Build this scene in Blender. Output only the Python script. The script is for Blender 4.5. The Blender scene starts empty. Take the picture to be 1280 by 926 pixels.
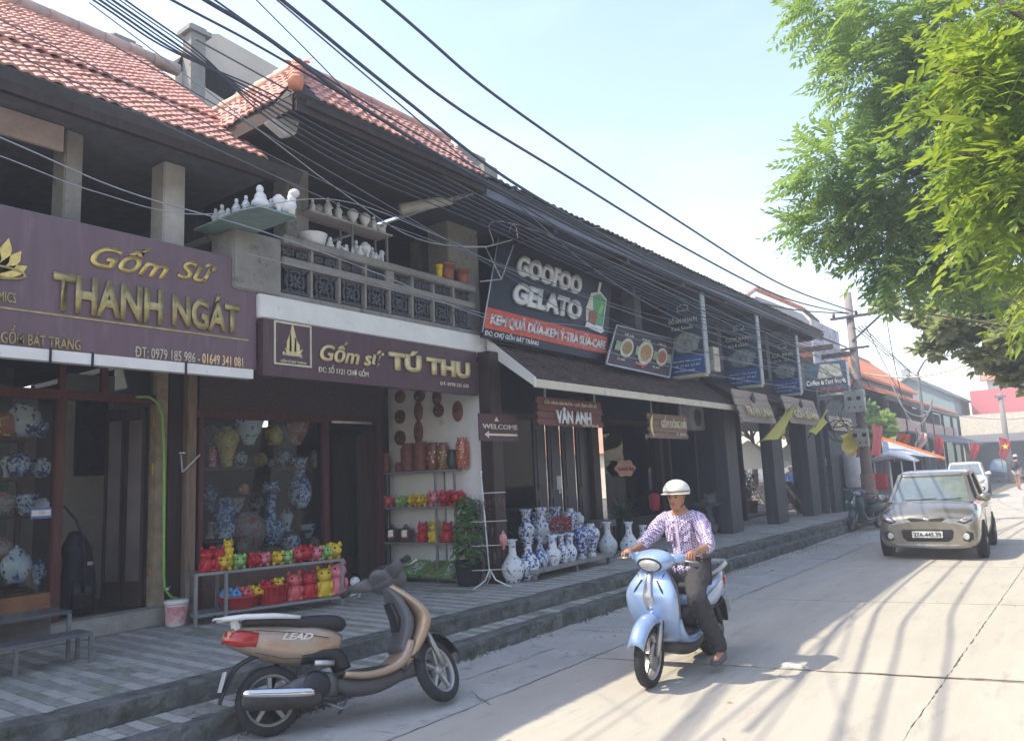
import bpy, bmesh, math, random
from mathutils import Vector, Matrix, noise
S = bpy.context.scene
R = random.Random(7)
rad = math.radians
# ---------------------------------------------------------------- camera
FPX, PITCH, YAW, ROLL, EYE = 940.0, rad(8.045), rad(36.587), rad(2.6), 1.75
_f = Vector((-math.sin(YAW)*math.cos(PITCH), math.cos(YAW)*math.cos(PITCH), math.sin(PITCH)))
_r0 = Vector((math.cos(YAW), math.sin(YAW), 0)); _u0 = _r0.cross(_f)
_r = _r0*math.cos(ROLL) - _u0*math.sin(ROLL)
_u = _u0*math.cos(ROLL) + _r0*math.sin(ROLL)
cam = bpy.data.cameras.new('camera'); camo = bpy.data.objects.new('camera', cam)
S.collection.objects.link(camo); S.camera = camo
cam.sensor_width = 36; cam.lens = FPX/1280*36; cam.clip_end = 3000; cam.clip_start = 0.05
camo.matrix_world = Matrix(((_r.x, _u.x, -_f.x, 0), (_r.y, _u.y, -_f.y, 0), (_r.z, _u.z, -_f.z, EYE), (0, 0, 0, 1)))
# measuring helpers: a direction of sight meets a real plane of the street
CP = Vector((0, 0, EYE))
def ray(px, py): return _f*FPX + _r*(px-640) + _u*(463-py)
def PX(px, py, x):
    d = ray(px, py); return CP + d*(x/d.x)
def PY(px, py, y):
    d = ray(px, py); return CP + d*(y/d.y)
def PZ(px, py, z=0.0):
    d = ray(px, py); return CP + d*((z-EYE)/d.z)
# ---------------------------------------------------------------- world and sun
SUN = Vector((-.60, -.50, 1.0)).normalized()
W = bpy.data.worlds.new("World"); S.world = W; W.use_nodes = True
nt = W.node_tree; bg = nt.nodes['Background']
sky = nt.nodes.new('ShaderNodeTexSky'); sky.sky_type = 'NISHITA'; sky.sun_disc = False
sky.sun_elevation = math.asin(SUN.z); sky.sun_rotation = math.atan2(SUN.x, SUN.y)
sky.air_density = 1.3; sky.dust_density = 1.0; sky.ozone_density = 1.6; sky.altitude = 0
tint = nt.nodes.new('ShaderNodeMix'); tint.data_type = 'RGBA'; tint.blend_type = 'MULTIPLY'; tint.inputs[0].default_value = 1; tint.inputs[7].default_value = (.90, .755, .77, 1)
wc = nt.nodes.new('ShaderNodeTexCoord'); wm = nt.nodes.new('ShaderNodeMapping'); wm.inputs['Scale'].default_value = (1.2, 3.2, 5); wm.inputs['Rotation'].default_value = (0, .3, .6)
wn = nt.nodes.new('ShaderNodeTexNoise'); wn.inputs['Scale'].default_value = 1.6; wn.inputs['Detail'].default_value = 7; wr = nt.nodes.new('ShaderNodeValToRGB')
wr.color_ramp.elements[0].position = .45; wr.color_ramp.elements[0].color = (.88, .77, .745, 1); wr.color_ramp.elements[1].position = .75; wr.color_ramp.elements[1].color = (1.10, .91, .82, 1)
nt.links.new(wc.outputs['Generated'], wm.inputs[0]); nt.links.new(wm.outputs[0], wn.inputs[0]); nt.links.new(wn.outputs[0], wr.inputs[0]); nt.links.new(wr.outputs[0], tint.inputs[7])
nt.links.new(sky.outputs[0], tint.inputs[6]); nt.links.new(tint.outputs[2], bg.inputs[0]); bg.inputs[1].default_value = 0.15
sl = bpy.data.lights.new('sun', 'SUN'); sl.energy = 2.0; sl.angle = rad(0.5); sl.color = (1, .90, .70)
so = bpy.data.objects.new('sun', sl); S.collection.objects.link(so)
so.rotation_euler = SUN.to_track_quat('Z', 'Y').to_euler(); so.location = (0, 0, 30)
S.view_settings.view_transform = 'Standard'; S.view_settings.look = 'None'
S.view_settings.exposure = 1.82; S.view_settings.gamma = 1
S.cycles.max_bounces = 6; S.cycles.transparent_max_bounces = 12
S.cycles.diffuse_bounces = 3; S.cycles.glossy_bounces = 3; S.cycles.transmission_bounces = 3
S.cycles.volume_bounces = 0
# ---------------------------------------------------------------- materials
MC = {}
def M(name, col, rough=.6, metal=0, var=.18, scale=6, bump=.15, bscale=None, col2=None, spec=.4, stretch=None, trans=0, coat=0, speck=None):
    """base colour broken up by noise of the thing's own stains, with fine relief"""
    if name in MC: return MC[name]
    m = bpy.data.materials.new(name); m.use_nodes = True; MC[name] = m
    n = m.node_tree.nodes; L = m.node_tree.links; b = n['Principled BSDF']
    b.inputs['Roughness'].default_value = rough; b.inputs['Metallic'].default_value = metal
    b.inputs['Specular IOR Level'].default_value = spec
    if coat: b.inputs['Coat Weight'].default_value = coat; b.inputs['Coat Roughness'].default_value = .08
    tc = n.new('ShaderNodeTexCoord'); mp = n.new('ShaderNodeMapping'); L.new(tc.outputs['Object'], mp.inputs[0])
    if stretch: mp.inputs['Scale'].default_value = stretch
    nz = n.new('ShaderNodeTexNoise'); nz.inputs['Scale'].default_value = scale; nz.inputs['Detail'].default_value = 6; nz.inputs['Roughness'].default_value = .65
    L.new(mp.outputs[0], nz.inputs['Vector'])
    rp = n.new('ShaderNodeValToRGB'); L.new(nz.outputs[0], rp.inputs[0])
    c2 = col2 or tuple(min(1, c*(1+var)) for c in col); c1 = col if col2 else tuple(c*(1-var) for c in col)
    rp.color_ramp.elements[0].position = .3; rp.color_ramp.elements[0].color = (*c1, 1)
    rp.color_ramp.elements[1].position = .7; rp.color_ramp.elements[1].color = (*c2, 1)
    out = rp.outputs[0]
    if speck:
        s2 = n.new('ShaderNodeTexNoise'); s2.inputs['Scale'].default_value = speck[1]; s2.inputs['Detail'].default_value = 4; s2.inputs['Roughness'].default_value = .7
        L.new(mp.outputs[0], s2.inputs['Vector'])
        r2 = n.new('ShaderNodeValToRGB'); L.new(s2.outputs[0], r2.inputs[0]); r2.color_ramp.elements[0].position = speck[2]; r2.color_ramp.elements[1].position = min(1, speck[2]+speck[3])
        mx = n.new('ShaderNodeMix'); mx.data_type = 'RGBA'; L.new(r2.outputs[0], mx.inputs[0]); L.new(out, mx.inputs[6]); mx.inputs[7].default_value = (*speck[0], 1)
        out = mx.outputs[2]
    L.new(out, b.inputs['Base Color'])
    if bump:
        n3 = n.new('ShaderNodeTexNoise'); n3.inputs['Scale'].default_value = bscale or scale*6; n3.inputs['Detail'].default_value = 5
        L.new(mp.outputs[0], n3.inputs['Vector'])
        bp = n.new('ShaderNodeBump'); bp.inputs['Strength'].default_value = bump; bp.inputs['Distance'].default_value = .02
        L.new(n3.outputs[0], bp.inputs['Height']); L.new(bp.outputs[0], b.inputs['Normal'])
    return m
def leafmat(name, col, col2, tcol, tw=.45, scale=1.5):
    if name in MC: return MC[name]
    m = bpy.data.materials.new(name); m.use_nodes = True; MC[name] = m
    n = m.node_tree.nodes; L = m.node_tree.links; b = n['Principled BSDF']; o = n['Material Output']
    b.inputs['Roughness'].default_value = .45
    tc = n.new('ShaderNodeNewGeometry'); nz = n.new('ShaderNodeTexNoise'); nz.inputs['Scale'].default_value = scale; nz.inputs['Detail'].default_value = 5
    L.new(tc.outputs['Position'], nz.inputs['Vector'])
    rp = n.new('ShaderNodeValToRGB'); L.new(nz.outputs[0], rp.inputs[0])
    rp.color_ramp.elements[0].position = .35; rp.color_ramp.elements[0].color = (*col, 1)
    rp.color_ramp.elements[1].position = .65; rp.color_ramp.elements[1].color = (*col2, 1)
    L.new(rp.outputs[0], b.inputs['Base Color'])
    t = n.new('ShaderNodeBsdfTranslucent'); t.inputs[0].default_value = (*tcol, 1)
    mx = n.new('ShaderNodeMixShader'); mx.inputs[0].default_value = tw
    L.new(b.outputs[0], mx.inputs[1]); L.new(t.outputs[0], mx.inputs[2]); L.new(mx.outputs[0], o.inputs[0])
    return m
def glassmat(name='window_glass', tint=(.85, .9, .92), refl=0.0, rough=.02):
    if name in MC: return MC[name]
    m = bpy.data.materials.new(name); m.use_nodes = True; MC[name] = m
    n = m.node_tree.nodes; L = m.node_tree.links; n.remove(n['Principled BSDF']); o = n['Material Output']
    t = n.new('ShaderNodeBsdfTransparent'); t.inputs[0].default_value = (*tint, 1)
    g = n.new('ShaderNodeBsdfGlossy'); g.inputs['Roughness'].default_value = rough
    f = n.new('ShaderNodeFresnel'); f.inputs[0].default_value = 1.30
    a = n.new('ShaderNodeMath'); a.operation = 'ADD'; a.inputs[1].default_value = refl; L.new(f.outputs[0], a.inputs[0])
    mx = n.new('ShaderNodeMixShader'); L.new(a.outputs[0], mx.inputs[0]); L.new(t.outputs[0], mx.inputs[1]); L.new(g.outputs[0], mx.inputs[2])
    L.new(mx.outputs[0], o.inputs[0]); return m
def vasemat(name, base=(.72, .74, .74), ink=(.025, .07, .27), thr=.56, scale=9, ink2=None, band=True):
    """glazed porcelain with brushed floral ink"""
    if name in MC: return MC[name]
    m = bpy.data.materials.new(name); m.use_nodes = True; MC[name] = m
    n = m.node_tree.nodes; L = m.node_tree.links; b = n['Principled BSDF']
    b.inputs['Roughness'].default_value = .15
    tc = n.new('ShaderNodeTexCoord')
    w = n.new('ShaderNodeTexNoise'); w.inputs['Scale'].default_value = scale; w.inputs['Detail'].default_value = 3; w.inputs['Distortion'].default_value = 1.6
    L.new(tc.outputs['Object'], w.inputs['Vector'])
    r1 = n.new('ShaderNodeValToRGB'); L.new(w.outputs[0], r1.inputs[0]); r1.color_ramp.elements[0].position = thr; r1.color_ramp.elements[1].position = thr+.05
    mx = n.new('ShaderNodeMix'); mx.data_type = 'RGBA'; L.new(r1.outputs[0], mx.inputs[0]); mx.inputs[6].default_value = (*base, 1); mx.inputs[7].default_value = (*ink, 1)
    out = mx.outputs[2]
    v = n.new('ShaderNodeTexVoronoi'); v.inputs['Scale'].default_value = scale*1.1; L.new(tc.outputs['Object'], v.inputs['Vector'])
    r3 = n.new('ShaderNodeValToRGB'); L.new(v.outputs['Distance'], r3.inputs[0]); r3.color_ramp.elements[0].position = .18; r3.color_ramp.elements[0].color = (1, 1, 1, 1); r3.color_ramp.elements[1].position = .25; r3.color_ramp.elements[1].color = (0, 0, 0, 1)
    m3 = n.new('ShaderNodeMix'); m3.data_type = 'RGBA'; L.new(r3.outputs[0], m3.inputs[0]); L.new(out, m3.inputs[6]); m3.inputs[7].default_value = (*(ink2 or tuple(min(1, c*2.2+.02) for c in ink)), 1)
    out = m3.outputs[2]
    L.new(out, b.inputs['Base Color']); return m
def shirtmat():
    m = bpy.data.materials.new('checked_shirt_cotton'); m.use_nodes = True
    n = m.node_tree.nodes; L = m.node_tree.links; b = n['Principled BSDF']; b.inputs['Roughness'].default_value = .85
    tc = n.new('ShaderNodeTexCoord'); ch = n.new('ShaderNodeTexChecker'); ch.inputs['Scale'].default_value = 62
    ch.inputs[1].default_value = (.70, .62, .76, 1); ch.inputs[2].default_value = (.15, .10, .27, 1)
    mp = n.new('ShaderNodeMapping'); mp.inputs['Rotation'].default_value = (.3, .5, .2); L.new(tc.outputs['Object'], mp.inputs[0]); L.new(mp.outputs[0], ch.inputs[0])
    L.new(ch.outputs[0], b.inputs['Base Color'])
    nz = n.new('ShaderNodeTexNoise'); nz.inputs['Scale'].default_value = 12; L.new(tc.outputs['Object'], nz.inputs[0])
    bp = n.new('ShaderNodeBump'); bp.inputs['Strength'].default_value = .8; bp.inputs['Distance'].default_value = .04; L.new(nz.outputs[0], bp.inputs['Height']); L.new(bp.outputs[0], b.inputs['Normal'])
    return m
# ---------------------------------------------------------------- geometry kit
class MB:
    def __init__(s): s.v = []; s.f = []; s.mi = []; s.sm = []; s.k = 0; s.smooth = False
    def add(s, vs, fs, smooth=None):
        o = len(s.v); s.v += [tuple(v) for v in vs]
        for f in fs: s.f.append([i+o for i in f]); s.mi.append(s.k); s.sm.append(s.smooth if smooth is None else smooth)
        return s
    def box(s, lo, hi):
        x0, y0, z0 = [min(a, b) for a, b in zip(lo, hi)]; x1, y1, z1 = [max(a, b) for a, b in zip(lo, hi)]
        return s.add([(x0,y0,z0),(x1,y0,z0),(x1,y1,z0),(x0,y1,z0),(x0,y0,z1),(x1,y0,z1),(x1,y1,z1),(x0,y1,z1)],
                     [(3,2,1,0),(4,5,6,7),(0,1,5,4),(1,2,6,5),(2,3,7,6),(3,0,4,7)], False)
    def slab(s, quad, t):
        """quad of four corners given thickness t along -normal"""
        q = [Vector(p) for p in quad]; n = (q[1]-q[0]).cross(q[2]-q[0]).normalized()*t; k = len(q)
        return s.add(q+[p-n for p in q], [tuple(range(k)), tuple(range(2*k-1, k-1, -1))]+[(i, i+k, (i+1) % k+k, (i+1) % k) for i in range(k)], False)
    def bar(s, a, b, w, h=None, up=(0, 0, 1)):
        a, b = Vector(a), Vector(b); h = h or w; d = (b-a).normalized(); u = Vector(up)
        if abs(d.dot(u)) > .98: u = Vector((0, 1, 0))
        x = d.cross(u).normalized()*w/2; y = x.cross(d).normalized()*h/2
        vs = [a-x-y, a+x-y, a+x+y, a-x+y, b-x-y, b+x-y, b+x+y, b-x+y]
        return s.add(vs, [(3,2,1,0),(4,5,6,7),(0,1,5,4),(1,2,6,5),(2,3,7,6),(3,0,4,7)], False)
    def tube(s, pts, r, n=8, cap=True, smooth=True):
        pts = [Vector(p) for p in pts]; m = len(pts)
        rr = r if isinstance(r, (list, tuple)) else [r]*m; vs = []; fs = []
        u = None
        for i, p in enumerate(pts):
            t = (pts[min(i+1, m-1)]-pts[max(i-1, 0)])
            if t.length < 1e-9: t = Vector((0, 0, 1))
            t.normalize()
            if u is None:
                u = t.orthogonal().normalized()
            else:
                u = (u-t*u.dot(t));
                u = u.normalized() if u.length > 1e-6 else t.orthogonal().normalized()
            w = t.cross(u)
            for k in range(n):
                a = 2*math.pi*k/n; vs.append(p+(u*math.cos(a)+w*math.sin(a))*rr[i])
        for i in range(m-1):
            for k in range(n): fs.append((i*n+k, i*n+(k+1) % n, (i+1)*n+(k+1) % n, (i+1)*n+k))
        if cap: fs.append(tuple(range(n-1, -1, -1))); fs.append(tuple(range((m-1)*n, m*n)))
        return s.add(vs, fs, smooth)
    def lathe(s, prof, c=(0, 0, 0), n=20, smooth=True, axis='z', cap=True, sx=1, sy=1):
        vs = []; fs = []; m = len(prof)
        for r, z in prof:
            for k in range(n):
                a = 2*math.pi*k/n; x, y = r*math.cos(a)*sx, r*math.sin(a)*sy
                p = (x, y, z) if axis == 'z' else ((z, x, y) if axis == 'x' else (x, z, y))
                vs.append((c[0]+p[0], c[1]+p[1], c[2]+p[2]))
        for i in range(m-1):
            for k in range(n): fs.append((i*n+k, i*n+(k+1) % n, (i+1)*n+(k+1) % n, (i+1)*n+k))
        if cap:
            if prof[0][0] > 1e-4: fs.append(tuple(range(n-1, -1, -1)))
            if prof[-1][0] > 1e-4: fs.append(tuple(range((m-1)*n, m*n)))
        return s.add(vs, fs, smooth)
    def ball(s, c, r, n=12, m=7, rot=None):
        if not isinstance(r, (tuple, list)): r = (r, r, r)
        vs = []; fs = []
        for i in range(m+1):
            t = math.pi*i/m
            for k in range(n):
                a = 2*math.pi*k/n; p = Vector((r[0]*math.sin(t)*math.cos(a), r[1]*math.sin(t)*math.sin(a), -r[2]*math.cos(t)))
                if rot: p = rot @ p
                vs.append(p+Vector(c))
        for i in range(m):
            for k in range(n): fs.append((i*n+k, i*n+(k+1) % n, (i+1)*n+(k+1) % n, (i+1)*n+k))
        return s.add(vs, fs, True)
    def loft(s, secs, n=16, side=(0, 1, 0), p=2.5, cap=True):
        """secs: (centre, half width, half height, [power]); width runs along side"""
        sd = Vector(side); vs = []; fs = []
        if len(secs) > 3:      # ease the sections into one another
            V5 = [tuple(c[0])+(c[1], c[2], c[3] if len(c) > 3 else p) for c in secs]; o = []
            for i in range(len(V5)-1):
                a0, a1, a2, a3 = V5[max(0, i-1)], V5[i], V5[i+1], V5[min(len(V5)-1, i+2)]
                for k in range(3):
                    t = k/3; o.append([.5*(2*q1+(q2-q0)*t+(2*q0-5*q1+4*q2-q3)*t*t+(3*q1-q0-3*q2+q3)*t**3) for q0, q1, q2, q3 in zip(a0, a1, a2, a3)])
            o.append(V5[-1]); secs = [((c[0], c[1], c[2]), max(.0008, c[3]), max(.0008, c[4]), c[5]) for c in o]
        m = len(secs)
        for i, sc in enumerate(secs):
            c = Vector(sc[0]); t = Vector(secs[min(i+1, m-1)][0])-Vector(secs[max(i-1, 0)][0]); t.normalize()
            up = (t.cross(sd)).normalized(); q = sc[3] if len(sc) > 3 else p
            for k in range(n):
                a = 2*math.pi*(k+.5)/n; ca, sa = math.cos(a), math.sin(a)
                x = math.copysign(abs(ca)**(2/q), ca)*sc[1]; y = math.copysign(abs(sa)**(2/q), sa)*sc[2]
                vs.append(c+sd*x+up*y)
        for i in range(m-1):
            for k in range(n): fs.append((i*n+k, i*n+(k+1) % n, (i+1)*n+(k+1) % n, (i+1)*n+k))
        if cap: fs.append(tuple(range(n-1, -1, -1))); fs.append(tuple(range((m-1)*n, m*n)))
        return s.add(vs, fs, True)
    def plate(s, outline, w0, w1, axis='y'):
        """2D outline (x,z) given thickness from y=w0 to y=w1"""
        k = len(outline)
        mk = (lambda a, b, w: (a, w, b)) if axis == 'y' else ((lambda a, b, w: (w, a, b)) if axis == 'x' else (lambda a, b, w: (a, b, w)))
        vs = [mk(a, b, w0) for a, b in outline]+[mk(a, b, w1) for a, b in outline]
        return s.add(vs, [tuple(range(k)), tuple(range(2*k-1, k-1, -1))]+[(i, i+k, (i+1) % k+k, (i+1) % k) for i in range(k)], False)
    def grid(s, rows, smooth=True, close=False):
        m, n = len(rows), len(rows[0]); vs = [p for r in rows for p in r]; fs = []
        for i in range(m-1):
            for j in range(n if close else n-1): fs.append((i*n+j, i*n+(j+1) % n, (i+1)*n+(j+1) % n, (i+1)*n+j))
        return s.add(vs, fs, smooth)
    def mesh(s, name, mats, off=None):
        me = bpy.data.meshes.new(name)
        vs = s.v if off is None else [(v[0]-off[0], v[1]-off[1], v[2]-off[2]) for v in s.v]
        me.from_pydata(vs, [], s.f)
        if not isinstance(mats, (list, tuple)): mats = [mats]
        for m in mats: me.materials.append(m)
        me.polygons.foreach_set('material_index', s.mi); me.polygons.foreach_set('use_smooth', s.sm)
        bm = bmesh.new(); bm.from_mesh(me); bmesh.ops.recalc_face_normals(bm, faces=bm.faces); bm.to_mesh(me); bm.free()
        me.update(); return me
ROOT = {}
def thing(name, label, cat, loc=(0, 0, 0), rz=0, group=None, kind=None):
    o = bpy.data.objects.new(name, None); S.collection.objects.link(o); o.location = loc; o.rotation_euler = (0, 0, rz)
    o.empty_display_size = .1
    tag(o, label, cat, group, kind); return o
def tag(o, label=None, cat=None, group=None, kind=None):
    if label: o['label'] = label
    if cat: o['category'] = cat
    if group: o['group'] = group
    if kind: o['kind'] = kind
    return o
def _finish(me, bevel):
    if bevel:
        bm = bmesh.new(); bm.from_mesh(me)
        es = [e for e in bm.edges if len(e.link_faces) == 2 and e.calc_face_angle(0) > .6]
        bmesh.ops.bevel(bm, geom=es, offset=bevel, segments=2, affect='EDGES', clamp_overlap=True); bm.to_mesh(me); bm.free()
def part(name, mb, mats, parent, local=False, bevel=0, label=None, kind=None, subsurf=0):
    """one mesh object under parent; mb is in street coordinates unless local"""
    off = None if (local or parent is None) else worldloc(parent)
    me = mb.mesh(name, mats, off); _finish(me, bevel)
    o = bpy.data.objects.new(name, me); S.collection.objects.link(o); o.parent = parent
    if subsurf: md = o.modifiers.new('sub', 'SUBSURF'); md.levels = subsurf; md.render_levels = subsurf
    if label: o['label'] = label
    if kind: o['kind'] = kind
    return o
def worldloc(o):
    v = Vector(o.location)
    while o.parent: o = o.parent; v = v+Vector(o.location)
    return v
def solo(name, mb, mats, label, cat, loc=None, group=None, kind=None, bevel=0, rz=0):
    """a thing that is one mesh; origin at loc (or at the bottom centre of its own box)"""
    if loc is None:
        xs, ys, zs = zip(*mb.v); loc = ((min(xs)+max(xs))/2, (min(ys)+max(ys))/2, min(zs))
        me = mb.mesh(name, mats, loc)
    else: me = mb.mesh(name, mats)
    _finish(me, bevel)
    o = bpy.data.objects.new(name, me); S.collection.objects.link(o); o.location = loc; o.rotation_euler = (0, 0, rz)
    return tag(o, label, cat, group, kind)
def struct(name, mb, mats, parent=None, bevel=0):
    o = part(name, mb, mats, parent, bevel=bevel)
    if parent is None: o['kind'] = 'structure'
    return o
def copy_tree(o, parent=None):
    c = o.copy(); S.collection.objects.link(c)
    if parent is not None: c.parent = parent
    for ch in o.children: copy_tree(ch, c)
    return c
def again(o, loc, label, rz=None, sc=None):
    c = copy_tree(o); c.location = loc; c['label'] = label
    if rz is not None: c.rotation_euler = (0, 0, rz)
    if sc: c.scale = (sc, sc, sc) if not isinstance(sc, (tuple, list)) else sc
    return c
def inst(name, me, parent, loc, rot=(0, 0, 0), sc=(1, 1, 1), label=None):
    o = bpy.data.objects.new(name, me); S.collection.objects.link(o); o.parent = parent
    o.location = loc; o.rotation_euler = rot; o.scale = sc
    if label: o['label'] = label
    return o
def text(name, s, m, parent, bl, right, up, h, w=None, depth=.008, bold=.0, shear=0, label=None, space=1.0, centre=False):
    """raised lettering whose baseline starts at bl, running along right; cap height h, fitted to width w"""
    def wid(q):
        cu = bpy.data.curves.new('x', 'FONT'); cu.body = q; cu.size = 1; cu.space_character = space; t = bpy.data.objects.new('x', cu); S.collection.objects.link(t)
        me = bpy.data.meshes.new_from_object(t.evaluated_get(bpy.context.evaluated_depsgraph_get())); bpy.data.objects.remove(t); x = max([v.co.x for v in me.vertices] or [0]); bpy.data.meshes.remove(me); return x
    bars = []
    if 'Đ' in s:
        s2 = s.replace('Đ', 'D'); bars = [wid(s2[:i]+'I')-.10 if i else 0.0 for i, ch in enumerate(s) if ch == 'Đ']; s = s2
    cu = bpy.data.curves.new(name, 'FONT'); cu.body = s; cu.size = 1; cu.offset = bold; cu.extrude = 0; cu.shear = shear; cu.space_character = space
    cu.resolution_u = 2 if h < .12 else 5
    t = bpy.data.objects.new('tmp', cu); S.collection.objects.link(t)
    dg = bpy.context.evaluated_depsgraph_get(); me = bpy.data.meshes.new_from_object(t.evaluated_get(dg)); bpy.data.objects.remove(t); bpy.data.curves.remove(cu)
    xs = [v.co.x for v in me.vertices]
    if not xs: return None
    for bx in bars:
        bm = bmesh.new(); bm.from_mesh(me); q4 = [bm.verts.new((bx+dx_, dy_, 0.003)) for dx_, dy_ in ((-.03, .32), (.24, .32), (.24, .41), (-.03, .41))]; bm.faces.new(q4); bm.to_mesh(me); bm.free()
    wx = max(xs)-min(xs); x0 = min(xs); k = h/.73; kx = (w/wx) if w else k
    right, up = Vector(right).normalized(), Vector(up).normalized(); nrm = right.cross(up); off = worldloc(parent)
    dx = -(wx*kx/2) if centre else 0
    for v in me.vertices: v.co = Vector(bl)+right*((v.co.x-x0)*kx+dx)+up*(v.co.y*k)+nrm*(v.co.z+.006)-off
    if depth > .004:
        bm = bmesh.new(); bm.from_mesh(me)
        r = bmesh.ops.extrude_face_region(bm, geom=bm.faces[:]); vv = [e for e in r['geom'] if isinstance(e, bmesh.types.BMVert)]
        bmesh.ops.translate(bm, vec=nrm*depth, verts=vv); bmesh.ops.recalc_face_normals(bm, faces=bm.faces); bm.to_mesh(me); bm.free()
    me.name = name; me.materials.clear(); me.materials.append(m)
    o = bpy.data.objects.new(name, me); S.collection.objects.link(o); o.parent = parent
    if label: o['label'] = label
    return o
YD, ZD = Vector((0, 1, 0)), Vector((0, 0, 1))
# colours met again and again
wood_dark = M('dark_brown_wood', (.035, .018, .014), .5, var=.5, scale=3, stretch=(9, 9, .6), bump=.3)
wood_red = M('red_brown_wood', (.10, .030, .025), .45, var=.35, scale=3, stretch=(9, 9, .6), bump=.2)
wood_grey = M('weathered_grey_wood', (.16, .125, .10), .8, var=.4, scale=3, stretch=(1, 1, 7), bump=.4)
conc = M('stained_concrete', (.26, .25, .23), .85, var=.3, scale=2.5, bump=.35, bscale=30, speck=((.11, .11, .10), 5, .56, .15))
conc_dark = M('dark_concrete', (.06, .062, .068), .9, var=.35, scale=2, bump=.3)  # dark concrete of slabs and roof bases, tone varied by noise
plaster = M('cream_plaster', (.42, .38, .30), .85, var=.2, scale=1.5, bump=.2)
white_paint = M('white_paint', (.78, .77, .73), .55, var=.08, scale=3, bump=.08, speck=((.42, .38, .32), 7, .62, .15))
metal_grey = M('grey_painted_metal', (.20, .21, .22), .5, .4, var=.25, scale=8)
metal_white = M('white_enamelled_metal', (.72, .73, .72), .35, .1, var=.08)
black = M('matt_black', (.012, .012, .014), .6, var=.3)
plastic_black = M('black_plastic', (.02, .021, .024), .38, var=.2, bump=.05, bscale=200)
rubber = M('tyre_rubber', (.028, .028, .03), .8, var=.3, scale=20)
chrome = M('bright_chrome', (.75, .75, .76), .12, 1, var=.03, bump=0)
alu = M('cast_aluminium', (.42, .42, .42), .35, .8, var=.15)
gold = M('gold_lettering', (.68, .50, .16), .32, .55, var=.25, scale=14, bump=0)
cream = M('cream_lettering', (.72, .66, .50), .5, var=.1, bump=0)
white_ink = M('white_lettering', (.80, .80, .80), .5, var=.05, bump=0)
glass = glassmat()
# ================================================================ ground, road, steps
soil = M('packed_soil', (.10, .09, .075), .95, var=.3, scale=1.2)
road_m = M('worn_concrete_road', (.43, .40, .345), .9, var=.10, scale=1.1, stretch=(2.4, .45, 1), bump=.25, bscale=60, speck=((.33, .30, .26), 2.6, .55, .22))
road_m2 = M('older_concrete_road', (.42, .405, .375), .92, var=.16, scale=2.0, bump=.4, bscale=40, speck=((.20, .19, .18), 4, .55, .2))
curb_m = M('mossy_rough_curb_stone', (.13, .13, .122), .95, var=.5, scale=5, bump=.9, bscale=25, speck=((.045, .06, .03), 6, .5, .2))
g = MB().add([(-600,-300,-.06),(600,-300,-.06),(600,900,-.06),(-600,900,-.06)], [(0,1,2,3)])
struct('ground', g, soil)
def jag(a, b, n, amp, rr):
    a, b = Vector(a), Vector(b); d = (b-a); nn = Vector((-d.y, d.x)).normalized()
    return [a+d*(i/n)+nn*(rr.uniform(-amp, amp) if 0 < i < n else 0) for i in range(n)]
road_bed = MB().add([(-5.7,-10,-.028),(6,-10,-.028),(6,95,-.028),(-5.7,95,-.028)], [(0,1,2,3)])
road = struct('road', road_bed, M('dark_joint_dirt', (.16, .14, .11), .95, var=.4, scale=3))
rr = random.Random(3)
def slab(x0, x1, y0, y1, m, sk=.022, cs=.22, gap=.0045, amp=.006, tilt=0, name='slab', n=10, ang=True):
    def P(x, y): return Vector((x+sk*(y-5), y+(cs*(x+1.1) if ang else 0)))
    c = [P(x0+gap, y0+gap), P(x1-gap, y0+gap), P(x1-gap, y1-gap), P(x0+gap, y1-gap)]
    out = []
    for i in range(4): out += jag(c[i], c[(i+1) % 4], n, amp, rr)
    dz = rr.uniform(-tilt, 0); k = len(out)
    tx, ty = rr.uniform(-tilt, tilt)*.4, rr.uniform(-tilt, tilt)*.4
    cx, cy = (x0+x1)/2, (y0+y1)/2
    top = [(p.x, p.y, dz-abs(tilt)*.3+tx*(p.x-cx)+ty*(p.y-cy)) for p in out]
    mb = MB(); mb.add(top+[(x, y, -.05) for x, y, z in top], [tuple(range(k))]+[(i, i+k, (i+1) % k+k, (i+1) % k) for i in range(k)], False)
    return part(name, mb, m, road)
ys = [-4, -.1, 3.45, 7.08, 10.75, 14.4, 18.0, 21.6, 25.4, 29.5, 34, 39, 45, 52, 60, 70, 82, 94]
for a, b in zip(ys, ys[1:]):
    for x0, x1 in ((-4.04, -1.12), (-1.12, 1.9), (1.9, 5.4)):
        if x0 > 0 and b > 30: continue
        slab(x0, x1, a+.022, b, road_m, n=44, amp=.007)
y = 1.2
while y < 40:
    h = rr.uniform(.8, 1.7)
    if rr.random() < .45:
        m_ = rr.uniform(-4.75, -4.4); slab(-5.28, m_, y, y+h, road_m2, amp=.03, tilt=.014, n=6); slab(m_, -4.04, y, y+h, road_m2, amp=.02, tilt=.010, n=6)
    else: slab(-5.28, -4.04, y, y+h, road_m2, amp=.03, tilt=.012, n=8)
    y += h
def filler(p0, p1, w, seed, m, z=.0035):
    """dirt and broken edges worked into a joint"""
    q = random.Random(seed); p0, p1 = Vector(p0), Vector(p1); L = (p1-p0).length; n = int(L/.05); d = (p1-p0)/n; nn = Vector((-d.y, d.x, 0)).normalized(); A, B = [], []
    for i in range(n+1):
        c = p0+d*i+nn*(.02*noise.noise(Vector((i*.16, seed, 0)))+.006*q.uniform(-1, 1)); t = w*(.25+.9*abs(noise.noise(Vector((i*.31, seed*3, 1)))))+q.uniform(0, .3)*w
        A.append((c-nn*t)+ZD0*z); B.append((c+nn*t*q.uniform(.6, 1.2))+ZD0*z)
    return part('joint_filler', MB().grid([A, B], smooth=False), m, road)
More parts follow.
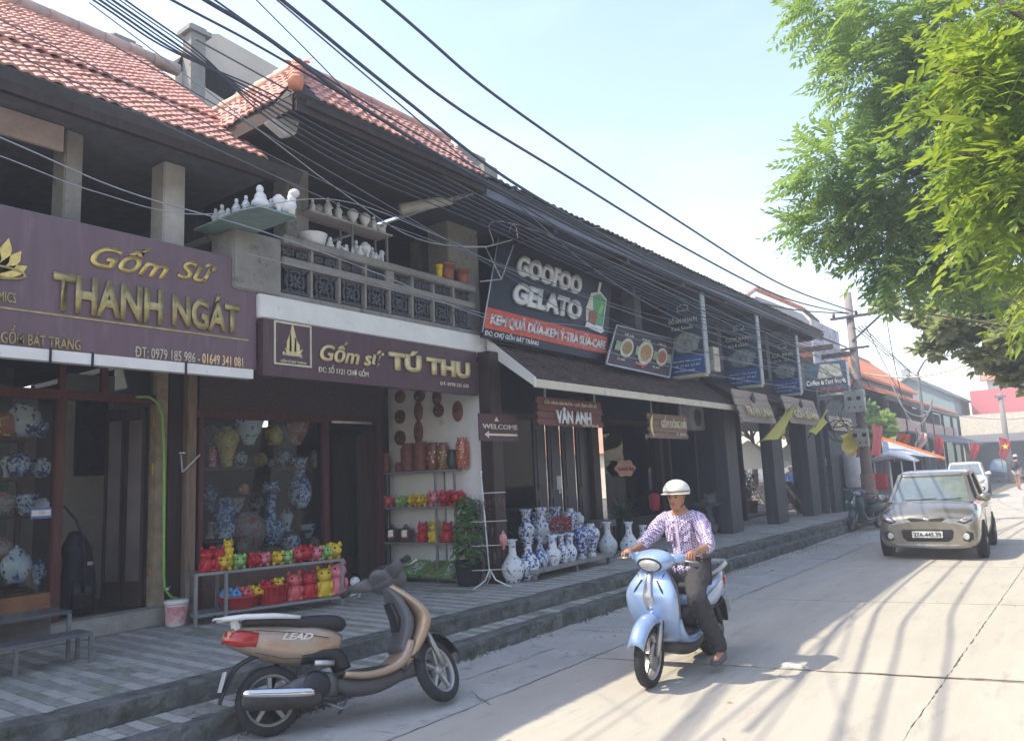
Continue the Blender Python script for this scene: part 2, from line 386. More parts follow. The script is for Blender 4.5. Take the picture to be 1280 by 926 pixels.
ZD0 = Vector((0, 0, 1)); jm = M('brown_crack_dirt', (.16, .12, .085), .95, var=.5, scale=30); jm2 = M('dark_crack_dirt', (.10, .10, .10), .95, var=.4, scale=30)
filler((-2.35, 6.79, 0), (1.4, 7.73, 0), .024, 1, jm);
filler((-4.03, 3.2, 0), (-3.98, 6.4, 0), .010, 4, jm2); filler((-3.98, 6.4, 0), (-3.93, 10.5, 0), .009, 5, jm2); filler((-3.93, 10.5, 0), (-3.78, 18, 0), .012, 6, jm2); filler((-4.0, 6.42, 0), (-2.5, 6.78, 0), .010, 7, jm2)
for i in range(9): a_ = Vector((rr.uniform(-5.0, -4.2), 5+i*1.3, 0)); filler(a_, a_+Vector((rr.uniform(.3, .8), rr.uniform(-.3, .5), 0)), .008, 20+i, jm2)
lv = MB()
for i in range(170):
    x = rr.uniform(-5.2, .5) if rr.random() < .4 else rr.uniform(-5.2, -4.2); y = rr.uniform(3, 22); a = rr.uniform(0, 6.3); L = rr.uniform(.012, .03); w_ = L*.4; c, s_ = math.cos(a), math.sin(a)
    lv.add([(x-c*L, y-s_*L, .006), (x-s_*w_, y+c*w_, .012), (x+c*L, y+s_*L, .007), (x+s_*w_, y-c*w_, .012)], [(0, 1, 2, 3)])
solo('dry_leaves', lv, M('dry_leaf', (.30, .24, .12), .8, var=.5, scale=4), 'dry leaves and bits of litter scattered over the road and along the step', 'leaves', loc=(0, 0, 0), kind='stuff')
# broken chip of concrete lying at the open joint, and gravel against the step
def rock(c, s, seed):
    q = random.Random(seed); mb = MB(); bm = bmesh.new(); bmesh.ops.create_icosphere(bm, subdivisions=2, radius=1)
    for v in bm.verts: v.co = Vector(c)+Vector((v.co.x*s[0], v.co.y*s[1], max(0, v.co.z)*s[2]))*(1+noise.noise(v.co*2+Vector((seed, 0, 0)))*.5)
    mb.add([v.co.copy() for v in bm.verts], [[v.index for v in f.verts] for f in bm.faces], False); bm.free(); return mb
q = PZ(992, 832); solo('concrete_chunk', rock(q, (.11, .05, .02), 5), M('pale_broken_concrete', (.62, .59, .52), .9), 'flat pale piece of broken concrete lying at the end of the road crack', 'rubble')
grav = MB()
for i in range(1400):
    y = rr.uniform(2, 22); x = -5.26+.042*(y-5)*.9+abs(rr.gauss(0, .12)); s_ = rr.uniform(.006, .022)
    z = -.008
    grav.add([(x-s_, y-s_, z), (x+s_, y-s_*.7, z), (x+s_*.6, y+s_, z), (x-s_*.8, y+s_*.9, z), (x, y, z+s_*1.3)], [(0,1,4),(1,2,4),(2,3,4),(3,0,4)])
solo('gravel', grav, M('grey_gravel', (.36, .34, .31), .9, var=.5, scale=30), 'loose gravel and grit gathered along the foot of the lower step', 'gravel', loc=(0,0,0), kind='stuff')
# platform with one lower step, both running down the row a little askew
def ex(y): return -5.68+.042*(y-2)          # upper edge
def tx_(y): return -5.05+.012*(y-5.6)-.10*math.exp(-(y-2)*.5)   # lower edge
YE = 24.0
pave = part('pavement', MB().box((-13, -6, -.05), (-5.95, YE, .262)), M('mortar_bed', (.075, .075, .07), .95, var=.3), None); pave['kind'] = 'structure'
def rough(name, x_of, z0, z1, y0, y1, depth, m, amp=.018):
    """a rough long stone edge: riser plus a strip of its top"""
    rows = []; nn = int((y1-y0)/.09)
    for i in range(nn+1):
        y = y0+(y1-y0)*i/nn; x = x_of(y); row = []
        for dx, z in ((.0, z0), (.0, z0+(z1-z0)*.35), (.0, z0+(z1-z0)*.7), (-.004, z1-.012), (-.03, z1), (-depth, z1)):
            a = amp*(noise.noise(Vector((y*3.1, z*11, x_of(0)*3)))+.6*noise.noise(Vector((y*11, z*25, 1))))
            row.append((x+dx+(a if dx > -.1 else 0), y, z+(a*.35 if z > z0 else 0)))
        rows.append(row)
    rows.append([(x_of(y1)-depth, y1+.01, z) for _, _, z in rows[-1]])
    return struct(name, MB().grid(rows, smooth=False), m)
rough('upper_kerb', ex, .10, .302, -4, YE, .22, curb_m, .022)
rough('lower_kerb', tx_, -.04, .152, -4, YE+.5, .16, curb_m, .024)
part('step_base', MB().add([(-5.9, -4, .125), (tx_(-4)-.13, -4, .125), (tx_(YE)-.13, YE+.4, .125), (-5.4, YE+.4, .125), (-5.9, -4, -.03), (tx_(-4)-.13, -4, -.03), (tx_(YE)-.13, YE+.4, -.03), (-5.4, YE+.4, -.03)],
     [(0,1,2,3),(4,5,6,7),(0,1,5,4),(1,2,6,5),(2,3,7,6),(3,0,4,7)]), curb_m, pave)
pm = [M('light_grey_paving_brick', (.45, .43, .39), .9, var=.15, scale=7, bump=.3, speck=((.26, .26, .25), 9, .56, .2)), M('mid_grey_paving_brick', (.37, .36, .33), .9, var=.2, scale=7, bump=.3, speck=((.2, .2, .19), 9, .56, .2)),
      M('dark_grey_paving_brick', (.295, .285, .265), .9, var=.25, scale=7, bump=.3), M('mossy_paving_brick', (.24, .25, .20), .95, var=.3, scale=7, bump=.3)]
bricks = []
row = 0; y = .9
while y < YE-.1:
    light = row % 2 == 0
    xe = ex(y)-.20; x = xe; off = R.uniform(.05, .34); first = True
    while x > -8.95:
        L = off if first else .36; first = False
        x1 = max(x-L, -8.97)
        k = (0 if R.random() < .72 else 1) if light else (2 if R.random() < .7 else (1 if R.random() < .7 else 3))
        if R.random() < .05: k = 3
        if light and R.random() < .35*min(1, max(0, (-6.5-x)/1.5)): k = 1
        bricks.append((x1+.004, x-.004, y+.004, y+.101, .298+R.uniform(-.003, .003), k)); x = x1
    row += 1; y += .105
y = .9; row = 0
while y < YE:
    x = tx_(y)-.12; x1 = ex(y)+.012
    k = 0 if row % 2 == 0 and R.random() < .8 else R.choice((1, 2, 2, 3))
    xm = x1+(x-x1)*R.uniform(.3, .7)
    bricks.append((x1, xm-.004, y+.004, y+.101, .148+R.uniform(-.003, .003), k)); bricks.append((xm+.004, x, y+.004, y+.101, .148+R.uniform(-.003, .003), k))
    row += 1; y += .105
def seen(b):
    c = Vector(((b[0]+b[1])/2, (b[2]+b[3])/2, b[4])); d = c-CP; z = d.dot(_f)
    if z < .3: return -1
    px = 640+FPX*d.dot(_r)/z; py = 463-FPX*d.dot(_u)/z
    if not (-30 < px < 1280 and py < 940): return -1
    return 1/z
bricks.sort(key=lambda b: -seen(b))
bm_cache = {}
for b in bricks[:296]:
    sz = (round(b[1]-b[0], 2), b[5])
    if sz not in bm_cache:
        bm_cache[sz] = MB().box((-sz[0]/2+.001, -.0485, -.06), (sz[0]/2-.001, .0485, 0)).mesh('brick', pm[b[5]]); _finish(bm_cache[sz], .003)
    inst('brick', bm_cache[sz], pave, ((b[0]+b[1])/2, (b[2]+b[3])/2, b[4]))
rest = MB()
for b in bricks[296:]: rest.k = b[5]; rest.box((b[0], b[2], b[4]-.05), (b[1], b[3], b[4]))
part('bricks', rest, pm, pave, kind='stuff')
# moss and weeds in the angle of the step
wd = MB()
for i in range(260):
    y = rr.uniform(2, 17); x = tx_(y)+.035+abs(rr.gauss(0, .025)); z = -.02
    if noise.noise(Vector((y*.9, 0, 0))) < .05: continue
    for k in range(5):
        a = rr.uniform(0, 6.28); L = rr.uniform(.02, .06); p = Vector((x, y, z)); e = p+Vector((math.cos(a)*L*.6, math.sin(a)*L*.6, L)); w = Vector((-math.sin(a), math.cos(a), 0))*.006
        wd.add([p-w, p+w, e], [(0,1,2)])
solo('weeds', wd, leafmat('weed_green', (.05, .09, .03), (.09, .13, .04), (.1, .15, .04)), 'small green weeds sprouting where the lower step meets the road', 'weeds', loc=(0,0,0), kind='stuff')
# ================================================================ buildings
XF, XS, XR = -6.85, -8.6, -7.6      # front of the upper floors; recessed shopfronts; shopfronts of the far row
terracotta = M('terracotta_roof_tile', (.54, .29, .24), .6, var=.25, scale=3, bump=.15, speck=((.26, .17, .14), 5, .55, .2))
tile_old = M('weathered_dark_tile', (.10, .072, .062), .8, var=.45, scale=5, bump=.3)
terr_pale = M('sunbleached_orange_tile', (.52, .20, .11), .7, var=.2, scale=2)
wall_grey = M('grey_plaster_wall', (.34, .34, .34), .9, var=.15, scale=1.2)
wall_beige = M('beige_plaster_wall', (.56, .50, .42), .9, var=.12, scale=1)
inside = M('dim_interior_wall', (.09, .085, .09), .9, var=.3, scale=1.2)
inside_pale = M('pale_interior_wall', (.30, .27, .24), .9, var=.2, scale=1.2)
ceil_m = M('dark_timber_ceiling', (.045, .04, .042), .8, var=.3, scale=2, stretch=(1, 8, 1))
def tiles(a, b, up, w=.118, e=.135, lift=.02, n=4):
    """interlocking tiles between eave points a-b, climbing along vector up"""
    a, b, up = Vector(a), Vector(b), Vector(up); L = (b-a).length; d = (b-a)/L; H = up.length; u = up/H; nn = d.cross(u).normalized()
    if nn.z < 0: nn = -nn
    mb = MB(); q = random.Random(int(L*100)); slip = {(q.randrange(40), q.randrange(20)) for _ in range(26)}
    rows = int(H/e)+1; cols = int(L/w)
    w = L/cols
    for r_ in range(rows):
        for c_ in range(cols):
            p = a+d*(c_*w+q.uniform(-.004, .004))+u*(r_*e+q.uniform(-.006, .006)); l2 = lift*(1+q.uniform(-.35, .35)); p = p-u*(q.uniform(.01, .03) if (c_, r_) in slip else 0)
            top = []; low = []
            for k in range(n+1):
                t = k/n; hgt = .026*math.sin(math.pi*t)**1.2
                low.append(p+d*(t*w)+nn*(hgt+l2)); top.append(p+d*(t*w)+u*min(e*1.15, H-r_*e+.02)+nn*hgt)
            lip = [v-nn*.022 for v in low]
            m = n+1
            mb.add(low+top+lip, [(k, k+1, m+k+1, m+k) for k in range(n)]+[(2*m+k, 2*m+k+1, k+1, k) for k in range(n)], False)
    return mb
def ridge(a, b, r=.07, L=.32):
    a, b = Vector(a), Vector(b); n_ = max(1, int((b-a).length/L)); mb = MB(); d = (b-a)/n_
    for i in range(n_): mb.tube([a+d*i, a+d*(i+.5), a+d*(i+1.12)], [r*1.12, r*1.02, r*.96], 7)
    return mb
# ---- first house (large purple sign)
h1 = thing('shop_house', 'tiled two-storey pottery shop house at the left edge behind the biggest purple sign', 'building', (XF, 2, .3), group='shop houses along the street')
eA = PX(0, 80, -6.54); eB = PX(285, 182, -6.54); ez = 5.2
roof_up = Vector((-2.96, 0, 2.33))
rf = part('roof', MB().slab([(-6.5, -3, ez-.02), (-6.5, 5.05, ez-.02), (-9.5, 5.05, 7.5), (-9.5, -3, 7.5)], .14), conc_dark, h1)
half = roof_up*.30
part('roof_tiles', tiles((-6.54, -2, ez), (-6.54, 4.62, ez), half*1.1), terracotta, rf, kind='stuff')
part('roof_tiles', tiles(Vector((-6.54, -2, ez))+half+Vector((-.01, 0, .05)), Vector((-6.54, 4.72, ez))+half+Vector((-.01, 0, .05)), roof_up*.71), terracotta, rf, kind='stuff')
part('ridge_tiles', ridge((-9.5, -2, 7.62), (-9.5, 5.2, 7.62), .09), M('pale_ridge_mortar', (.42, .32, .28), .9), rf)
part('fascia', MB().box((-6.62, -3, ez-.19), (-6.56, 4.75, ez-.03)), wood_dark, h1)
def column(px0, px1, py, X, z0, z1, m, parent, d=.26, name='column'):
    a = PX(px0, py, X).y; b = PX(px1, py, X).y
    return part(name, MB().box((X-d, a, z0), (X, b, z1)), m, parent, bevel=.012)
column(205, 232, 230, XF-.35, 3.4, 5.15, M('pale_column_plaster', (.50, .48, .45), .8, var=.15), h1)
column(80, 103, 230, XF-.35, 3.4, 5.15, conc, h1)
part('floor_slab', MB().box((-13, -4, 3.42), (XF-.12, 4.62, 3.62)), conc_dark, h1)
part('upper_wall', MB().box((-10.2, -4, 3.6), (-10.0, 4.9, 6.6)), M('grey_blue_wall', (.20, .21, .24), .9, var=.2), h1)
part('parapet', MB().box((XF-.22, -4, 3.6), (XF-.12, 4.5, 4.2)), conc, h1)
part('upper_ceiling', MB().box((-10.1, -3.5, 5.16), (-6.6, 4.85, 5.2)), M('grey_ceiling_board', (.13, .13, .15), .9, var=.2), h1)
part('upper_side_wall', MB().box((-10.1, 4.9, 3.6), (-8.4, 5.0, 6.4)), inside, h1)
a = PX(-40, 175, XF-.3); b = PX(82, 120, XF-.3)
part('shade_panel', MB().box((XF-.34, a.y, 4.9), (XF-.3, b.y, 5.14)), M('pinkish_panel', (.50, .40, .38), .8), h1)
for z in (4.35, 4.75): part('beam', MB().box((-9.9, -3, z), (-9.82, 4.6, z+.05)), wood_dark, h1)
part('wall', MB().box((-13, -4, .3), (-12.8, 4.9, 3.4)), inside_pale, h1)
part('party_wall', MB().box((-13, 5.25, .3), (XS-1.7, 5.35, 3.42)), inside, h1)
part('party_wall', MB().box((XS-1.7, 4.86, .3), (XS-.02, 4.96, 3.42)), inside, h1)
# shopfront of the first house: frame, window with shelves, doorway
yj = [PX(x, 600, XS).y for x in (66, 78, 190, 198)]
step = part('doorstep', MB().box((-8.62, -3, .3), (-8.36, 4.62, .49)), M('worn_doorstep_concrete', (.33, .31, .27), .9, var=.25, scale=4, bump=.4), h1, bevel=.01)
part('shop_floor', MB().box((-12.8, -3, .3), (-8.62, 4.6, .47)), M('brown_floor_tile', (.13, .10, .08), .5), h1)
zt = 2.78
part('mullion', MB().box((XS-.06, yj[0], .49), (XS+.05, yj[1], zt)), wood_red, h1, bevel=.006)
part('mullion', MB().box((XS-.06, yj[2], .49), (XS+.05, yj[3], zt)), wood_red, h1, bevel=.006)
part('mullion', MB().box((XS-.06, 1.9, .49), (XS+.05, 2.0, zt)), wood_red, h1, bevel=.006)
part('lintel', MB().box((XS-.07, -2, zt), (XS+.06, yj[3], zt+.10)), wood_red, h1, bevel=.006)
part('lintel', MB().box((XS-.07, -2, 3.34), (XS+.06, yj[3], 3.42)), wood_dark, h1)
for px in (78, 130): y = PX(px, 475, XS).y; part('transom_post', MB().box((XS-.04, y-.03, zt+.1), (XS+.03, y+.03, 3.34)), wood_red, h1)
part('window_sill', MB().box((XS-.1, -2, .49), (XS+.05, yj[0], .80)), M('varnished_brown_board', (.24, .11, .05), .4, var=.3, scale=3, stretch=(8, 1, 1)), h1)
part('window_pane', MB().box((XS-.006, 2.0, .80), (XS, yj[0], zt)), glass, h1)
part('transom_pane', MB().box((XS-.006, -2, zt+.1), (XS, yj[3], 3.34)), glass, h1)
nt_ = PX(52, 641, XS+.02)
nb = part('notice', MB().box((XS+.004, nt_.y-.10, nt_.z-.055), (XS+.010, nt_.y+.10, nt_.z+.055)), M('blue_notice_card', (.10, .17, .40), .5), h1)
part('notice_paper', MB().box((XS+.011, nt_.y-.09, nt_.z-.028), (XS+.014, nt_.y+.09, nt_.z+.032)), white_paint, nb)
# inner pale wall left of the doorway recess, poster hanging
part('jamb_wall', MB().box((XS-1.6, PX(76, 600, XS-1.5).y, .47), (XS-1.5, PX(140, 600, XS-1.5).y, 3.3)), M('cream_inner_wall', (.60, .55, .47), .9, var=.1), h1)
ps = [PX(px, py, XS-1.48) for px, py in ((95, 501), (132, 590))]
hp = thing('wall_hanging', 'dark framed relief picture hanging on the pale wall inside the left doorway', 'picture', (XS-1.48, ps[0].y, ps[1].z))
part('panel', MB().box((XS-1.49, ps[0].y, ps[1].z), (XS-1.45, ps[1].y, ps[0].z)), M('dark_relief_panel', (.035, .035, .045), .5, var=.5, scale=10, bump=.6), hp)
part('frame', MB().box((XS-1.49, ps[0].y, ps[0].z+.002), (XS-1.43, ps[1].y, ps[0].z+.04)), wood_dark, hp); part('frame', MB().box((XS-1.49, ps[0].y, ps[1].z-.04), (XS-1.43, ps[1].y, ps[1].z-.002)), wood_dark, hp)
# folded wooden glazed door leaves
a = PX(130, 740, XS); b = PX(181, 740, XS)
dr = part('door', MB(), wood_dark, h1)
for i, (p, q_) in enumerate((((XS-.50, PX(131, 620, XS-.50).y), (XS-.27, PX(155, 620, XS-.27).y)), ((XS-.27, PX(156, 620, XS-.27).y), (XS-.03, PX(181, 620, XS-.03).y)))):
    p = Vector((*p, 0)); q_ = Vector((*q_, 0)); d = (q_-p)
    def seg(t0, t1, z0, z1, w=.045): return MB().bar(p+d*t0+ZD*((z0+z1)/2), p+d*t1+ZD*((z0+z1)/2), w, z1-z0)
    part('door_leaf', seg(0, .14, .5, 2.74), wood_dark, dr); part('door_leaf', seg(.86, 1, .5, 2.74), wood_dark, dr)
    part('door_rail', seg(.14, .86, .5, .78), wood_dark, dr); part('door_rail', seg(.14, .86, 2.6, 2.74), wood_dark, dr)
    part('door_pane', seg(.14, .86, .78, 2.6, .012), M('dim_panelling', (.13, .11, .11), .3, var=.3, scale=1.5), dr)
for z in (.82, 1.95, 2.5): part('hinge', MB().box((XS+.052, yj[2]-.035, z), (XS+.062, yj[2]+.03, z+.14)), M('brass', (.65, .42, .12), .3, .8), h1)
# pilasters between first and second house
def post(px0, px1, X, z0, z1, m, parent, d=.16, py=620):
    a = PX(px0, py, X).y; b = PX(px1, py, X).y
    part('post', MB().box((X-d, a, z0), (X, b, z1)), m, parent, bevel=.006)
post(194, 208, XS+.10, .3, 3.42, M('ochre_plaster_post', (.30, .24, .16), .85, var=.3), h1)
post(209, 232, XS+.02, .3, 3.42, wood_dark, h1)
post(233, 245, XS+.12, .3, 3.42, M('worn_timber_post', (.24, .17, .12), .85, var=.4, scale=4, stretch=(4, 4, .5)), h1)
# ---- second house
h2 = thing('shop_house', 'corner-roofed shop house with latticed balcony above the second purple sign', 'building', (XF, 6.6, .3), group='shop houses along the street')
Y0, Y1 = 4.86, 8.5
part('floor_slab', MB().box((-13, Y0, 3.52), (XF-.35, Y1, 3.70)), conc_dark, h2)
A = PX(330, 365, XF); B = PX(607, 430, XF)
part('balcony_slab', MB().box((XF-.5, A.y-.06, 3.565), (XF, B.y+.02, 3.83)), white_paint, h2, bevel=.012)
part('slab_edge', MB().box((XF-.3, A.y-.02, 3.8), (XF-.05, B.y-.02, 3.90)), conc, h2)
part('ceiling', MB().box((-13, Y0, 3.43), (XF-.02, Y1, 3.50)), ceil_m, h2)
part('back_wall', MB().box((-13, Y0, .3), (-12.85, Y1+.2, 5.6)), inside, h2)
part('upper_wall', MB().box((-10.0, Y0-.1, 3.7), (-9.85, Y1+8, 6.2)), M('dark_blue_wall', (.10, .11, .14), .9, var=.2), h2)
# corner pillar, rails, columns
p0 = PX(290, 300, XF-.02).y; p1 = PX(352, 300, XF-.02).y
part('corner_pillar', MB().box((XF-.45, p0+.02, 3.84), (XF-.02, p1, 4.50)), conc, h2, bevel=.015)
r1 = PX(592, 359, XF-.02).y
zt1 = PX(470, 325, XF-.02).z
part('top_rail', MB().box((XF-.14, p1, 4.46), (XF+.02, r1, 4.56)), conc, h2, bevel=.012)
part('lower_rail', MB().box((XF-.12, p1, 4.215), (XF+.01, r1, 4.305)), conc, h2, bevel=.012)
part('side_rail', MB().box((-8.6, p0+.05, 4.46), (XF-.3, p0+.17, 4.55)), conc, h2, bevel=.01)
part('side_rail', MB().box((-8.6, p0+.07, 4.21), (XF-.4, p0+.15, 4.28)), conc, h2, bevel=.01)
lat = M('dark_cast_lattice', (.07, .075, .09), .8, var=.2)
def lattice(y0, y1, z0, z1, x, parent, n=None):
    mb = MB(); n = n or max(1, round((y1-y0)/(z1-z0))); w = (y1-y0)/n
    mb.box((x-.02, y0, z0), (x+.02, y1, z0+.02)).box((x-.02, y0, z1-.02), (x+.02, y1, z1))
    for i in range(n):
        cy = y0+w*(i+.5); cz = (z0+z1)/2; r_ = min(w, z1-z0)*.42
        for k in range(10):
            a0 = k*math.pi/5; a1 = a0+math.pi/5
            mb.bar((x, cy+math.cos(a0)*r_, cz+math.sin(a0)*r_), (x, cy+math.cos(a1)*r_, cz+math.sin(a1)*r_), .03, .018, up=(1, 0, 0))
        for k in range(4):
            a0 = k*math.pi/2+.785
            mb.bar((x, cy+math.cos(a0)*r_*.25, cz+math.sin(a0)*r_*.25), (x, cy+math.cos(a0)*r_*1.55, cz+math.sin(a0)*r_*1.55), .03, .018, up=(1, 0, 0))
        mb.bar((x, cy, cz-r_*.6), (x, cy, cz+r_*.6), .03, .016, up=(1, 0, 0)).bar((x, cy-r_*.6, cz), (x, cy+r_*.6, cz), .03, .016, up=(1, 0, 0))
    return part('lattice_panel', mb, lat, parent)
pb = [p1+(r1-.05-p1)*i/8 for i in range(9)]
for i in range(8): lattice(pb[i]+.02, pb[i+1]-.02, 3.91, 4.21, XF-.06, h2, n=1)
for i in range(1, 8): part('baluster', MB().box((XF-.09, pb[i]-.016, 3.9), (XF-.02, pb[i]+.016, 4.22)), conc, h2)
for i in range(8): lattice(pb[i]+.02, pb[i+1]-.02, 4.305, 4.46, XF-.06, h2, n=2)
for i in range(1, 8):
    w_ = .07 if i == 4 else .018
    part('baluster', MB().box((XF-.10, pb[i]-w_, 4.3), (XF-.01, pb[i]+w_, 4.465)), conc, h2)
lattice(3.2, p0-.02, 3.9, 4.2, XF-.3, h2) if False else None
column(358, 386, 220, XF-.3, 4.5, 5.7, conc, h2)
column(526, 541, 280, XF-1.0, 3.7, 5.8, conc, h2)
column(560, 598, 320, XF-.17, 3.84, 5.72, conc, h2, d=.4, name='end_column')
a = PX(320, 60, -7.2)
# hipped strip roof running along the front and round the corner
cz = 5.68; cx = -5.84; cy = PX(370, 118, cx).y; ap = Vector((-6.5, PX(372, 85, -6.5).y, 6.40))
yE = PX(607, 225, cx).y
r2 = part('roof', MB().slab([(cx+.03, cy, cz-.02), (cx+.03, yE, cz-.02), (ap.x, yE, ap.z-.02), (ap.x, ap.y, ap.z-.02)], .09), conc_dark, h2)
part('soffit', MB().box((-9.9, cy+.12, cz-.12), (cx+.02, yE, cz-.06)), ceil_m, h2)
part('roof_tiles', tiles((cx, cy+.30, cz), (cx, yE, cz), (ap.x-cx, 0, ap.z-cz), w=.112, e=.13), terracotta, r2, kind='stuff')
lb = PY(262, 165, cy)
sl_ = MB().slab([(cx, cy, cz-.02), (ap.x, ap.y, ap.z-.02), (-8.3, ap.y, ap.z-.02), (-8.3, cy, cz-.02)], .09)
part('side_roof', sl_, conc_dark, r2)
part('roof_tiles', tiles((-8.2, cy, cz), (cx-.35, cy, cz), (0, ap.y-cy, ap.z-cz), w=.112, e=.13), terracotta, r2, kind='stuff')
part('hip_tiles', ridge((cx+.02, cy-.02, cz+.05), (ap.x, ap.y, ap.z+.05), .075, .17), M('bright_ridge_tile', (.60, .24, .15), .5, var=.2), r2)
part('ridge_tiles', ridge((ap.x, ap.y, ap.z+.02), (ap.x, yE, ap.z+.02), .06), terracotta, r2)
part('ridge_tiles', ridge((-8.3, ap.y, ap.z+.02), (ap.x, ap.y, ap.z+.02), .07), M('pale_ridge_tile', (.60, .40, .30), .6), r2)
part('fascia', MB().box((cx-.06, cy+.02, cz-.20), (cx-.015, yE, cz-.03)).box((-8.3, cy+.0, cz-.18), (cx-.06, cy+.05, cz-.03)), wood_dark, h2)
gb = PX(622, 232, -5.95)
part('gutter_pipe', MB().tube([PX(500, 262, XF), PX(560, 250, XF+.3), PX(612, 233, -6.1)], .075, 10), M('pale_pvc', (.55, .54, .50), .5), h2)
# shopfront of the second house
ya, yb, yc, yd = [PX(px, 620, XS).y for px in (247, 402, 414, 470)]
yw = 8.2
part('header_panel', MB().box((XS-.03, ya, 2.72), (XS+.01, yw, 3.43)), M('brown_woven_panel', (.09, .065, .06), .8, var=.35, scale=30), h2)
part('lintel', MB().box((XS-.05, ya-.05, 2.64), (XS+.05, yw, 2.74)), wood_red, h2, bevel=.006)
for y, w_ in ((ya-.02, .07), (yb, .10), (yd, .12)): part('mullion', MB().box((XS-.06, y, .3), (XS+.05, y+w_, 2.64)), wood_red, h2, bevel=.006)
part('plinth', MB().box((XS-.1, ya, .3), (XS+.02, yb, .92)), M('brick_plinth', (.16, .10, .08), .9, var=.3, scale=6), h2)
part('window_pane', MB().box((XS-.006, ya+.05, .92), (XS, yb, 2.64)), glass, h2)
part('shop_floor', MB().box((-12.85, Y0, .3), (XS-.1, yw, .34)), M('dark_floor_tile', (.08, .07, .07), .4), h2)
part('door_leaf', MB().box((XS-.42, PX(446, 620, XS-.42).y, .34), (XS-.36, PX(468, 620, XS-.42).y, 2.5)), M('brown_door_board', (.12, .075, .055), .5, var=.3, scale=2, stretch=(6, 6, .4)), h2)
part('door_leaf', MB().box((XS-.52, PX(414, 620, XS-.5).y, .34), (XS-.46, PX(436, 620, XS-.5).y, 2.5)), wood_dark, h2)
part('tube_lamp', MB().tube([PX(415, 527, XS+.08), PX(464, 529, XS+.08)], .018, 8), M('white_tube', (.8, .8, .78), .3), h2)
# white side wall facing the camera, belongs to the next house
h3 = thing('shop_house', 'long dark shop row with tiled lean-to canopy beneath the ice cream sign', 'building', (XF, 12, .3), group='shop houses along the street')
part('side_wall', MB().box((-8.75, 8.42, .3), (XF+.02, 8.55, 3.6)), M('white_limewashed_wall', (.78, .77, .74), .85, var=.06, scale=3, bump=.2, speck=((.6, .57, .52), 3, .64, .1)), h3)
part('corner_post', MB().box((XF+.021, 8.36, .3), (XF+.24, 8.62, 3.56)), wood_dark, h3, bevel=.01)
# ---- third house: the long row
YA, YB, YC = 8.55, 16.4, 25.6
XC = -6.0
a = PX(671, 484, XC); zc = a.z
part('floor_slab', MB().box((-12, YA, 3.62), (XF-.05, YC, 3.80)), conc_dark, h3)
part('back_wall', MB().box((-12.1, YA, .3), (-12.0, 17.2, 6.2)), inside, h3)
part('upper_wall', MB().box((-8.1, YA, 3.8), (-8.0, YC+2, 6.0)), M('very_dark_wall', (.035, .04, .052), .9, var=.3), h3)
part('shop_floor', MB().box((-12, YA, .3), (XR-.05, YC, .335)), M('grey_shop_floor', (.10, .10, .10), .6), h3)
can = part('canopy', MB().slab([(XC, YA+.05, zc+.10), (XC, YB, zc+.10), (XF+.02, YB, 3.70), (XF+.02, YA+.05, 3.70)], .05), wood_dark, h3)
def strip(y0, y1): return MB().box((XC-.03, y0, zc), (XC+.015, y1, zc+.12))
for i in range(4):
    w = (YB-YA-.05)/4; part('fascia_board', strip(YA+.05+w*i+.006, YA+.05+w*(i+1)-.006), M('cream_painted_board', (.68, .62, .50), .6, var=.1, scale=3, speck=((.4, .34, .25), 6, .6, .1)), can, bevel=.004)
part('side_fascia', MB().slab([(XC+.02, YA+.03, zc), (XC+.02, YA+.03, zc+.14), (XF+.03, YA+.03, 3.80), (XF+.03, YA+.03, 3.58)], .04), white_paint, can, bevel=.004)
part('canopy_tiles', tiles((XC, YA+.1, zc+.12), (XC, YB, zc+.12), (XF-XC, 0, 3.70-zc-.10), w=.13, e=.09, lift=.014, n=3), tile_old, can, kind='stuff')
# second canopy over the open hall, lower and darker
can2 = part('canopy', MB().slab([(XC, YB+.15, zc+.28), (XC, YC, zc+.32), (XF, YC, 3.9), (XF, YB+.15, 3.9)], .06), wood_dark, h3)
part('canopy_tiles', tiles((XC, YB+.15, zc+.32), (XC, YC, zc+.34), (XF-XC, 0, .5), w=.14, e=.10, lift=.014, n=3), tile_old, can2, kind='stuff')
part('canopy_beam', MB().box((XC-.1, YB, zc+.0), (XC-.04, YC, zc+.22)), wood_dark, can2)
# long upper roof with row of tile ends
ye = PX(1030, 427, cx).y
up = part('roof', MB().slab([(cx+.03, yE+.02, cz-.03), (cx+.03, ye, cz-.03), (-11.5, ye, cz+2.0), (-11.5, yE+.02, cz+2.0)], .1), conc_dark, h3)
part('eave_tiles', tiles((cx+.04, yE+.03, cz-.01), (cx+.04, ye, cz-.01), (-.5, 0, .18), w=.16, e=.24, lift=.02), tile_old, up, kind='stuff')
part('fascia', MB().box((cx-.08, yE+.05, cz-.24), (cx-.03, ye, cz-.12)), M('blue_grey_board', (.16, .18, .22), .7), up)
part('soffit', MB().box((-8.0, yE+.05, cz-.16), (cx-.09, ye, cz-.13)), M('slate_dark_soffit', (.04, .045, .06), .8), up)
part('soffit', MB().box((-10.2, yE+.05, cz-.16), (-8.0, 9.4, cz-.13)), M('slate_dark_soffit', (.04, .045, .06), .8), up)
for i in range(9):
    y = 9.2+i*2.3; part('rafter', MB().box((-8, y, cz-.32), (cx-.09, y+.12, cz-.162)), wood_dark, up)
for px in (705, 795, 895, 955): 
    y = PX(px, 400, XF-.1).y; part('column', MB().box((XF-.4, y, 3.8), (XF-.12, y+.3, cz-.15)), M('blue_grey_column', (.12, .125, .15), .8, var=.2), h3)
part('balcony_wall', MB().box((XF-.12, YA+.1, 3.75), (XF-.02, YC, 4.15)), M('dark_parapet', (.10, .095, .10), .9, var=.3), h3)  # dark parapet, tone varied at random
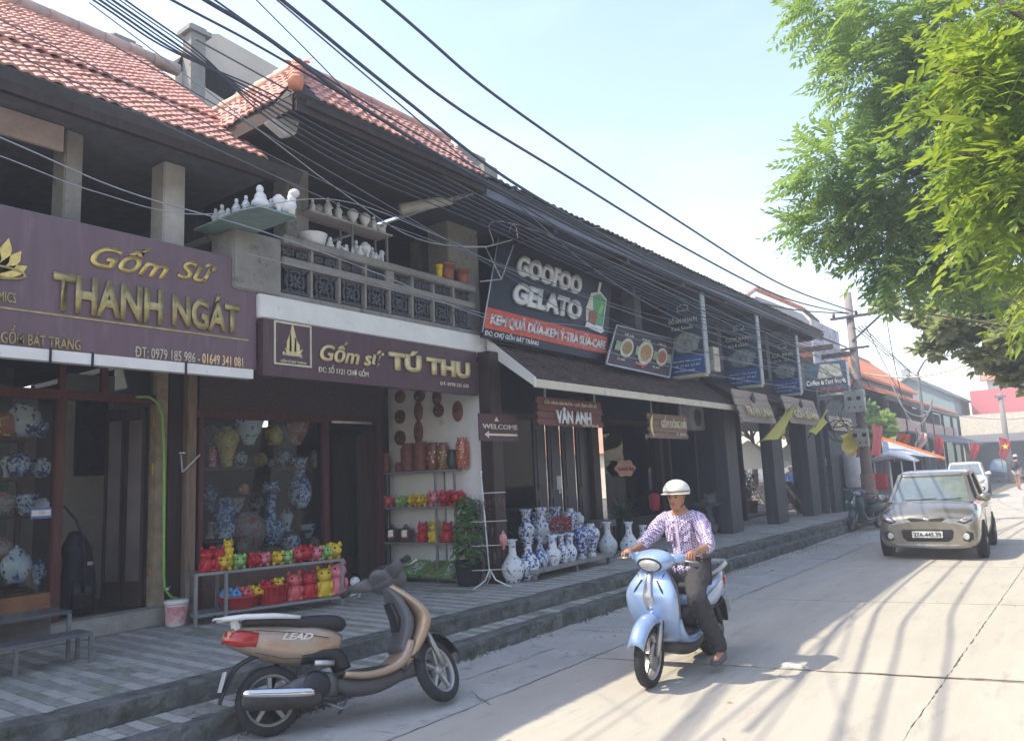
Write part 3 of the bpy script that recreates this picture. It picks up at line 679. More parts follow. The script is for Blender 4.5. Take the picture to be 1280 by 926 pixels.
# grey concrete blocks on the roof
for px0, px1, py0, py1, X in ((573, 607, 183, 220, -7.2), (606, 622, 205, 238, -6.9)):
    p = PX(px0, py0, X); q_ = PX(px1, py0, X)
    part('roof_block', MB().box((X-.5, p.y, cz+.2), (X, q_.y, min(p.z, q_.z)+.03)), conc, h3, bevel=.015)
# shopfronts of the row: posts, doors, panes
ydr = [PX(px, 600, XR).y for px in (614, 668, 680, 700, 720, 744, 752, 822, 832)]
m_door = M('dark_blue_brown_door', (.035, .035, .05), .4, var=.4, scale=2, stretch=(8, 8, .4))
part('lintel', MB().box((XR-.05, YA, 2.72), (XR+.04, 17, 2.82)), wood_dark, h3)
part('header_panel', MB().box((XR-.03, YA, 2.82), (XR+.01, 17, 3.62)), M('blue_black_panel', (.018, .022, .034), .8, var=.3), h3)
part('window_pane', MB().box((XR-.006, YA+.1, .7), (XR, ydr[1], 2.72)), glass, h3)
part('plinth', MB().box((XR-.06, YA, .3), (XR+.03, ydr[1], .7)), wood_dark, h3)
for i, px in enumerate((668, 686, 704, 722)):
    y0, y1 = PX(px, 600, XR).y, PX(px+15, 600, XR).y
    dl = part('door_leaf', MB().box((XR-.03, y0, .34), (XR+.02, y1, 2.72)), m_door, h3, bevel=.004)
    part('door_moulding', MB().box((XR+.021, y0+.08, 1.5), (XR+.035, y1-.08, 2.55)).box((XR+.021, y0+.08, .5), (XR+.035, y1-.08, 1.35)), m_door, dl)
for px, w_ in ((742, .26), (826, .18), (838, .1)):
    y = PX(px, 600, XR+.1).y; part('post', MB().box((XR-.08, y, .3), (XR+.12, y+w_, 3.6)), wood_dark, h3, bevel=.008)
y0, y1 = PX(757, 600, XR).y, PX(824, 600, XR).y
part('window_pane', MB().box((XR-.006, y0, .8), (XR, y1, 2.72)), glass, h3)
part('plinth', MB().box((XR-.06, y0, .3), (XR+.03, y1, .8)), wood_dark, h3)
# columns of the open hall standing near the step
for px0, px1, X in ((911, 925, -6.3), (969, 982, -6.15), (1013, 1024, -6.1)):
    y = PX(px0, 600, X).y; w_ = PX(px1, 600, X).y-y
    part('column', MB().box((X-.30, y, .3), (X, y+w_, zc+.3)), M('dark_grey_timber', (.06, .062, .07), .6, var=.3, scale=2, stretch=(6, 6, .5)), h3, bevel=.012)
for y in (17.2, 20.3): part('partition', MB().box((-9.2, y, .3), (-7.4, y+.12, 3.62)), M('black_green_partition', (.03, .035, .034), .7), h3)
yw0 = PX(1027, 600, -6.1).y
part('end_wall', MB().box((-6.9, yw0, .3), (-6.0, yw0+.25, 3.9)), M('dark_green_grey_wall', (.07, .08, .078), .8, var=.3), h3)
part('end_wall', MB().box((-6.0, yw0+.3, .1), (-5.86, YC+1.6, 3.6)), M('dark_green_grey_wall', (.07, .08, .078), .8), h3)
# stub and gabled roof seen above the far end of the row
h4 = thing('gable_house', 'tall house behind the row showing a red tiled gable edge above the dark eaves', 'building', (-10, 30, 0))
p = [PX(px, py, -9.5) for px, py in ((930, 372), (945, 361), (1003, 386), (1020, 440), (938, 400))]
part('gable_wall', MB().slab([(-9.5, p[4].y, 4), (-9.5, p[3].y+3, 4), (-9.5, p[3].y+3, p[2].z-1.2), (-9.5, p[2].y, p[2].z-.25), (-9.5, p[1].y, p[1].z-.3), (-9.5, p[0].y, p[0].z-.3)], .3), wall_grey, h4)
part('ridge_tiles', ridge(p[0], p[1]+Vector((0, 0, .02)), .09, .4), terracotta, h4)
part('ridge_tiles', ridge(p[1], p[2], .10, .45), terr_pale, h4)
part('ridge_tiles', ridge(p[2], PX(1022, 402, -9.5), .10, .45), tile_old, h4)
# faded tall hoarding at the end of the row
hb = thing('hoarding', 'faded pink and blue hoarding on the end of the dark row beside the utility pole', 'sign', (-6.9, 27, 4))
q0 = [PX(px, py, -6.9) for px, py in ((1013, 398), (1046, 402), (1047, 452), (1014, 452))]
part('board', MB().box((-6.95, q0[0].y, q0[2].z-.4), (-6.88, q0[1].y, q0[0].z)), M('faded_poster_print', (.44, .40, .43), .8, var=.2, scale=1.5, speck=((.18, .28, .33), 1.6, .5, .1)), hb)
# ---- houses on the skyline behind the first roof
bh = thing('gable_house', 'pale gable house with two capped chimneys standing behind the first tiled roof', 'building', (-14, 8, 0))
X = -12.5
g4 = [PX(px, py, X) for px, py in ((208, 92), (232, 50), (262, 50), (352, 100), (352, 160), (208, 150))]
part('gable_wall', MB().slab([(X, v.y, v.z) for v in g4], .3), wall_beige, bh)
part('gable_roof', MB().slab([PX(212, 80, X+.3), PX(285, 128, X+.3), PX(300, 108, X+.3), PX(240, 62, X+.3)], .1), M('corrugated_grey', (.36, .35, .34), .7), bh)
for px, py, X in ((152, 62, -10.2), (245, 45, -12.0)):
    p = PX(px, py, X)
    ch = part('chimney', MB().box((X-.2, p.y-.14, p.z-1.5), (X+.1, p.y+.14, p.z)), conc, bh, bevel=.01)
    part('chimney_cap', MB().box((X-.26, p.y-.22, p.z), (X+.16, p.y+.22, p.z+.08)).box((X-.2, p.y-.15, p.z+.08), (X+.1, p.y+.15, p.z+.15)), conc, ch)
# ================================================================ signs
purple = M('glare_paled_sign_sheet', (.155, .095, .115), .4, var=.12, scale=1.6, bump=.05, stretch=(1, 5, .7), speck=((.21, .15, .165), 2.2, .55, .25))  # dark maroon sheet lightened to put the glare into its colour; streaks are stains
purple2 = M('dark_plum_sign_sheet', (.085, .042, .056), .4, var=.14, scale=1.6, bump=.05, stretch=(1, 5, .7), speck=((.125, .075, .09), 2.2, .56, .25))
def signboard(name, label, q, t, m, cat='sign', frame=None, fm=None, back=None):
    """board through four corners tl,tr,br,bl; returns thing and axes"""
    tl, tr, br, bl = [Vector(p) for p in q]
    th = thing(name, label, cat, (bl+br)/2)
    part('board', MB().slab([bl, br, tr, tl], t), m, th, bevel=.004)
    if frame:
        n = (br-bl).cross(tl-bl).normalized()*.012; 
        for a, b in ((bl, br), (br, tr), (tr, tl), (tl, bl)): part('frame', MB().bar(a+n*.5, b+n*.5, frame, frame, up=n), fm or metal_grey, th)
    return th, bl, (br-bl), (tl-bl)
def on(bl, ru, uu, a, b): return bl+ru*a+uu*b
# first purple sign
q = [PX(-60, 236, -6.9), PX(325, 334, -6.9), PX(316, 462, -6.9), PX(-60, 449, -6.9)]
zt_, zb_ = PX(150, 290, -6.9).z, PX(316, 462, -6.9).z
yl, yr = q[0].y, (q[1].y+q[2].y)/2
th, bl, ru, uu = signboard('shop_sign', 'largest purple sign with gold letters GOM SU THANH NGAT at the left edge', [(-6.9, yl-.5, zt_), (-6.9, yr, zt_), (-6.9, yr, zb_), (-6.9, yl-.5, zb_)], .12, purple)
part('light_strip', MB().box((-6.98, yl-.5, zb_-.10), (-6.88, yr-.05, zb_-.002)), white_paint, th)
for px in (62, 115, 232): p = PX(px, 458, -6.88); part('cable_clip', MB().box((-6.879, p.y-.008, zb_-.12), (-6.865, p.y+.008, zb_+.01)), black, th)
X = -6.9
def onsign(s, px, py, px1, h, m=gold, **k):
    a = PX(px, py, X); b = PX(px1, py, X); return text('lettering', s, m, th, (X, a.y, a.z), YD, ZD, h, w=abs(b.y-a.y), **k)
a = PX(118, 333, X); e = PX(272, 354, X); script_w = e.y-a.y
def line(s, p0, p1, h, m=gold, **k):
    a = PX(*p0, X); b = PX(*p1, X); r_ = Vector((0, 1, 0)); z = (a.z+b.z)/2
    return text('lettering', s, m, th, (X, a.y, z), r_, ZD, h, w=b.y-a.y, **k)
line('Gốm', (112, 336), (210, 346), .21, shear=.45, bold=.02)
line('Sứ', (221, 346), (270, 357), .20, shear=.45, bold=.02)
gold2 = M('tarnished_gold', (.42, .34, .16), .4, .5, var=.3, scale=14, bump=0)
line('THANH', (64, 386), (202, 404), .33, gold2, bold=.035, depth=.02)
line('NGÁT', (214, 404), (298, 418), .30, gold2, bold=.035, depth=.02)
line('GỐM BÁT TRÀNG', (0, 430), (100, 437), .10, gold2, bold=.01)
line('ĐT: 0979 185 986 -', (169, 445), (249, 455), .105, M('pale_gold', (.6, .55, .42), .5), bold=.005)
line('01649 341 081', (252, 453), (303, 460), .105, M('cream_gold', (.85, .6, .35), .5), bold=.015)
line('CERAMICS', (-30, 372), (19, 380), .09, gold2)
a = PX(-20, 404, X); part('rule_line', MB().box((X, a.y, zb_+.30), (X+.008, yr-.1, zb_+.315)), gold2, th)
# lotus emblem: petals of gold sheet
c = PX(-2, 322, X)
em = part('emblem', MB().tube([Vector((X+.01, c.y+math.cos(t)*.20, c.z+math.sin(t)*.05-.12)) for t in [i*math.pi/8 for i in range(-1, 16)]], .012, 6), gold2, th)
for i, (an, L) in enumerate(((-1.0, .26), (-.55, .28), (-.15, .34), (.25, .34), (.65, .30), (1.1, .26))):
    d = Vector((0, math.sin(an), math.cos(an))); s_ = Vector((0, d.z, -d.y)); b0 = Vector((X+.012, c.y-.02, c.z-.15))
    pts = [b0, b0+d*L*.4+s_*.06, b0+d*L*.75+s_*.05, b0+d*L, b0+d*L*.7-s_*.03, b0+d*L*.35-s_*.04]
    part('petal', MB().slab(pts, .008), gold, em)
# second purple sign
X = XF-.02+.06
z0, z1 = PX(328, 469, X).z, PX(330, 388, X).z
y0, y1 = PX(329, 430, X).y, PX(597, 470, X).y
z1 = 3.555
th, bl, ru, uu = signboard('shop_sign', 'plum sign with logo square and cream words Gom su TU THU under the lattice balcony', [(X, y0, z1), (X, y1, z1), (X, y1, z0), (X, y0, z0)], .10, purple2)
cg = M('cream_gold_letter', (.70, .58, .30), .4, .2, var=.15)
line('Gốm sứ', (399, 448), (479, 461), .19, cg, shear=.25, bold=.02, depth=.02)
line('TÚ THU', (485, 460), (586, 473), .21, cg, bold=.05, depth=.03)
line('ĐC: SỐ 1121 CHỢ GỐM', (398, 463), (460, 473), .065, cream)
line('ĐT: 0978 321 633', (550, 481), (585, 485), .05, cream)
fr = [PX(px, py, X) for px, py in ((342, 398), (390, 402), (389, 460), (343, 460))]
a, b = fr[0], fr[2]
lg = part('logo_frame', MB().box((X, a.y, b.z), (X+.012, a.y+.02, a.z-.02)).box((X, b.y-.02, b.z), (X+.012, b.y, a.z-.02)).box((X, a.y+.02, b.z), (X+.012, b.y-.02, b.z+.02)).box((X, a.y+.02, a.z-.04), (X+.012, b.y-.02, a.z-.02)), M('silver_gold', (.6, .55, .4), .4, .4), th)
cy_, cz_ = (a.y+b.y)/2, (a.z+b.z)/2
for i, (dx, L, w_) in enumerate(((-.05, .22, .035), (0, .34, .05), (.055, .18, .04))):
    pts = [(X+.004, cy_+dx-w_, cz_-.10), (X+.004, cy_+dx+w_*.9, cz_-.10), (X+.004, cy_+dx+w_*.9, cz_-.10+L*.5), (X+.004, cy_+dx*.5-w_*.1, cz_-.10+L), (X+.004, cy_+dx-w_*.8, cz_-.10+L*.55)]
    part('logo_flame', MB().slab(pts, .006), cg, lg)
part('logo_bowl', MB().slab([(X+.01, cy_-.11, cz_-.06), (X+.01, cy_-.07, cz_-.14), (X+.01, cy_+.08, cz_-.14), (X+.01, cy_+.13, cz_-.05), (X+.01, cy_+.05, cz_-.09), (X+.01, cy_-.05, cz_-.09)], .006), cg, lg)
line('Bát Tràng', (353, 444), (377, 446), .04, cream); line('GỐM SỨ BÁT TRÀNG', (350, 453), (382, 455), .026, cream)
# ice cream sign above the canopy, leaning back
q = [PX(626, 299, -6.83), PX(768, 349, -6.83), PX(757, 446, -6.7), PX(603, 412, -6.7)]
yl, yr = 8.62, PX(768, 349, -6.83).y
tlz = PX(626, 299, -6.83).z; blz = PX(603, 412, -6.65).z
navy = M('navy_black_banner', (.018, .022, .036), .5, var=.3, scale=2, bump=.05)
yl0 = PX(603, 421, -6.65).y; yl1 = PX(623, 298, -6.83).y; yr0 = PX(757, 450, -6.65).y; yr1 = PX(766, 347, -6.83).y
zb = PX(603, 421, -6.65).z; zr_b = PX(757, 452, -6.65).z; ztp = PX(623, 298, -6.83).z; ztr = PX(766, 347, -6.83).z
Q = [Vector((-6.83, yl1, ztp)), Vector((-6.83, yr1, ztr)), Vector((-6.65, yr0, zr_b)), Vector((-6.65, yl0, zb))]
th, bl, ru, uu = signboard('shop_sign', 'black sign with white words GOOFOO GELATO and an ice cream cup over the canopy', Q, .05, navy)
part('red_band', MB().slab([on(bl, ru, uu, a_, b_)+Vector((.008, 0, 0)) for a_, b_ in ((0, .085), (1, .085), (1, .285), (0, .285))], .006), M('orange_red_band', (.62, .085, .045), .5), th)
U = uu.normalized(); Rr = ru.normalized(); H = uu.length
L0 = ru.length
wl = M('white_channel_letter', (.78, .80, .80), .4, bump=0)
def st(s, a_, b_, w_, h_, m, **k): return text('lettering', s, m, th, on(bl, ru, uu, a_, b_)+Vector((.004, 0, 0)), Rr, U, h_, w=w_*L0, **k)
st('GOOFOO', .15, .695, .54, H*.20, wl, bold=.05, depth=.05)
st('GELATO', .15, .40, .56, H*.20, wl, bold=.05, depth=.05)
st('KEM QUẢ DỪA-KEM Ý-TRÀ SỮA-CAFE', .03, .135, .95, H*.095, wl, bold=.03, depth=.02)
st('ĐC: CHỢ GỐM BÁT TRÀNG', .01, .02, .38, H*.045, white_ink, bold=.02)
# the cup: green and cream swirl with saucer
cu_ = on(bl, ru, uu, .855, .36); def_g = M('mint_green', (.10, .42, .17), .5); cb = M('cocoa_brown', (.35, .14, .09), .5); cw = M('cream_white', (.75, .73, .66), .5)
def shp(pts, m, z): return part('cup_picture', MB().slab([cu_+Rr*a_*L0+U*b_*H+Vector((z, 0, 0)) for a_, b_ in pts], .01), m, th)
shp([(-.075, .02), (.09, .02), (.11, .38), (.04, .45), (-.05, .40), (-.09, .2)], cw, .012)
shp([(0, .06), (.08, .04), (.095, .36), (.03, .42), (-.03, .37), (-.02, .22)], def_g, .022)
shp([(-.06, .04), (.0, .02), (.02, .14), (-.01, .20), (-.06, .17)], cb, .030)
shp([(-.09, -.02), (.07, -.05), (.10, -.01), (.06, .03), (-.08, .04)], wl, .028)
shp([(.0, .40), (.02, .40), (.035, .56), (.015, .56)], wl, .03)
shp([(.02, .18), (.05, .16), (.07, .28), (.045, .30)], M('lime', (.35, .6, .2), .5), .032)
# steel brackets and lamp bow in front of the sign
def bow(c, r_, a0, a1, n=12): return [Vector((c.x, c.y+math.cos(a0+(a1-a0)*i/n)*r_, c.z+math.sin(a0+(a1-a0)*i/n)*r_)) for i in range(n+1)]
c = PX(642, 290, -6.1); th = thing('sign_bracket', 'thin bent steel bracket reaching out at the left end of the ice cream sign', 'bracket', (XF, c.y, 4.3))
part('bow', MB().tube([PX(634, 294, -6.3)]+bow(PX(642, 287, -6.1), .075, math.pi, 0)+[PX(647, 298, -6.1)], .009, 6), chrome, th)
for a_, b_ in (((580, 309), (607, 309)), ((607, 309), (640, 300)), ((607, 309), (627, 349)), ((627, 349), (642, 306)), ((600, 352), (627, 349)), ((623, 297), (603, 415))):
    part('strut', MB().tube([PX(*a_, -6.45), PX(*b_, -6.3)], .009, 6), M('pale_steel', (.5, .52, .54), .4, .6), th)
# noodle menu board
q = [PX(770, 407, -6.7), PX(843, 425, -6.7), PX(836, 472, -6.45), PX(757, 455, -6.45)]
th, bl, ru, uu = signboard('menu_sign', 'dark framed menu board with a row of food bowls beside the ice cream sign', q, .04, M('maroon_black_board', (.045, .025, .03), .5), frame=.03, fm=M('thin_alloy', (.45, .45, .45), .4, .6))
L0, H, Rr, U = ru.length, uu.length, ru.normalized(), uu.normalized()
for i, (a_, r_) in enumerate(((.22, .15), (.52, .19), (.80, .15))):
    c = on(bl, ru, uu, a_, .5)+Vector((.03, 0, 0)); n_ = 18
    part('plate_picture', MB().slab([c+Rr*math.cos(t)*r_*H*1.6*.8+U*math.sin(t)*r_*H*1.7 for t in [k*2*math.pi/n_ for k in range(n_)]], .008), M('plate_cream', (.62, .60, .45), .5), th)
    c = c+Vector((.008, 0, 0)); part('food_picture', MB().slab([c+Rr*math.cos(t)*r_*H*.9+U*math.sin(t)*r_*H*1.15 for t in [k*2*math.pi/n_ for k in range(n_)]], .006), M('food_%d' % i, ((.35, .22, .08), (.45, .25, .08), (.40, .12, .06))[i], .6, var=.6, scale=30), th)
for a_ in (.05, .36, .66, .90): part('card_picture', MB().slab([on(bl, ru, uu, a_+x_, y_)+Vector((.03, 0, 0)) for x_, y_ in ((0, .38), (.07, .38), (.07, .62), (0, .62))], .008), M('menu_green', (.30, .38, .22), .5, var=.5, scale=20), th)
for i, s in enumerate(('MÌ SÁI', 'PHỞ BÒ', 'CƠM GÀ')): text('lettering', s, cream, th, on(bl, ru, uu, .15+.28*i, .80)+Vector((.012, 0, 0)), Rr, U, H*.07, w=.14*L0); text('lettering', '35.000', cream, th, on(bl, ru, uu, .12+.28*i, .16)+Vector((.012, 0, 0)), Rr, U, H*.06, w=.12*L0)
part('red_arrow', MB().slab([on(bl, ru, uu, a_, b_)+Vector((.02, 0, 0)) for a_, b_ in ((.44, .2), (.5, .2), (.5, .26), (.58, .17), (.5, .08), (.5, .14), (.44, .14))], .006), M('red_arrow', (.55, .05, .06), .5), th)
# four box signs sticking out over the canopy
navy_p = M('night_blue_print', (.035, .075, .12), .4, var=.4, scale=3, bump=0)
blue_b = M('royal_blue_band', (.035, .12, .36), .4, bump=0); foodp = M('grey_food_photo', (.10, .14, .16), .5, col2=(.48, .50, .46), scale=9, bump=0)
edge_w = M('white_sign_edge', (.40, .42, .43), .5)
lab = ('tall blue box sign with words BANH MI NHANH Fast foods, nearest of the projecting signs', 'tall dark box sign with a plate of rice pictured, second of the projecting signs',
       'tall dark box sign reading CA PHE, third of the projecting signs', 'wide dark sign reading Coffee & Fast foods beside the hoarding')
for i, (pl, pr, pt, pb_, s1, s2) in enumerate((((833, 0), (874, 0), 370, 468, 'ĐỒ ĂN NHANH', 'Fast foods'), ((904, 0), (943, 0), 396, 482, 'CƠM RANG', 'rice & noodle'), ((962, 0), (992, 0), 420, 492, 'CÀ PHÊ', 'trà đá'), ((1003, 0), (1053, 0), 452, 492, 'Coffee & Fast foods', 'TAKE AWAY'))):
    y = PX(pl[0]+4, pb_, XF).y; b0 = PY(pl[0]+5, pb_+3, y); b1 = PY(pr[0]+8, pb_-3, y); tz = PY(pl[0], pt+4, y).z
    z0 = (b0.z+b1.z)/2; W_ = b1.x-b0.x; H = tz-z0
    th = thing('projecting_sign', lab[i], 'sign', (b0.x, y, z0), group='box signs projecting over the canopy')
    part('box', MB().box((b0.x, y, z0), (b1.x, y+.16, tz)), navy_p, th, bevel=.004)
    part('edge_panel', MB().box((b1.x+.002, y-.01, z0-.02), (b1.x+.03, y+.19, tz+.02)), edge_w, th)
    part('base_rail', MB().box((b0.x-.01, y-.012, z0-.07), (b1.x, y+.17, z0-.003)), M('pale_yellow_rail', (.50, .52, .38), .5), th)
    r_ = Vector((1, 0, 0)); P = lambda a_, b_, d=.004: Vector((b0.x+W_*a_, y-d, z0+H*b_))
    if i < 3:
        part('blue_band', MB().slab([P(.02, .01), P(.98, .01), P(.98, .24), P(.02, .24)], .004), blue_b, th)
        n_ = 20; part('food_picture', MB().slab([P(.52+.40*math.cos(t)*(1+.12*math.sin(5*t)), .40+.13*math.sin(t)) for t in [k*2*math.pi/n_ for k in range(n_)]], .004), foodp, th)
        text('lettering', s1, cream, th, P(.08, .66), r_, ZD, H*.055, w=W_*.8, bold=.02); text('lettering', s2, cream, th, P(.15, .57), r_, ZD, H*.05, w=W_*.6)
        text('lettering', 'DELIVERY 0981 32 27 87', white_ink, th, P(.12, .16), r_, ZD, H*.022, w=W_*.8); text('lettering', '© 32.81.27.87', white_ink, th, P(.18, .10), r_, ZD, H*.03, w=W_*.7); text('lettering', 'CHỢ GỐM BÁT TRÀNG', white_ink, th, P(.12, .04), r_, ZD, H*.02, w=W_*.6)
        part('logo_ring', MB().tube([P(.5+.16*math.cos(t), .85+.035*math.sin(t), .012) for t in [k*2*math.pi/20 for k in range(21)]], .008, 5, cap=False), white_ink, th)
        text('lettering', 'Foods', white_ink, th, P(.34, .80), r_, ZD, H*.03, w=W_*.34)
    else:
        text('lettering', s1, white_ink, th, P(.04, .30), r_, ZD, H*.16, w=W_*.92); part('food_picture', MB().slab([P(.3, .5), P(.9, .5), P(.85, .9), P(.4, .95)], .004), foodp, th)
        text('lettering', '© 0978.32.27.87', M('red_ink', (.6, .05, .03), .5), th, P(.25, .08), r_, ZD, H*.10, w=W_*.6)
    part('bracket', MB().bar((b0.x-.35, y+.08, tz-.1), (b0.x, y+.08, tz-.1), .03).bar((b0.x-.35, y+.08, z0+.1), (b0.x, y+.08, z0+.1), .03), metal_grey, th)
# small yellow and white box behind the first projecting sign
p = PX(889, 448, -6.3); th = thing('light_box', 'small cream light box with a badge tucked behind the first projecting sign', 'sign', (-6.4, p.y, p.z-.3))
part('box', MB().box((-6.5, p.y-.1, p.z-.3), (-6.2, p.y+.25, p.z+.25)), M('cream_box', (.50, .46, .34), .5, var=.3, scale=6), th, bevel=.01)
part('panel', MB().box((-6.49, p.y-.112, p.z-.27), (-6.21, p.y-.102, p.z-.05)), M('white_badge_panel', (.6, .6, .55), .5, var=.4, scale=14), th)
# wooden plank signs hanging under the canopy
plank = M('red_plank', (.17, .06, .05), .6, var=.35, scale=4, stretch=(6, .8, 6), bump=.3); plank2 = M('brown_plank', (.26, .16, .11), .6, var=.35, scale=4, stretch=(6, .8, 6), bump=.3)
def planksign(label, y0, y1, z0, z1, X, m, lean=0, n=4, seed=0, cols=None):
    th = thing('wooden_sign', label, 'sign', (X, (y0+y1)/2, z0), group='wooden plank signs under the canopies'); q = random.Random(seed); h = (z1-z0)/n
    for i in range(n):
        a_, b_ = y0+q.uniform(-.04, .04), y1+q.uniform(-.04, .04); x0 = X+lean*(i*h); x1 = X+lean*((i+1)*h)
        jagl = [(a_+q.uniform(0, .05), 0), (b_-q.uniform(0, .05), 0), (b_+q.uniform(-.01, .03), .5), (b_-q.uniform(0, .04), 1), (a_+q.uniform(0, .04), 1), (a_-q.uniform(-.02, .03), .5)]
        part('plank', MB().slab([Vector((x0+(x1-x0)*t, yy, z0+i*h+.004+t*(h-.008))) for yy, t in jagl], .03), m, th)
    for yy in ((y0+.2, y1-.2) if lean == 0 else ()): part('hanger', MB().bar((X+lean*(z1-z0)-.01, yy, z1-.03), (X+lean*(z1-z0)-.06, yy+.1, z1+.24), .03, .03), M('pale_hanger', (.5, .5, .48), .6), th)
    return th
X = -6.35
y0, y1 = PX(673, 515, X).y, PX(752, 515, X).y; z0, z1 = PX(712, 533, X).z, PX(712, 499, X).z
th = planksign('red plank sign reading VAN ANH hanging over the blue and white vases', y0, y1, z0, z1, X, plank, seed=1)
X += .012
line('VÂN ANH', (695, 529), (738, 530), .20, M('white_letter', (.8, .8, .78), .5), bold=.03, depth=.02)
line('CỬA HÀNG BÁN BUÔN - QUÀ TẶNG-GỐM SỨ', (680, 506), (745, 509), .055, cream, bold=.01)
line('Tel: 0977 413 637', (727, 533.5), (748, 534), .045, cream)
X = -6.3
y0, y1 = PX(810, 530, X).y, PX(858, 530, X).y; z0, z1 = PX(834, 548, X).z, PX(834, 518, X).z
th = planksign('brown plank sign reading GOM DONG HAI with a crescent moon', y0, y1, z0, z1, X, plank2, seed=2); X += .012
line('GỐM ĐÔNG HẢI', (826, 534), (857, 536), .15, cream, bold=.0, depth=.02); line('T: 0978', (845, 545), (857, 546), .07, cream, bold=.02)
c = PX(818, 532, X+.01); part('moon', MB().slab([c+Vector((0, math.cos(t)*.16*k_[0]+k_[1], math.sin(t)*.20)) for k_, ts in (((1, 0), [math.pi/2+i*math.pi/10 for i in range(11)]), ((.45, 0), [math.pi*1.5-i*math.pi/10 for i in range(1, 10)])) for t in ts], .01), cg, th)
for i, (pl, pr, pt, pb_, s, lb_) in enumerate(((922, 973, 487, 529, 'TRẦN LINH', 'grey plank sign reading TRAN LINH with a small teapot, tilted out over the street'), (983, 1030, 496, 531, 'GỐM SỨ HN', 'grey plank sign reading GOM SU, between the two yellow flags'), (1036, 1072, 510, 540, 'GỐM HƯNG', 'last small plank sign half hidden by the utility pole cables'))):
    X = -5.75; y0, y1 = PX(pl+4, (pt+pb_)/2, X).y, PX(pr-4, (pt+pb_)/2, X).y; z0, z1 = PX(pl+12, pb_-2, X).z, PX(pl+24, pt+1, X).z
    th = planksign(lb_, y0, y1, z0, z1, X, M('greyed_plank', (.36, .29, .23), .7, var=.25, scale=4, stretch=(6, .8, 6), bump=.3), lean=-.25, seed=5+i)
    bl = Vector((X-.25*.1*(z1-z0)+.02, y0+.15*(y1-y0), z0+.2*(z1-z0)))
    text('lettering', s, cg if i else M('yellowed_letter', (.6, .52, .3), .5), th, bl, YD, (-.25, 0, 1), (z1-z0)*.30, w=(y1-y0)*.72, bold=.03, depth=.015)
    bp = Vector((X-.25*.75*(z1-z0)+.02, (y0+y1)/2, z0+.75*(z1-z0)))
    part('teapot_emblem', MB().ball(bp, (.02, .16, .10), 10, 6).box((bp.x-.01, bp.y-.04, bp.z+.08), (bp.x+.01, bp.y+.04, bp.z+.14)), black, th)
# welcome arrow board on the dark post
X = XF+.25
y0, y1 = PX(599, 535, X).y, PX(648, 535, X).y; z0, z1 = PX(612, 551, X).z, PX(612, 517, X).z
th, bl, ru, uu = signboard('welcome_sign', 'dark maroon board with WELCOME and a white arrow fixed beside the corner post', [(X, y0, z1), (X, y1, z1), (X, y1, z0), (X, y0, z0)], .02, M('maroon_board', (.08, .03, .045), .5))
text('lettering', 'WELCOME', cream, th, (X+.001, y0+.06, z0+.17), YD, ZD, .07, w=y1-y0-.1, bold=.02)
zz = z0+.09; part('arrow', MB().slab([(X+.012, y0+.1, zz), (X+.012, y0+.2, zz-.05), (X+.012, y0+.2, zz-.015), (X+.012, y1-.05, zz-.015), (X+.012, y1-.05, zz+.015), (X+.012, y0+.2, zz+.015), (X+.012, y0+.2, zz+.05)], .006), cream, th)
part('emblem', MB().slab([(X+.01, (y0+y1)/2-.12, z0+.28), (X+.01, (y0+y1)/2-.02, z0+.28), (X+.01, (y0+y1)/2-.07, z1-.04)], .006), cg, th)
# cloud shaped board, yellow awning picture behind the glass
X = XR+.1; c = PX(782, 585, X)
th = thing('cloud_sign', 'peach cloud-shaped board hanging in the second window above the potted plant', 'sign', (X, c.y, c.z-.2))
part('board', MB().slab([c+Vector((0, math.cos(t)*.42*(1+.10*math.cos(6*t)), math.sin(t)*.17*(1+.10*math.cos(6*t)))) for t in [k*2*math.pi/36 for k in range(36)]], .02), M('peach_board', (.55, .32, .22), .6), th)
text('lettering', 'Souvenir Shop', M('red_brown_ink', (.4, .08, .05), .6), th, c+Vector((.004, -.33, -.05)), YD, ZD, .09, w=.66, shear=.3)
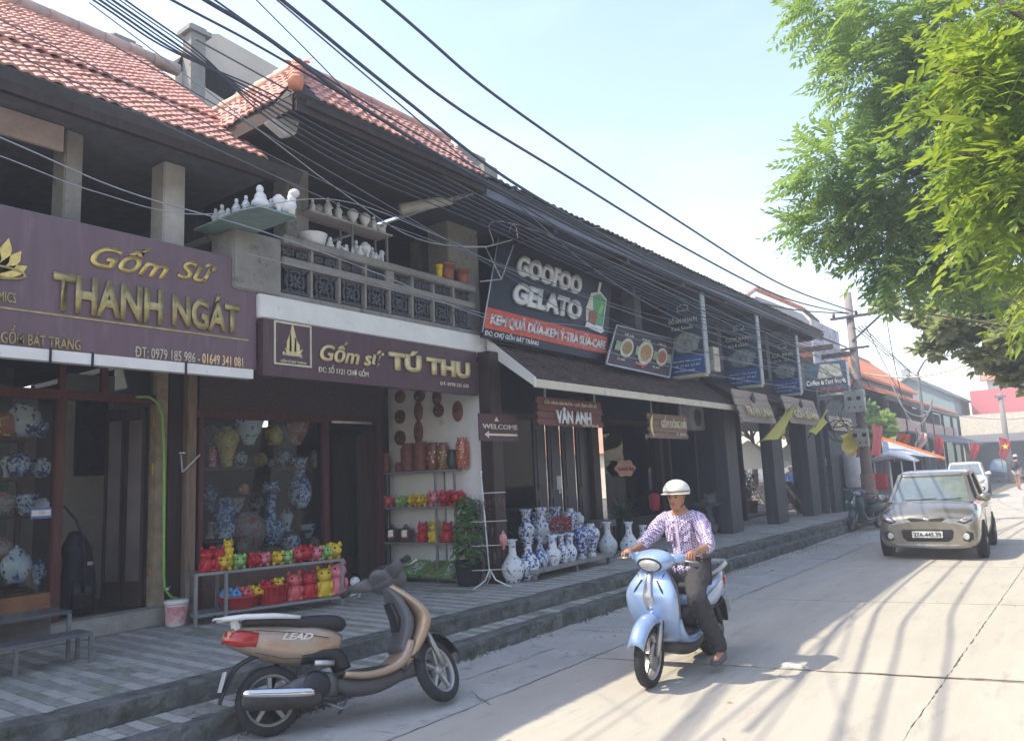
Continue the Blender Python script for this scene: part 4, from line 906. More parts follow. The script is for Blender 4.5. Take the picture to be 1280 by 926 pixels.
# ================================================================ pottery and small things
v_blue = vasemat('blue_white_porcelain'); v_blue2 = vasemat('blue_white_fine_porcelain', thr=.50, scale=16); v_dense = vasemat('dense_blue_porcelain', (.55, .60, .64), (.02, .06, .24), .46, 14)
v_yel = vasemat('yellow_enamel_porcelain', (.62, .44, .10), (.45, .12, .06), .56, 12, (.1, .25, .08)); v_red = vasemat('coral_enamel_porcelain', (.50, .16, .09), (.62, .45, .2), .55, 14)
v_multi = vasemat('multicolour_porcelain', (.35, .33, .30), (.40, .12, .08), .50, 14, (.08, .16, .10)); v_pink = vasemat('red_dotted_porcelain', (.55, .12, .12), (.75, .5, .45), .55, 22)
clay = M('brown_clay', (.20, .07, .045), .55, var=.35, scale=12); clay_red = M('terracotta_clay', (.27, .095, .06), .5, var=.3, scale=10)
def prof(kind, h):
    P = {'bottle': [(.13, 0), (.17, .02), (.235, .14), (.28, .30), (.265, .42), (.18, .54), (.10, .66), (.085, .80), (.10, .93), (.15, 1), (.135, 1), (.08, .93)],
         'baluster': [(.15, 0), (.16, .02), (.12, .15), (.14, .30), (.22, .50), (.27, .68), (.26, .80), (.17, .90), (.11, .94), (.13, 1), (.115, 1), (.09, .95)],
         'trumpet': [(.13, 0), (.14, .02), (.20, .18), (.26, .34), (.22, .50), (.13, .62), (.12, .78), (.14, .90), (.20, 1), (.18, 1), (.11, .9)],
         'meiping': [(.13, 0), (.14, .04), (.15, .2), (.22, .45), (.30, .68), (.29, .82), (.18, .93), (.09, .96), (.12, 1), (.10, 1), (.08, .96)],
         'jar': [(.22, 0), (.30, .12), (.40, .38), (.42, .58), (.34, .78), (.20, .86), (.21, .90), (.19, .90), (.14, .86)],
         'globe': [(.18, 0), (.36, .15), (.48, .45), (.44, .75), (.26, .93), (.24, 1), (.2, 1), (.2, .93)],
         'bowl': [(.20, 0), (.22, .10), (.42, .45), (.56, .9), (.60, 1), (.56, 1), (.40, .5), (.0, .16)],
         'cyl': [(.18, 0), (.19, .05), (.20, .75), (.17, .85), (.12, .88), (.14, 1), (.12, 1), (.1, .9)],
         'long': [(.14, 0), (.15, .03), (.2, .12), (.24, .22), (.2, .32), (.09, .42), (.075, .7), (.12, .80), (.15, .88), (.13, .96), (.16, 1), (.13, 1), (.1, .95)]}[kind]
    return [(r*h, z*h) for r, z in P]
VM = {}
PGS = 1.22
def vase(kind, h, m, c, label, group=None, lid=None, n=20, rz=None):
    key = (kind, round(h, 3), m.name)
    if key not in VM: VM[key] = MB().lathe(prof(kind, h), n=n).mesh('vase', m)
    if lid:
        t = thing('lidded_jar', label, 'jar', c, 0, group); o = bpy.data.objects.new('jar_body', VM[key]); S.collection.objects.link(o); o.parent = t
        part('lid', MB().lathe([(.22*h, .90*h), (.2*h, .95*h), (.08*h, 1.02*h), (.03*h, 1.05*h), (.05*h, 1.10*h), (0, 1.14*h)], n=16), m, t, local=True); return t
    o = bpy.data.objects.new('vase' if kind not in ('bowl', 'globe') else ('bowl' if kind == 'bowl' else 'vase'), VM[key]); S.collection.objects.link(o); o.location = c
    o.rotation_euler = (0, 0, R.uniform(0, 6) if rz is None else rz)
    return tag(o, label, 'bowl' if kind == 'bowl' else 'vase', group)
# floor vases and their low bench outside the third house
bench = thing('low_bench', 'low grey plank bench carrying the front rows of blue and white vases', 'bench', PZ(722, 712, .3)+Vector((-.1, 0, 0)))
b0 = PZ(672, 722, .36); b1 = PZ(768, 699, .36)
d = (b1-b0).normalized(); nn = Vector((-d.y, d.x, 0))
part('plank', MB().slab([b0+ZD*.10, b1+ZD*.10, b1+nn*.32+ZD*.10, b0+nn*.32+ZD*.10], .05), conc, bench, bevel=.006)
part('plank', MB().slab([b0+nn*.34+ZD*.10, b1+nn*.34+ZD*.10, b1+nn*.66+ZD*.10, b0+nn*.66+ZD*.10], .05), conc, bench, bevel=.006)
for p in (b0, b1-d*.1, (b0+b1)/2): part('leg', MB().bar(p+d*.05+nn*.08+ZD*-.06, p+d*.05+nn*.08+ZD*.05, .05), metal_grey, bench); part('leg', MB().bar(p+d*.05+nn*.58+ZD*-.06, p+d*.05+nn*.58+ZD*.05, .05), metal_grey, bench)
G1 = 'blue and white vases outside the red plank sign shop'
def at_floor(px, py, z): return PZ(px, py, z)
fl = [ # px centre, base py, base z, top py, kind, mat, label
 (642, 731, .30, 674, 'bottle', v_blue, 'big bellied blue and white vase standing on the pavement, leftmost of the cluster'),
 (662, 728, .30, 671, 'bottle', v_blue2, 'blue and white vase with flowing leaves right behind the leftmost big vase'),
 (676, 715, .41, 670, 'bottle', v_dense, 'narrow dense blue vase squeezed between the second and the dotted vase'),
 (692, 712, .42, 668, 'trumpet', v_blue, 'dotted blue and white vase with wide belly on the near end of the bench'),
 (703, 709, .42, 667, 'bottle', v_blue2, 'slim blue and white bottle vase in the middle of the bench'),
 (713, 707, .42, 666, 'trumpet', v_blue, 'blue and white vase with broad white lip on the bench before the red flowers'),
 (728, 704, .42, 656, 'baluster', v_dense, 'high shouldered dense blue vase on the bench, left of the matching pair'),
 (740, 701, .42, 654, 'baluster', v_blue2, 'high shouldered pale vase at the far end of the bench, right of the matching pair')]
for px, py, z, tp, kind, m, lb in fl:
    c = PZ(px, py-3, z); h = PX(px, tp, c.x).z-c.z
    c2 = c.copy(); vase(kind, abs(PY(px, tp, c.y).z-c.z), m, (c2.x, c2.y, z+(.06 if z > .35 else 0)-(.06 if z > .35 else 0)), lb, G1)
# raised shelf behind with a back row
c = PZ(690, 690, .62); sh = thing('display_shelf', 'dark low table behind the vases holding the back row of white necked vases', 'table', (-6.98, 10.2, .3))
part('table_top', MB().box((-7.25, 9.15, .64), (-6.78, 11.3, .68)), wood_dark, sh)
for y in (9.2, 11.25):
    for x in (-7.2, -6.83): part('leg', MB().box((x-.025, y-.025, .3), (x+.025, y+.025, .64)), wood_dark, sh)
for i, (px, tp, kind, m, lb) in enumerate(((659, 636, 'trumpet', v_blue2, 'back row vase with white neck, nearest the green fern'), (678, 634, 'trumpet', v_blue, 'back row vase with a wide white mouth and dragon, second from the fern'), (696, 633, 'trumpet', v_dense, 'back row vase left of the red flowers with dense blue body'), (715, 635, 'baluster', v_blue2, 'back row vase directly behind the red flowers'))):
    p = PX(px, 680, -7.02); h = PX(px, tp, -7.02).z-.68; vase(kind, h, m, (-7.02, p.y, .681), lb, G1)
for i, (px, tp, kind, m) in enumerate(((668, 640, 'bottle', v_dense), (687, 640, 'trumpet', v_blue), (706, 639, 'bottle', v_blue2), (724, 640, 'baluster', v_blue))):
    p = PX(px, 672, -7.2); h = PX(px, tp, -7.2).z-.68; vase(kind, h, m, (-7.2, p.y, .681), '%s vase in the rearmost row against the dark doors, %s' % (('dense blue', 'dragon', 'fine blue', 'shouldered')[i], ('nearest the fern', 'second from the fern', 'behind the berries', 'farthest')[i]), G1)
# red berries in one vase
bq = PZ(708, 704, .42); bt = PY(711, 655, bq.y)
fb = thing('flower_bunch', 'bunch of dark red berries and leaves standing among the vases', 'flowers', bq+Vector((-.25, .1, .3)))
mb = MB(); q_ = random.Random(4)
for i in range(220):
    a, b, r_ = q_.uniform(0, 6.28), q_.uniform(0, 1), q_.uniform(.3, 1); p = bt+Vector((-.25, .15, .02))+Vector((math.cos(a)*r_*.17, math.sin(a)*r_*.22, b*.20-.12)); mb.ball(p, q_.uniform(.010, .020), 5, 3)
part('berries', mb, M('dark_red_berry', (.34, .03, .03), .35, var=.4, scale=20, bump=0), fb, kind='stuff')
mb = MB()
for i in range(12): a = i*.52; mb.tube([bt+Vector((-.25, .15, -.35)), bt+Vector((-.25+math.cos(a)*.08, .15+math.sin(a)*.1, 0))], .004, 4)
part('stems', mb, M('stem_green', (.06, .10, .03), .7), fb, kind='stuff')
# two bottle vases on the pavement near the second window, and plants above
for px, py, tp, kind, m, lb in ((761, 698, 652, 'bottle', v_blue, 'white bottle vase with blue blossom under the small dark side table'), (788, 698, 652, 'bottle', v_blue, 'white bottle vase beside the rider, left of the smaller one'), (805, 690, 656, 'trumpet', v_dense, 'small blue vase behind the rider arm at the end of the vase row')):
    c = PZ(px, py-2, .3); vase(kind, PY(px, tp, c.y).z-.3, vasemat('sparse_blue_porcelain', (.72, .74, .74), (.03, .08, .3), .62, 9), (c.x, c.y, .3), lb, 'white bottle vases along the window')
c = PZ(752, 702, .3); st_ = thing('side_table', 'small dark side table with a pair of glasses on it beside the dark door', 'table', (-7.1, c.y+.3, .3))
y = PX(752, 650, -7.0).y; zt_ = PX(752, 650, -7.0).z
part('table_top', MB().box((-7.3, y-.25, zt_-.12), (-6.9, y+.35, zt_)), M('grey_table', (.10, .10, .11), .5), st_, bevel=.008)
for dx, dy in ((-.36, -.2), (0.0, -.2), (-.36, .3), (0.0, .3)): part('leg', MB().box((-6.94+dx, y+dy-.02, .3), (-6.9+dx, y+dy+.02, zt_-.12)), black, st_)
st_.location = (-7.1, y, .3)
for ch in st_.children: ch.location = Vector((0, 0, 0))
# (children were built against the earlier base: shift them)
for ch in st_.children: ch.location = Vector((0, c.y+.3-y, 0))
def leafblade(p, d, L, w, mb, droop=.5, n=4):
    d = Vector(d).normalized(); s_ = d.cross(ZD)
    if s_.length < .1: s_ = Vector((1, 0, 0))
    s_.normalize(); pts = []
    for i in range(n+1):
        t = i/n; c_ = Vector(p)+d*L*t-ZD*(droop*L*t*t); w_ = w*math.sin(math.pi*min(1, .12+t*.88))
        pts.append((c_-s_*w_, c_+s_*w_))
    vs = [v for pr in pts for v in pr]; mb.add(vs, [(2*i, 2*i+1, 2*i+3, 2*i+2) for i in range(n)], True)
leaf_bright = leafmat('glossy_pothos_leaf', (.045, .12, .03), (.16, .28, .06), (.12, .3, .04), .3, 14); leaf_dark = leafmat('dark_fern_leaf', (.02, .055, .022), (.05, .11, .035), (.04, .12, .03), .3, 9)
def plant(name, label, base, pot, hgt, rad_, n, L, w, m, shape='column', seed=0, droop=.6, cat='plant', pot_m=None):
    t = thing(name, label, cat, base); q_ = random.Random(seed)
    part('pot', MB().lathe([(pot*.72, 0), (pot*.8, .02), (pot, pot*1.5), (pot*1.06, pot*1.55), (pot*1.06, pot*1.65), (pot*.92, pot*1.65), (pot*.9, pot*1.45), (0, pot*1.42)], base, n=18), pot_m or plastic_black, t)
    mb = MB(); zb = pot*1.4
    for i in range(n):
        a = q_.uniform(0, 6.28); zz = q_.random()
        if shape == 'column': r_ = rad_*math.sqrt(q_.random())*(1-.35*zz)*(1+.35*noise.noise(Vector((zz*5, a, seed)))); p = Vector(base)+Vector((math.cos(a)*r_, math.sin(a)*r_, zb+zz*hgt)); d = Vector((math.cos(a), math.sin(a), q_.uniform(-.3, .6))); leafblade(p, d, L*q_.uniform(.6, 1.1), w, mb, droop)
        else: p = Vector(base)+Vector((0, 0, zb)); el = q_.uniform(.25, 1.45); leafblade(p, Vector((math.cos(a)*math.cos(el), math.sin(a)*math.cos(el), math.sin(el))), L*q_.uniform(.6, 1.1), w, mb, droop*q_.uniform(.5, 1.2), 6)
    part('foliage', mb, m, t, kind='stuff')
    part('stem', MB().tube([Vector(base)+Vector((0, 0, zb*.9)), Vector(base)+Vector((.01, .01, zb+hgt*.6))], .012, 6), M('plant_stem', (.12, .09, .05), .8), t)
    return t
c = PZ(588, 733, .3); plant('potted_climber', 'tall leafy pothos column in a black pot left of the white garment stand', (c.x-.1, c.y+.1, .3), .20, .92, .21, 620, .10, .035, leaf_bright, seed=3)
c = PZ(632, 715, .3); plant('potted_fern', 'bushy dark fern behind the garment stand and the first big vases', (c.x-.45, c.y+.1, .3), .2, .9, .42, 900, .14, .014, leaf_dark, seed=5)
py_ = PX(781, 652, -6.95).y; pz_ = .3
t = plant('potted_palm', 'dark green arching potted palm under the cloud-shaped board', (-7.05, py_+.1, .55), .2, .4, .3, 140, .75, .018, leaf_dark, 'fan', seed=8)
part('plant_stand', MB().lathe([(.15, .3), (.12, .42), (.15, .545)], (-7.05, py_+.1, 0), n=16), wood_dark, t)
for i, (px, py, h_, sd) in enumerate(((872, 655, .8, 21), (955, 648, .9, 22), (945, 630, 1.0, 23))):
    c = PZ(px, py-6, .3); plant('potted_shrub', ('dim shrub in a dark pot inside the opening right behind the rider', 'dark bushy shrub in the open hall beside the glossy bonsai table', 'dark broadleaf shrub deeper in the open hall between two columns')[i], (c.x-.4, c.y, .3), .24, h_, .5, 420, .16, .02, leaf_dark, seed=sd, pot_m=clay)
# white garment stand with hanging charms
c = PZ(613, 734, .3); z1 = PY(604, 592, c.y).z
sd = thing('display_stand', 'white curved-leg display stand hung with small dark charms before the pothos', 'stand', (c.x, c.y, .3))
top = PY(601, 590, c.y); foot = Vector((c.x, c.y, .42))
part('pole', MB().tube([foot, foot+(top-foot)*.5, top], .011, 8), metal_white, sd); part('finial', MB().ball(top, .022, 10, 6), metal_white, sd)
for a in (.3, 2.4, 4.5):
    d = Vector((math.cos(a), math.sin(a), 0)); part('leg', MB().tube([foot+ZD*.12, foot+d*.08-ZD*.02, foot+d*.24-ZD*.09, foot+d*.30-ZD*.11], .010, 6), metal_white, sd)
for z in (1.0, .62, .30, -.02):
    p = foot+ZD*(z+.13); part('cross_arm', MB().tube([p-_r0*.24, p+_r0*.26], .006, 5), metal_white, sd)
q_ = random.Random(9)
for i in range(22):
    z = (1.0, .62, .30)[i % 3]; p = foot+ZD*(z+.12)+_r0*(-.22+.44*(i/21)); L = q_.uniform(.12, .26)
    o = solo('hanging_charm', MB().tube([p, p-ZD*L*.4], .0025, 3).ball(p-ZD*L*.6, (.018, .018, L*.25), 7, 5).ball(p-ZD*L*.95, (.012, .012, .02), 6, 4), M('charm_%d' % (i % 4), ((.05, .025, .03), (.12, .04, .04), (.08, .07, .06), (.03, .03, .05))[i % 4], .5), '%s beaded charm, %s on the %s arm of the white stand' % (('dark brown', 'red brown', 'olive grey', 'blue black')[i % 4], ('leftmost', 'left', 'inner left', 'middle', 'middle right', 'inner right', 'right', 'rightmost')[i//3], ('top', 'second', 'third')[i % 3]), 'charm', group='charms on the white stand')
p = foot+ZD*.62+_r0*.2; solo('red_pouch', MB().ball(p-ZD*.12, (.055, .055, .09), 12, 8).tube([p, p-ZD*.05], [.01, .03], 8).ball(p-ZD*.22, (.02, .02, .04), 8, 5), M('red_white_pouch', (.55, .04, .05), .5, var=.2, col2=(.75, .5, .5), scale=12), 'red and white pouch hanging on the right arm of the white stand', 'pouch')
# ---------- metal shelf with piggy banks in front of the second house window
pig_cols = {'red': M('red_glaze', (.50, .02, .03), .2, bump=0), 'yellow': M('yellow_glaze', (.72, .50, .03), .2, bump=0), 'pink': M('pink_glaze', (.70, .20, .24), .2, bump=0), 'green': M('pale_green_glaze', (.30, .52, .16), .2, bump=0), 'blue': M('sky_blue_glaze', (.12, .32, .58), .2, bump=0), 'coral': M('coral_glaze', (.66, .12, .12), .2, bump=0)}
eye_m = black
PIG = {}
def pig(style, col, c, rz, label, sc=1.0, group='ceramic piggy banks on display'):
    """facing local +X"""
    sc *= PGS; key = (style, col)
    if key not in PIG:
        m = pig_cols[col]; t = thing('piggy_bank', label, 'piggy bank', c, rz, group); b = MB()
        if style == 'lying':
            b.ball((0, 0, .075), (.095, .075, .072), 16, 10).ball((.085, 0, .085), (.05, .055, .052), 14, 8)
            for sx in (-1, 1):
                for fx in (.05, -.05): b.lathe([(.018, 0), (.022, .03)], (fx, sx*.04, 0), 8)
            part('body', b, m, t, local=True); snz = (.135, 0, .08); ey = [(.122, sy*.028, .105) for sy in (-1, 1)]; er = [(.07, sy*.045, .13) for sy in (-1, 1)]
        else:
            b.lathe([(.075, 0), (.085, .02), (.088, .08), (.07, .14), (.04, .165)], n=16).ball((.01, 0, .20), (.075, .08, .068), 16, 10)
            for sy in (-1, 1): b.ball((.06, sy*.062, .10), (.03, .022, .045), 8, 6).ball((.07, sy*.05, .02), (.04, .03, .022), 8, 5)
            part('body', b, m, t, local=True); snz = (.085, 0, .19); ey = [(.073, sy*.032, .225) for sy in (-1, 1)]; er = [(0.0, sy*.055, .27) for sy in (-1, 1)]
        part('snout', MB().lathe([(.028, -.01), (.028, .01), (.022, .014), (0, .014)], snz, 10, axis='x'), m, t, local=True)
        for e in ey: part('eye', MB().ball(e, .0105, 8, 5), eye_m, t, local=True)
        for e in er: part('ear', MB().lathe([(.026, -.02), (.018, .01), (0, .03)], e, 8, sx=.5), m, t, local=True)
        t.scale = (sc,)*3; PIG[key] = t; return t
    return again(PIG[key], c, label, rz, sc)
A0 = PZ(243, 769, .42); A1 = PZ(427, 744, .42)   # lower shelf front edge on the ground plan
dS = (A1-A0).normalized(); nS = Vector((-dS.y, dS.x, 0)); LS = (A1-A0).length
if nS.x > 0: nS = -nS
zl = .42; zu = PY(420, 697, A1.y+.0).z
ms = thing('metal_shelf', 'grey two-tier metal shelf crowded with piggy banks before the second shop window', 'shelf', A0+(A1-A0)/2-ZD*.12)
def sh_(z, w=.36): return MB().slab([A0+ZD*(z-zl), A1+ZD*(z-zl), A1+nS*w+ZD*(z-zl), A0+nS*w+ZD*(z-zl)], .03)
zul = PY(247, 718, A0.y).z; zur = PY(420, 697, A1.y).z; zu = (zul+zur)/2
shm = M('galvanised_shelf', (.30, .31, .32), .5, .4, var=.2)
part('shelf_board', sh_(zl), shm, ms); part('shelf_board', sh_(zu), shm, ms)
for p in (A0, A0+dS*.32, A1): part('upright', MB().bar(p+dS*.01+ZD*(.3-zl), p+dS*.01+ZD*(zu-zl), .03), shm, ms); part('upright', MB().bar(p+nS*.34+ZD*(.3-zl), p+nS*.34+ZD*(zu-zl), .03), shm, ms)
fz = math.atan2(-nS.y, -nS.x)      # pigs look out to the street
def shp_pos(px, py, z, back=.10):
    """a point on the shelf at height z whose picture column is px"""
    d = ray(px, py); base = A0+nS*back
    # plane through the shelf line, vertical
    nrm = nS; t = (base-CP).dot(nrm)/d.dot(nrm); p = CP+d*t; return Vector((p.x, p.y, z))
for i, (px, st_n, col, lb, sc, bk) in enumerate((
 (258, 'seated', 'red', 'glossy red seated pig with white dots, left end of the upper shelf', .80, .12), (273, 'seated', 'red', 'red seated pig second from the left end of the upper shelf', .80, .12),
 (283, 'lying', 'yellow', 'yellow pig with black eyes beneath the small skull-faced one', 1.0, .10), (299, 'lying', 'green', 'pale green pig next to the left yellow pig on the upper shelf', .95, .10), (315, 'lying', 'red', 'red pig in the middle left of the upper shelf', .95, .10),
 (330, 'lying', 'pink', 'pink pig between the red one and the yellow one on the upper shelf', .9, .10), (346, 'lying', 'yellow', 'yellow pig in the middle of the upper shelf', .9, .10), (358, 'lying', 'green', 'green pig in the middle right of the upper shelf', .9, .10),
 (370, 'lying', 'coral', 'coral red pig partly hidden right of the middle green pig', 1.0, .16), (381, 'lying', 'red', 'large red pig right of the middle on the upper shelf', 1.15, .12), (394, 'lying', 'pink', 'pink pig facing sideways near the right end of the upper shelf', 1.0, .10), (404, 'lying', 'green', 'green pig second from the right end of the upper shelf', 1.0, .12), (415, 'lying', 'yellow', 'yellow pig at the right end of the upper shelf', 1.15, .12))):
    p = shp_pos(px, 700, zu, bk); pig(st_n, col, p, fz+R.uniform(-.5, .3), lb, sc*.95)
p = shp_pos(285, 690, zu+.145, .14); pig('seated', 'yellow', p, fz, 'small yellow skull-faced figure perched on the left yellow pig', .55)
for i, (px, col, lb, sc) in enumerate(((368, 'coral', 'coral seated pig on the lower shelf right of the red wire basket', 1.0), (386, 'red', 'red seated pig on the lower shelf between coral and yellow', 1.0), (405, 'yellow', 'yellow seated pig with black eyes on the lower shelf', 1.08), (422, 'pink', 'tall pink seated pig at the right end of the lower shelf', 1.22))):
    p = shp_pos(px, 745, zl, .14); pig('seated', col, p, fz-.2, lb, sc*.95)
# basins of toys
def basin(name, label, c, r_, h, m, weave=False):
    t = thing(name, label, 'basket', c)
    part('bowl', MB().lathe([(r_*.72, 0), (r_*.8, .01), (r_, h*.9), (r_*1.08, h*.92), (r_*1.08, h), (r_*.95, h), (r_*.75, .02), (0, .02)], c, 24), m, t)
    if weave:
        for k in range(20):
            a = k*math.pi/10; part('rib', MB().bar((c[0]+r_*.8*math.cos(a), c[1]+r_*.8*math.sin(a), c[2]), (c[0]+r_*1.06*math.cos(a), c[1]+r_*1.06*math.sin(a), c[2]+h), .012), m, t)
    return t
redp = M('red_plastic', (.52, .03, .035), .35, bump=.05)
c = shp_pos(300, 760, zl, .17); basin('plastic_basin', 'round red plastic basin of animal banks on the lower shelf', c, .24, .14, redp)
for j, (dx, col, lb) in enumerate(((-.13, 'blue', 'sky blue pig lying in the red basin'), (0.0, 'coral', 'small coral pig in the middle of the red basin'), (.12, 'yellow', 'bright yellow pig lying in the red basin'))):
    pig('lying', col, c+dS*dx+ZD*.06, fz+.6, lb, .95)
c = shp_pos(340, 750, zl, .17); basin('wire_basket', 'square-looking red ribbed basket beside the red basin', c, .20, .22, redp, True)
pig('lying', 'yellow', c+dS*.06+ZD*.14, fz, 'yellow pig peeping over the red ribbed basket', .8); pig('lying', 'red', c-dS*.08+ZD*.12, fz, 'red pig resting in the red ribbed basket', .85)
c = PZ(441, 722, .52); solo('white_figurine', MB().lathe([(.06, 0), (.07, .06), (.05, .14)], n=12).ball((0, 0, .19), .06, 12, 8), M('white_black_glaze', (.66, .66, .64), .3, col2=(.5, .5, .5), speck=((.02, .02, .02), 22, .6, .03)), 'small white skull-faced figurine standing right of the pink pig', 'figurine', loc=PZ(444, 747, .40))
# ---------- white shelf with masks, clay jars, pigs and trays before the limewashed wall
f0 = Vector((-8.72, 8.12, .3)); f1 = Vector((-7.22, 8.22, .3)); dW = (f1-f0).normalized(); nW = Vector((-dW.y, dW.x, 0))
def wp(px, py, off=.12):
    base = f0+nW*off; d = ray(px, py); t = (base-CP).dot(nW)/d.dot(nW); return CP+d*t
shelf_z = [wp(530, 588, 0).z, wp(530, 633, 0).z, wp(530, 678, 0).z, wp(530, 721, 0).z]
ws = thing('metal_rack', 'tall grey rack with four boards in front of the white side wall', 'shelf', (f0+f1)/2)
for z in shelf_z: part('rack_board', MB().slab([f0+ZD*(z-.3), f1+ZD*(z-.3), f1+nW*.24+ZD*(z-.3), f0+nW*.24+ZD*(z-.3)], .025), shm, ws)
for p in (f0, f1, f1-dW*.35): part('upright', MB().bar(p, p+ZD*(shelf_z[0]-.3+(.22 if p is f0 else .0)), .03), shm, ws); part('upright', MB().bar(p+nW*.23, p+nW*.23+ZD*(shelf_z[0]-.3), .03), shm, ws)
for i, (px, tp, r_, lb) in enumerate(((482, 566, .075, 'slim brown clay cylinder at the left end of the rack top'), (500, 578, .08, 'small dark clay pipe pot on the rack top'), (511, 554, .12, 'large brown clay jar with ring pattern on the rack top'), (527, 552, .12, 'large plain brown clay jar second on the rack top'), (542, 553, .10, 'brown jar painted with a flower on the rack top'), (555, 553, .09, 'yellow flowered clay jar on the rack top'), (566, 562, .08, 'dark green painted jar near the right end of the rack'), (579, 547, .10, 'tall red clay jar with diamond pattern at the right end of the rack top'))):
    p = wp(px, 588, .10); h = wp(px, tp, .10).z-shelf_z[0]; m = (clay_red, clay, clay, clay, vasemat('clay_flower', (.20, .07, .045), (.5, .3, .2), .62, 14), vasemat('clay_yellow_flower', (.22, .09, .05), (.55, .40, .1), .58, 14), M('dark_green_glaze', (.03, .05, .035), .3), vasemat('red_diamond_clay', (.38, .09, .05), (.55, .35, .2), .60, 24))[i]
    solo('clay_jar', MB().lathe([(r_*.75, 0), (r_*.9, .02), (r_, h*.3), (r_, h*.8), (r_*.7, h*.93), (r_*.75, h), (r_*.6, h), (r_*.55, h*.9)], n=18), m, lb, 'jar', loc=(p.x, p.y, shelf_z[0]), group='clay jars on top of the rack')
for i, (px, col, st_n, row_, sc, lb) in enumerate(((487, 'coral', 'lying', 1, .95, 'coral pig at the left of the second rack board'), (503, 'green', 'lying', 1, .95, 'green pig on the second rack board'), (518, 'yellow', 'lying', 1, 1.0, 'yellow pig on the second rack board, left of its twin'), (530, 'yellow', 'lying', 1, 1.0, 'yellow pig on the second rack board beside the pink one'), (545, 'pink', 'lying', 1, 1.25, 'big pink pig on the second rack board'), (562, 'red', 'lying', 1, 1.25, 'big red pig right on the second rack board'), (574, 'red', 'lying', 1, 1.2, 'red pig at the right end of the second rack board'),
  (528, 'red', 'seated', 2, .85, 'red seated pig left on the third rack board'), (543, 'yellow', 'seated', 2, .9, 'yellow seated pig in the middle of the third rack board'), (559, 'red', 'seated', 2, .85, 'red seated pig right on the third rack board'))):
    p = wp(px, 633, .10); pig(st_n, col, Vector((p.x, p.y, shelf_z[row_])), -1.2+R.uniform(-.3, .3), lb, sc)
for px, lb in ((491, 'brown bowl stack wrapped in clear film, left on the third rack board'), (508, 'brown bowl stack wrapped in clear film, beside the red pig')):
    p = wp(px, 675, .10); t = thing('wrapped_pot', lb, 'pot', (p.x, p.y, shelf_z[2]), group='wrapped clay pots on the third board')
    part('pot', MB().lathe([(.07, 0), (.10, .05), (.10, .14), (.06, .18)], (p.x, p.y, shelf_z[2]), 14), clay_red, t); part('wrapping', MB().lathe([(.105, .0), (.125, .08), (.115, .18), (.05, .21), (.02, .26)], (p.x, p.y, shelf_z[2]), 9, smooth=False), glassmat('clear_film', (.8, .78, .76), .15, .2), t)
tray_m = M('green_plastic_tray', (.22, .38, .12), .4)
for i, (px, lb) in enumerate(((497, 'green tray of little grey and brown ornaments, leftmost'), (520, 'green tray filled with rows of small white ornaments'), (543, 'green tray of mixed brown and red ornaments'), (563, 'green tray of pale round ornaments beside the pothos'))):
    p = wp(px, 716, .02); z = shelf_z[3]; t = thing('plastic_tray', lb, 'tray', (p.x, p.y, z), group='green trays of small ornaments')
    sl = Vector((0, .30, .16)); up_ = sl.normalized(); w2 = dW*.13; o0 = Vector((p.x, p.y-.12, z+.02)); nn_ = (dW.cross(up_)).normalized(); nn_ = nn_ if nn_.z > 0 else -nn_
    part('tray_floor', MB().slab([o0-w2, o0+w2, o0+w2+sl, o0-w2+sl], .012), tray_m, t)
    for a_, b_ in ((o0-w2, o0+w2), (o0+w2, o0+w2+sl), (o0+w2+sl, o0-w2+sl), (o0-w2+sl, o0-w2)): part('tray_rim', MB().bar(a_+nn_*.02, b_+nn_*.02, .018, .045, up=nn_), tray_m, t)
    mb = MB(); q_ = random.Random(i)
    for k in range(46): mb.ball(o0+dW*q_.uniform(-.10, .10)+sl*q_.uniform(.07, .93)+nn_*q_.uniform(.012, .03), (q_.uniform(.008, .018), q_.uniform(.008, .018), .012), 6, 4)
    tag(solo('ornaments', mb, M('ornaments_%d' % i, ((.30, .24, .2), (.66, .66, .64), (.40, .16, .10), (.55, .6, .58))[i], .5, var=.4, scale=40, bump=0), ('tiny grey and brown ornaments', 'tiny white ornaments in rows', 'tiny brown and red ornaments', 'tiny pale round ornaments')[i]+' filling the green tray on the rack', 'ornaments'), kind='stuff')
    del mb
# masks and plates hung on the white wall
for i, (px, py, w, h, lb) in enumerate(((500, 496, .16, .15, 'round mask'), (524, 495, .16, .14, 'dark round mask'), (546, 497, .13, .17, 'pointed mask just under the sign'), (500, 521, .16, .16, 'round clay mask'), (523, 514, .12, .22, 'leaf-shaped drop mask'), (548, 513, .15, .15, 'round smiling mask'), (572, 514, .14, .22, 'long face mask'), (500, 547, .17, .17, 'lowest round plaque'), (523, 540, .13, .25, 'lowest drop-shaped mask'))):
    p = PY(px, py, 8.40); m = MB(); pts = 14; t_ = thing('wall_mask', '%s, brown clay, %s on the white wall' % (lb, ('top left', 'top middle', 'top right', 'left in the second row', 'second in the second row', 'third in the second row', 'far right', 'at the lower left', 'below the other drops')[i]), 'mask', (p.x, 8.40, p.z-h/2), group='clay masks hung on the white wall')
    part('face', MB().ball((p.x, 8.40, p.z), (w/2*1.4, .05, h/2*1.4), 14, 9), (clay, M('dark_brown_clay', (.12, .045, .03), .5, var=.3, scale=12))[i % 2], t_)
    for sx in (-1, 1): part('eye', MB().ball((p.x+sx*w*.2, 8.355, p.z+h*.12), (.018, .01, .012), 8, 5), black, t_)
    part('mouth', MB().ball((p.x, 8.357, p.z-h*.2), (.03, .01, .01), 8, 5), M('mask_mouth', (.42, .22, .12), .5), t_)
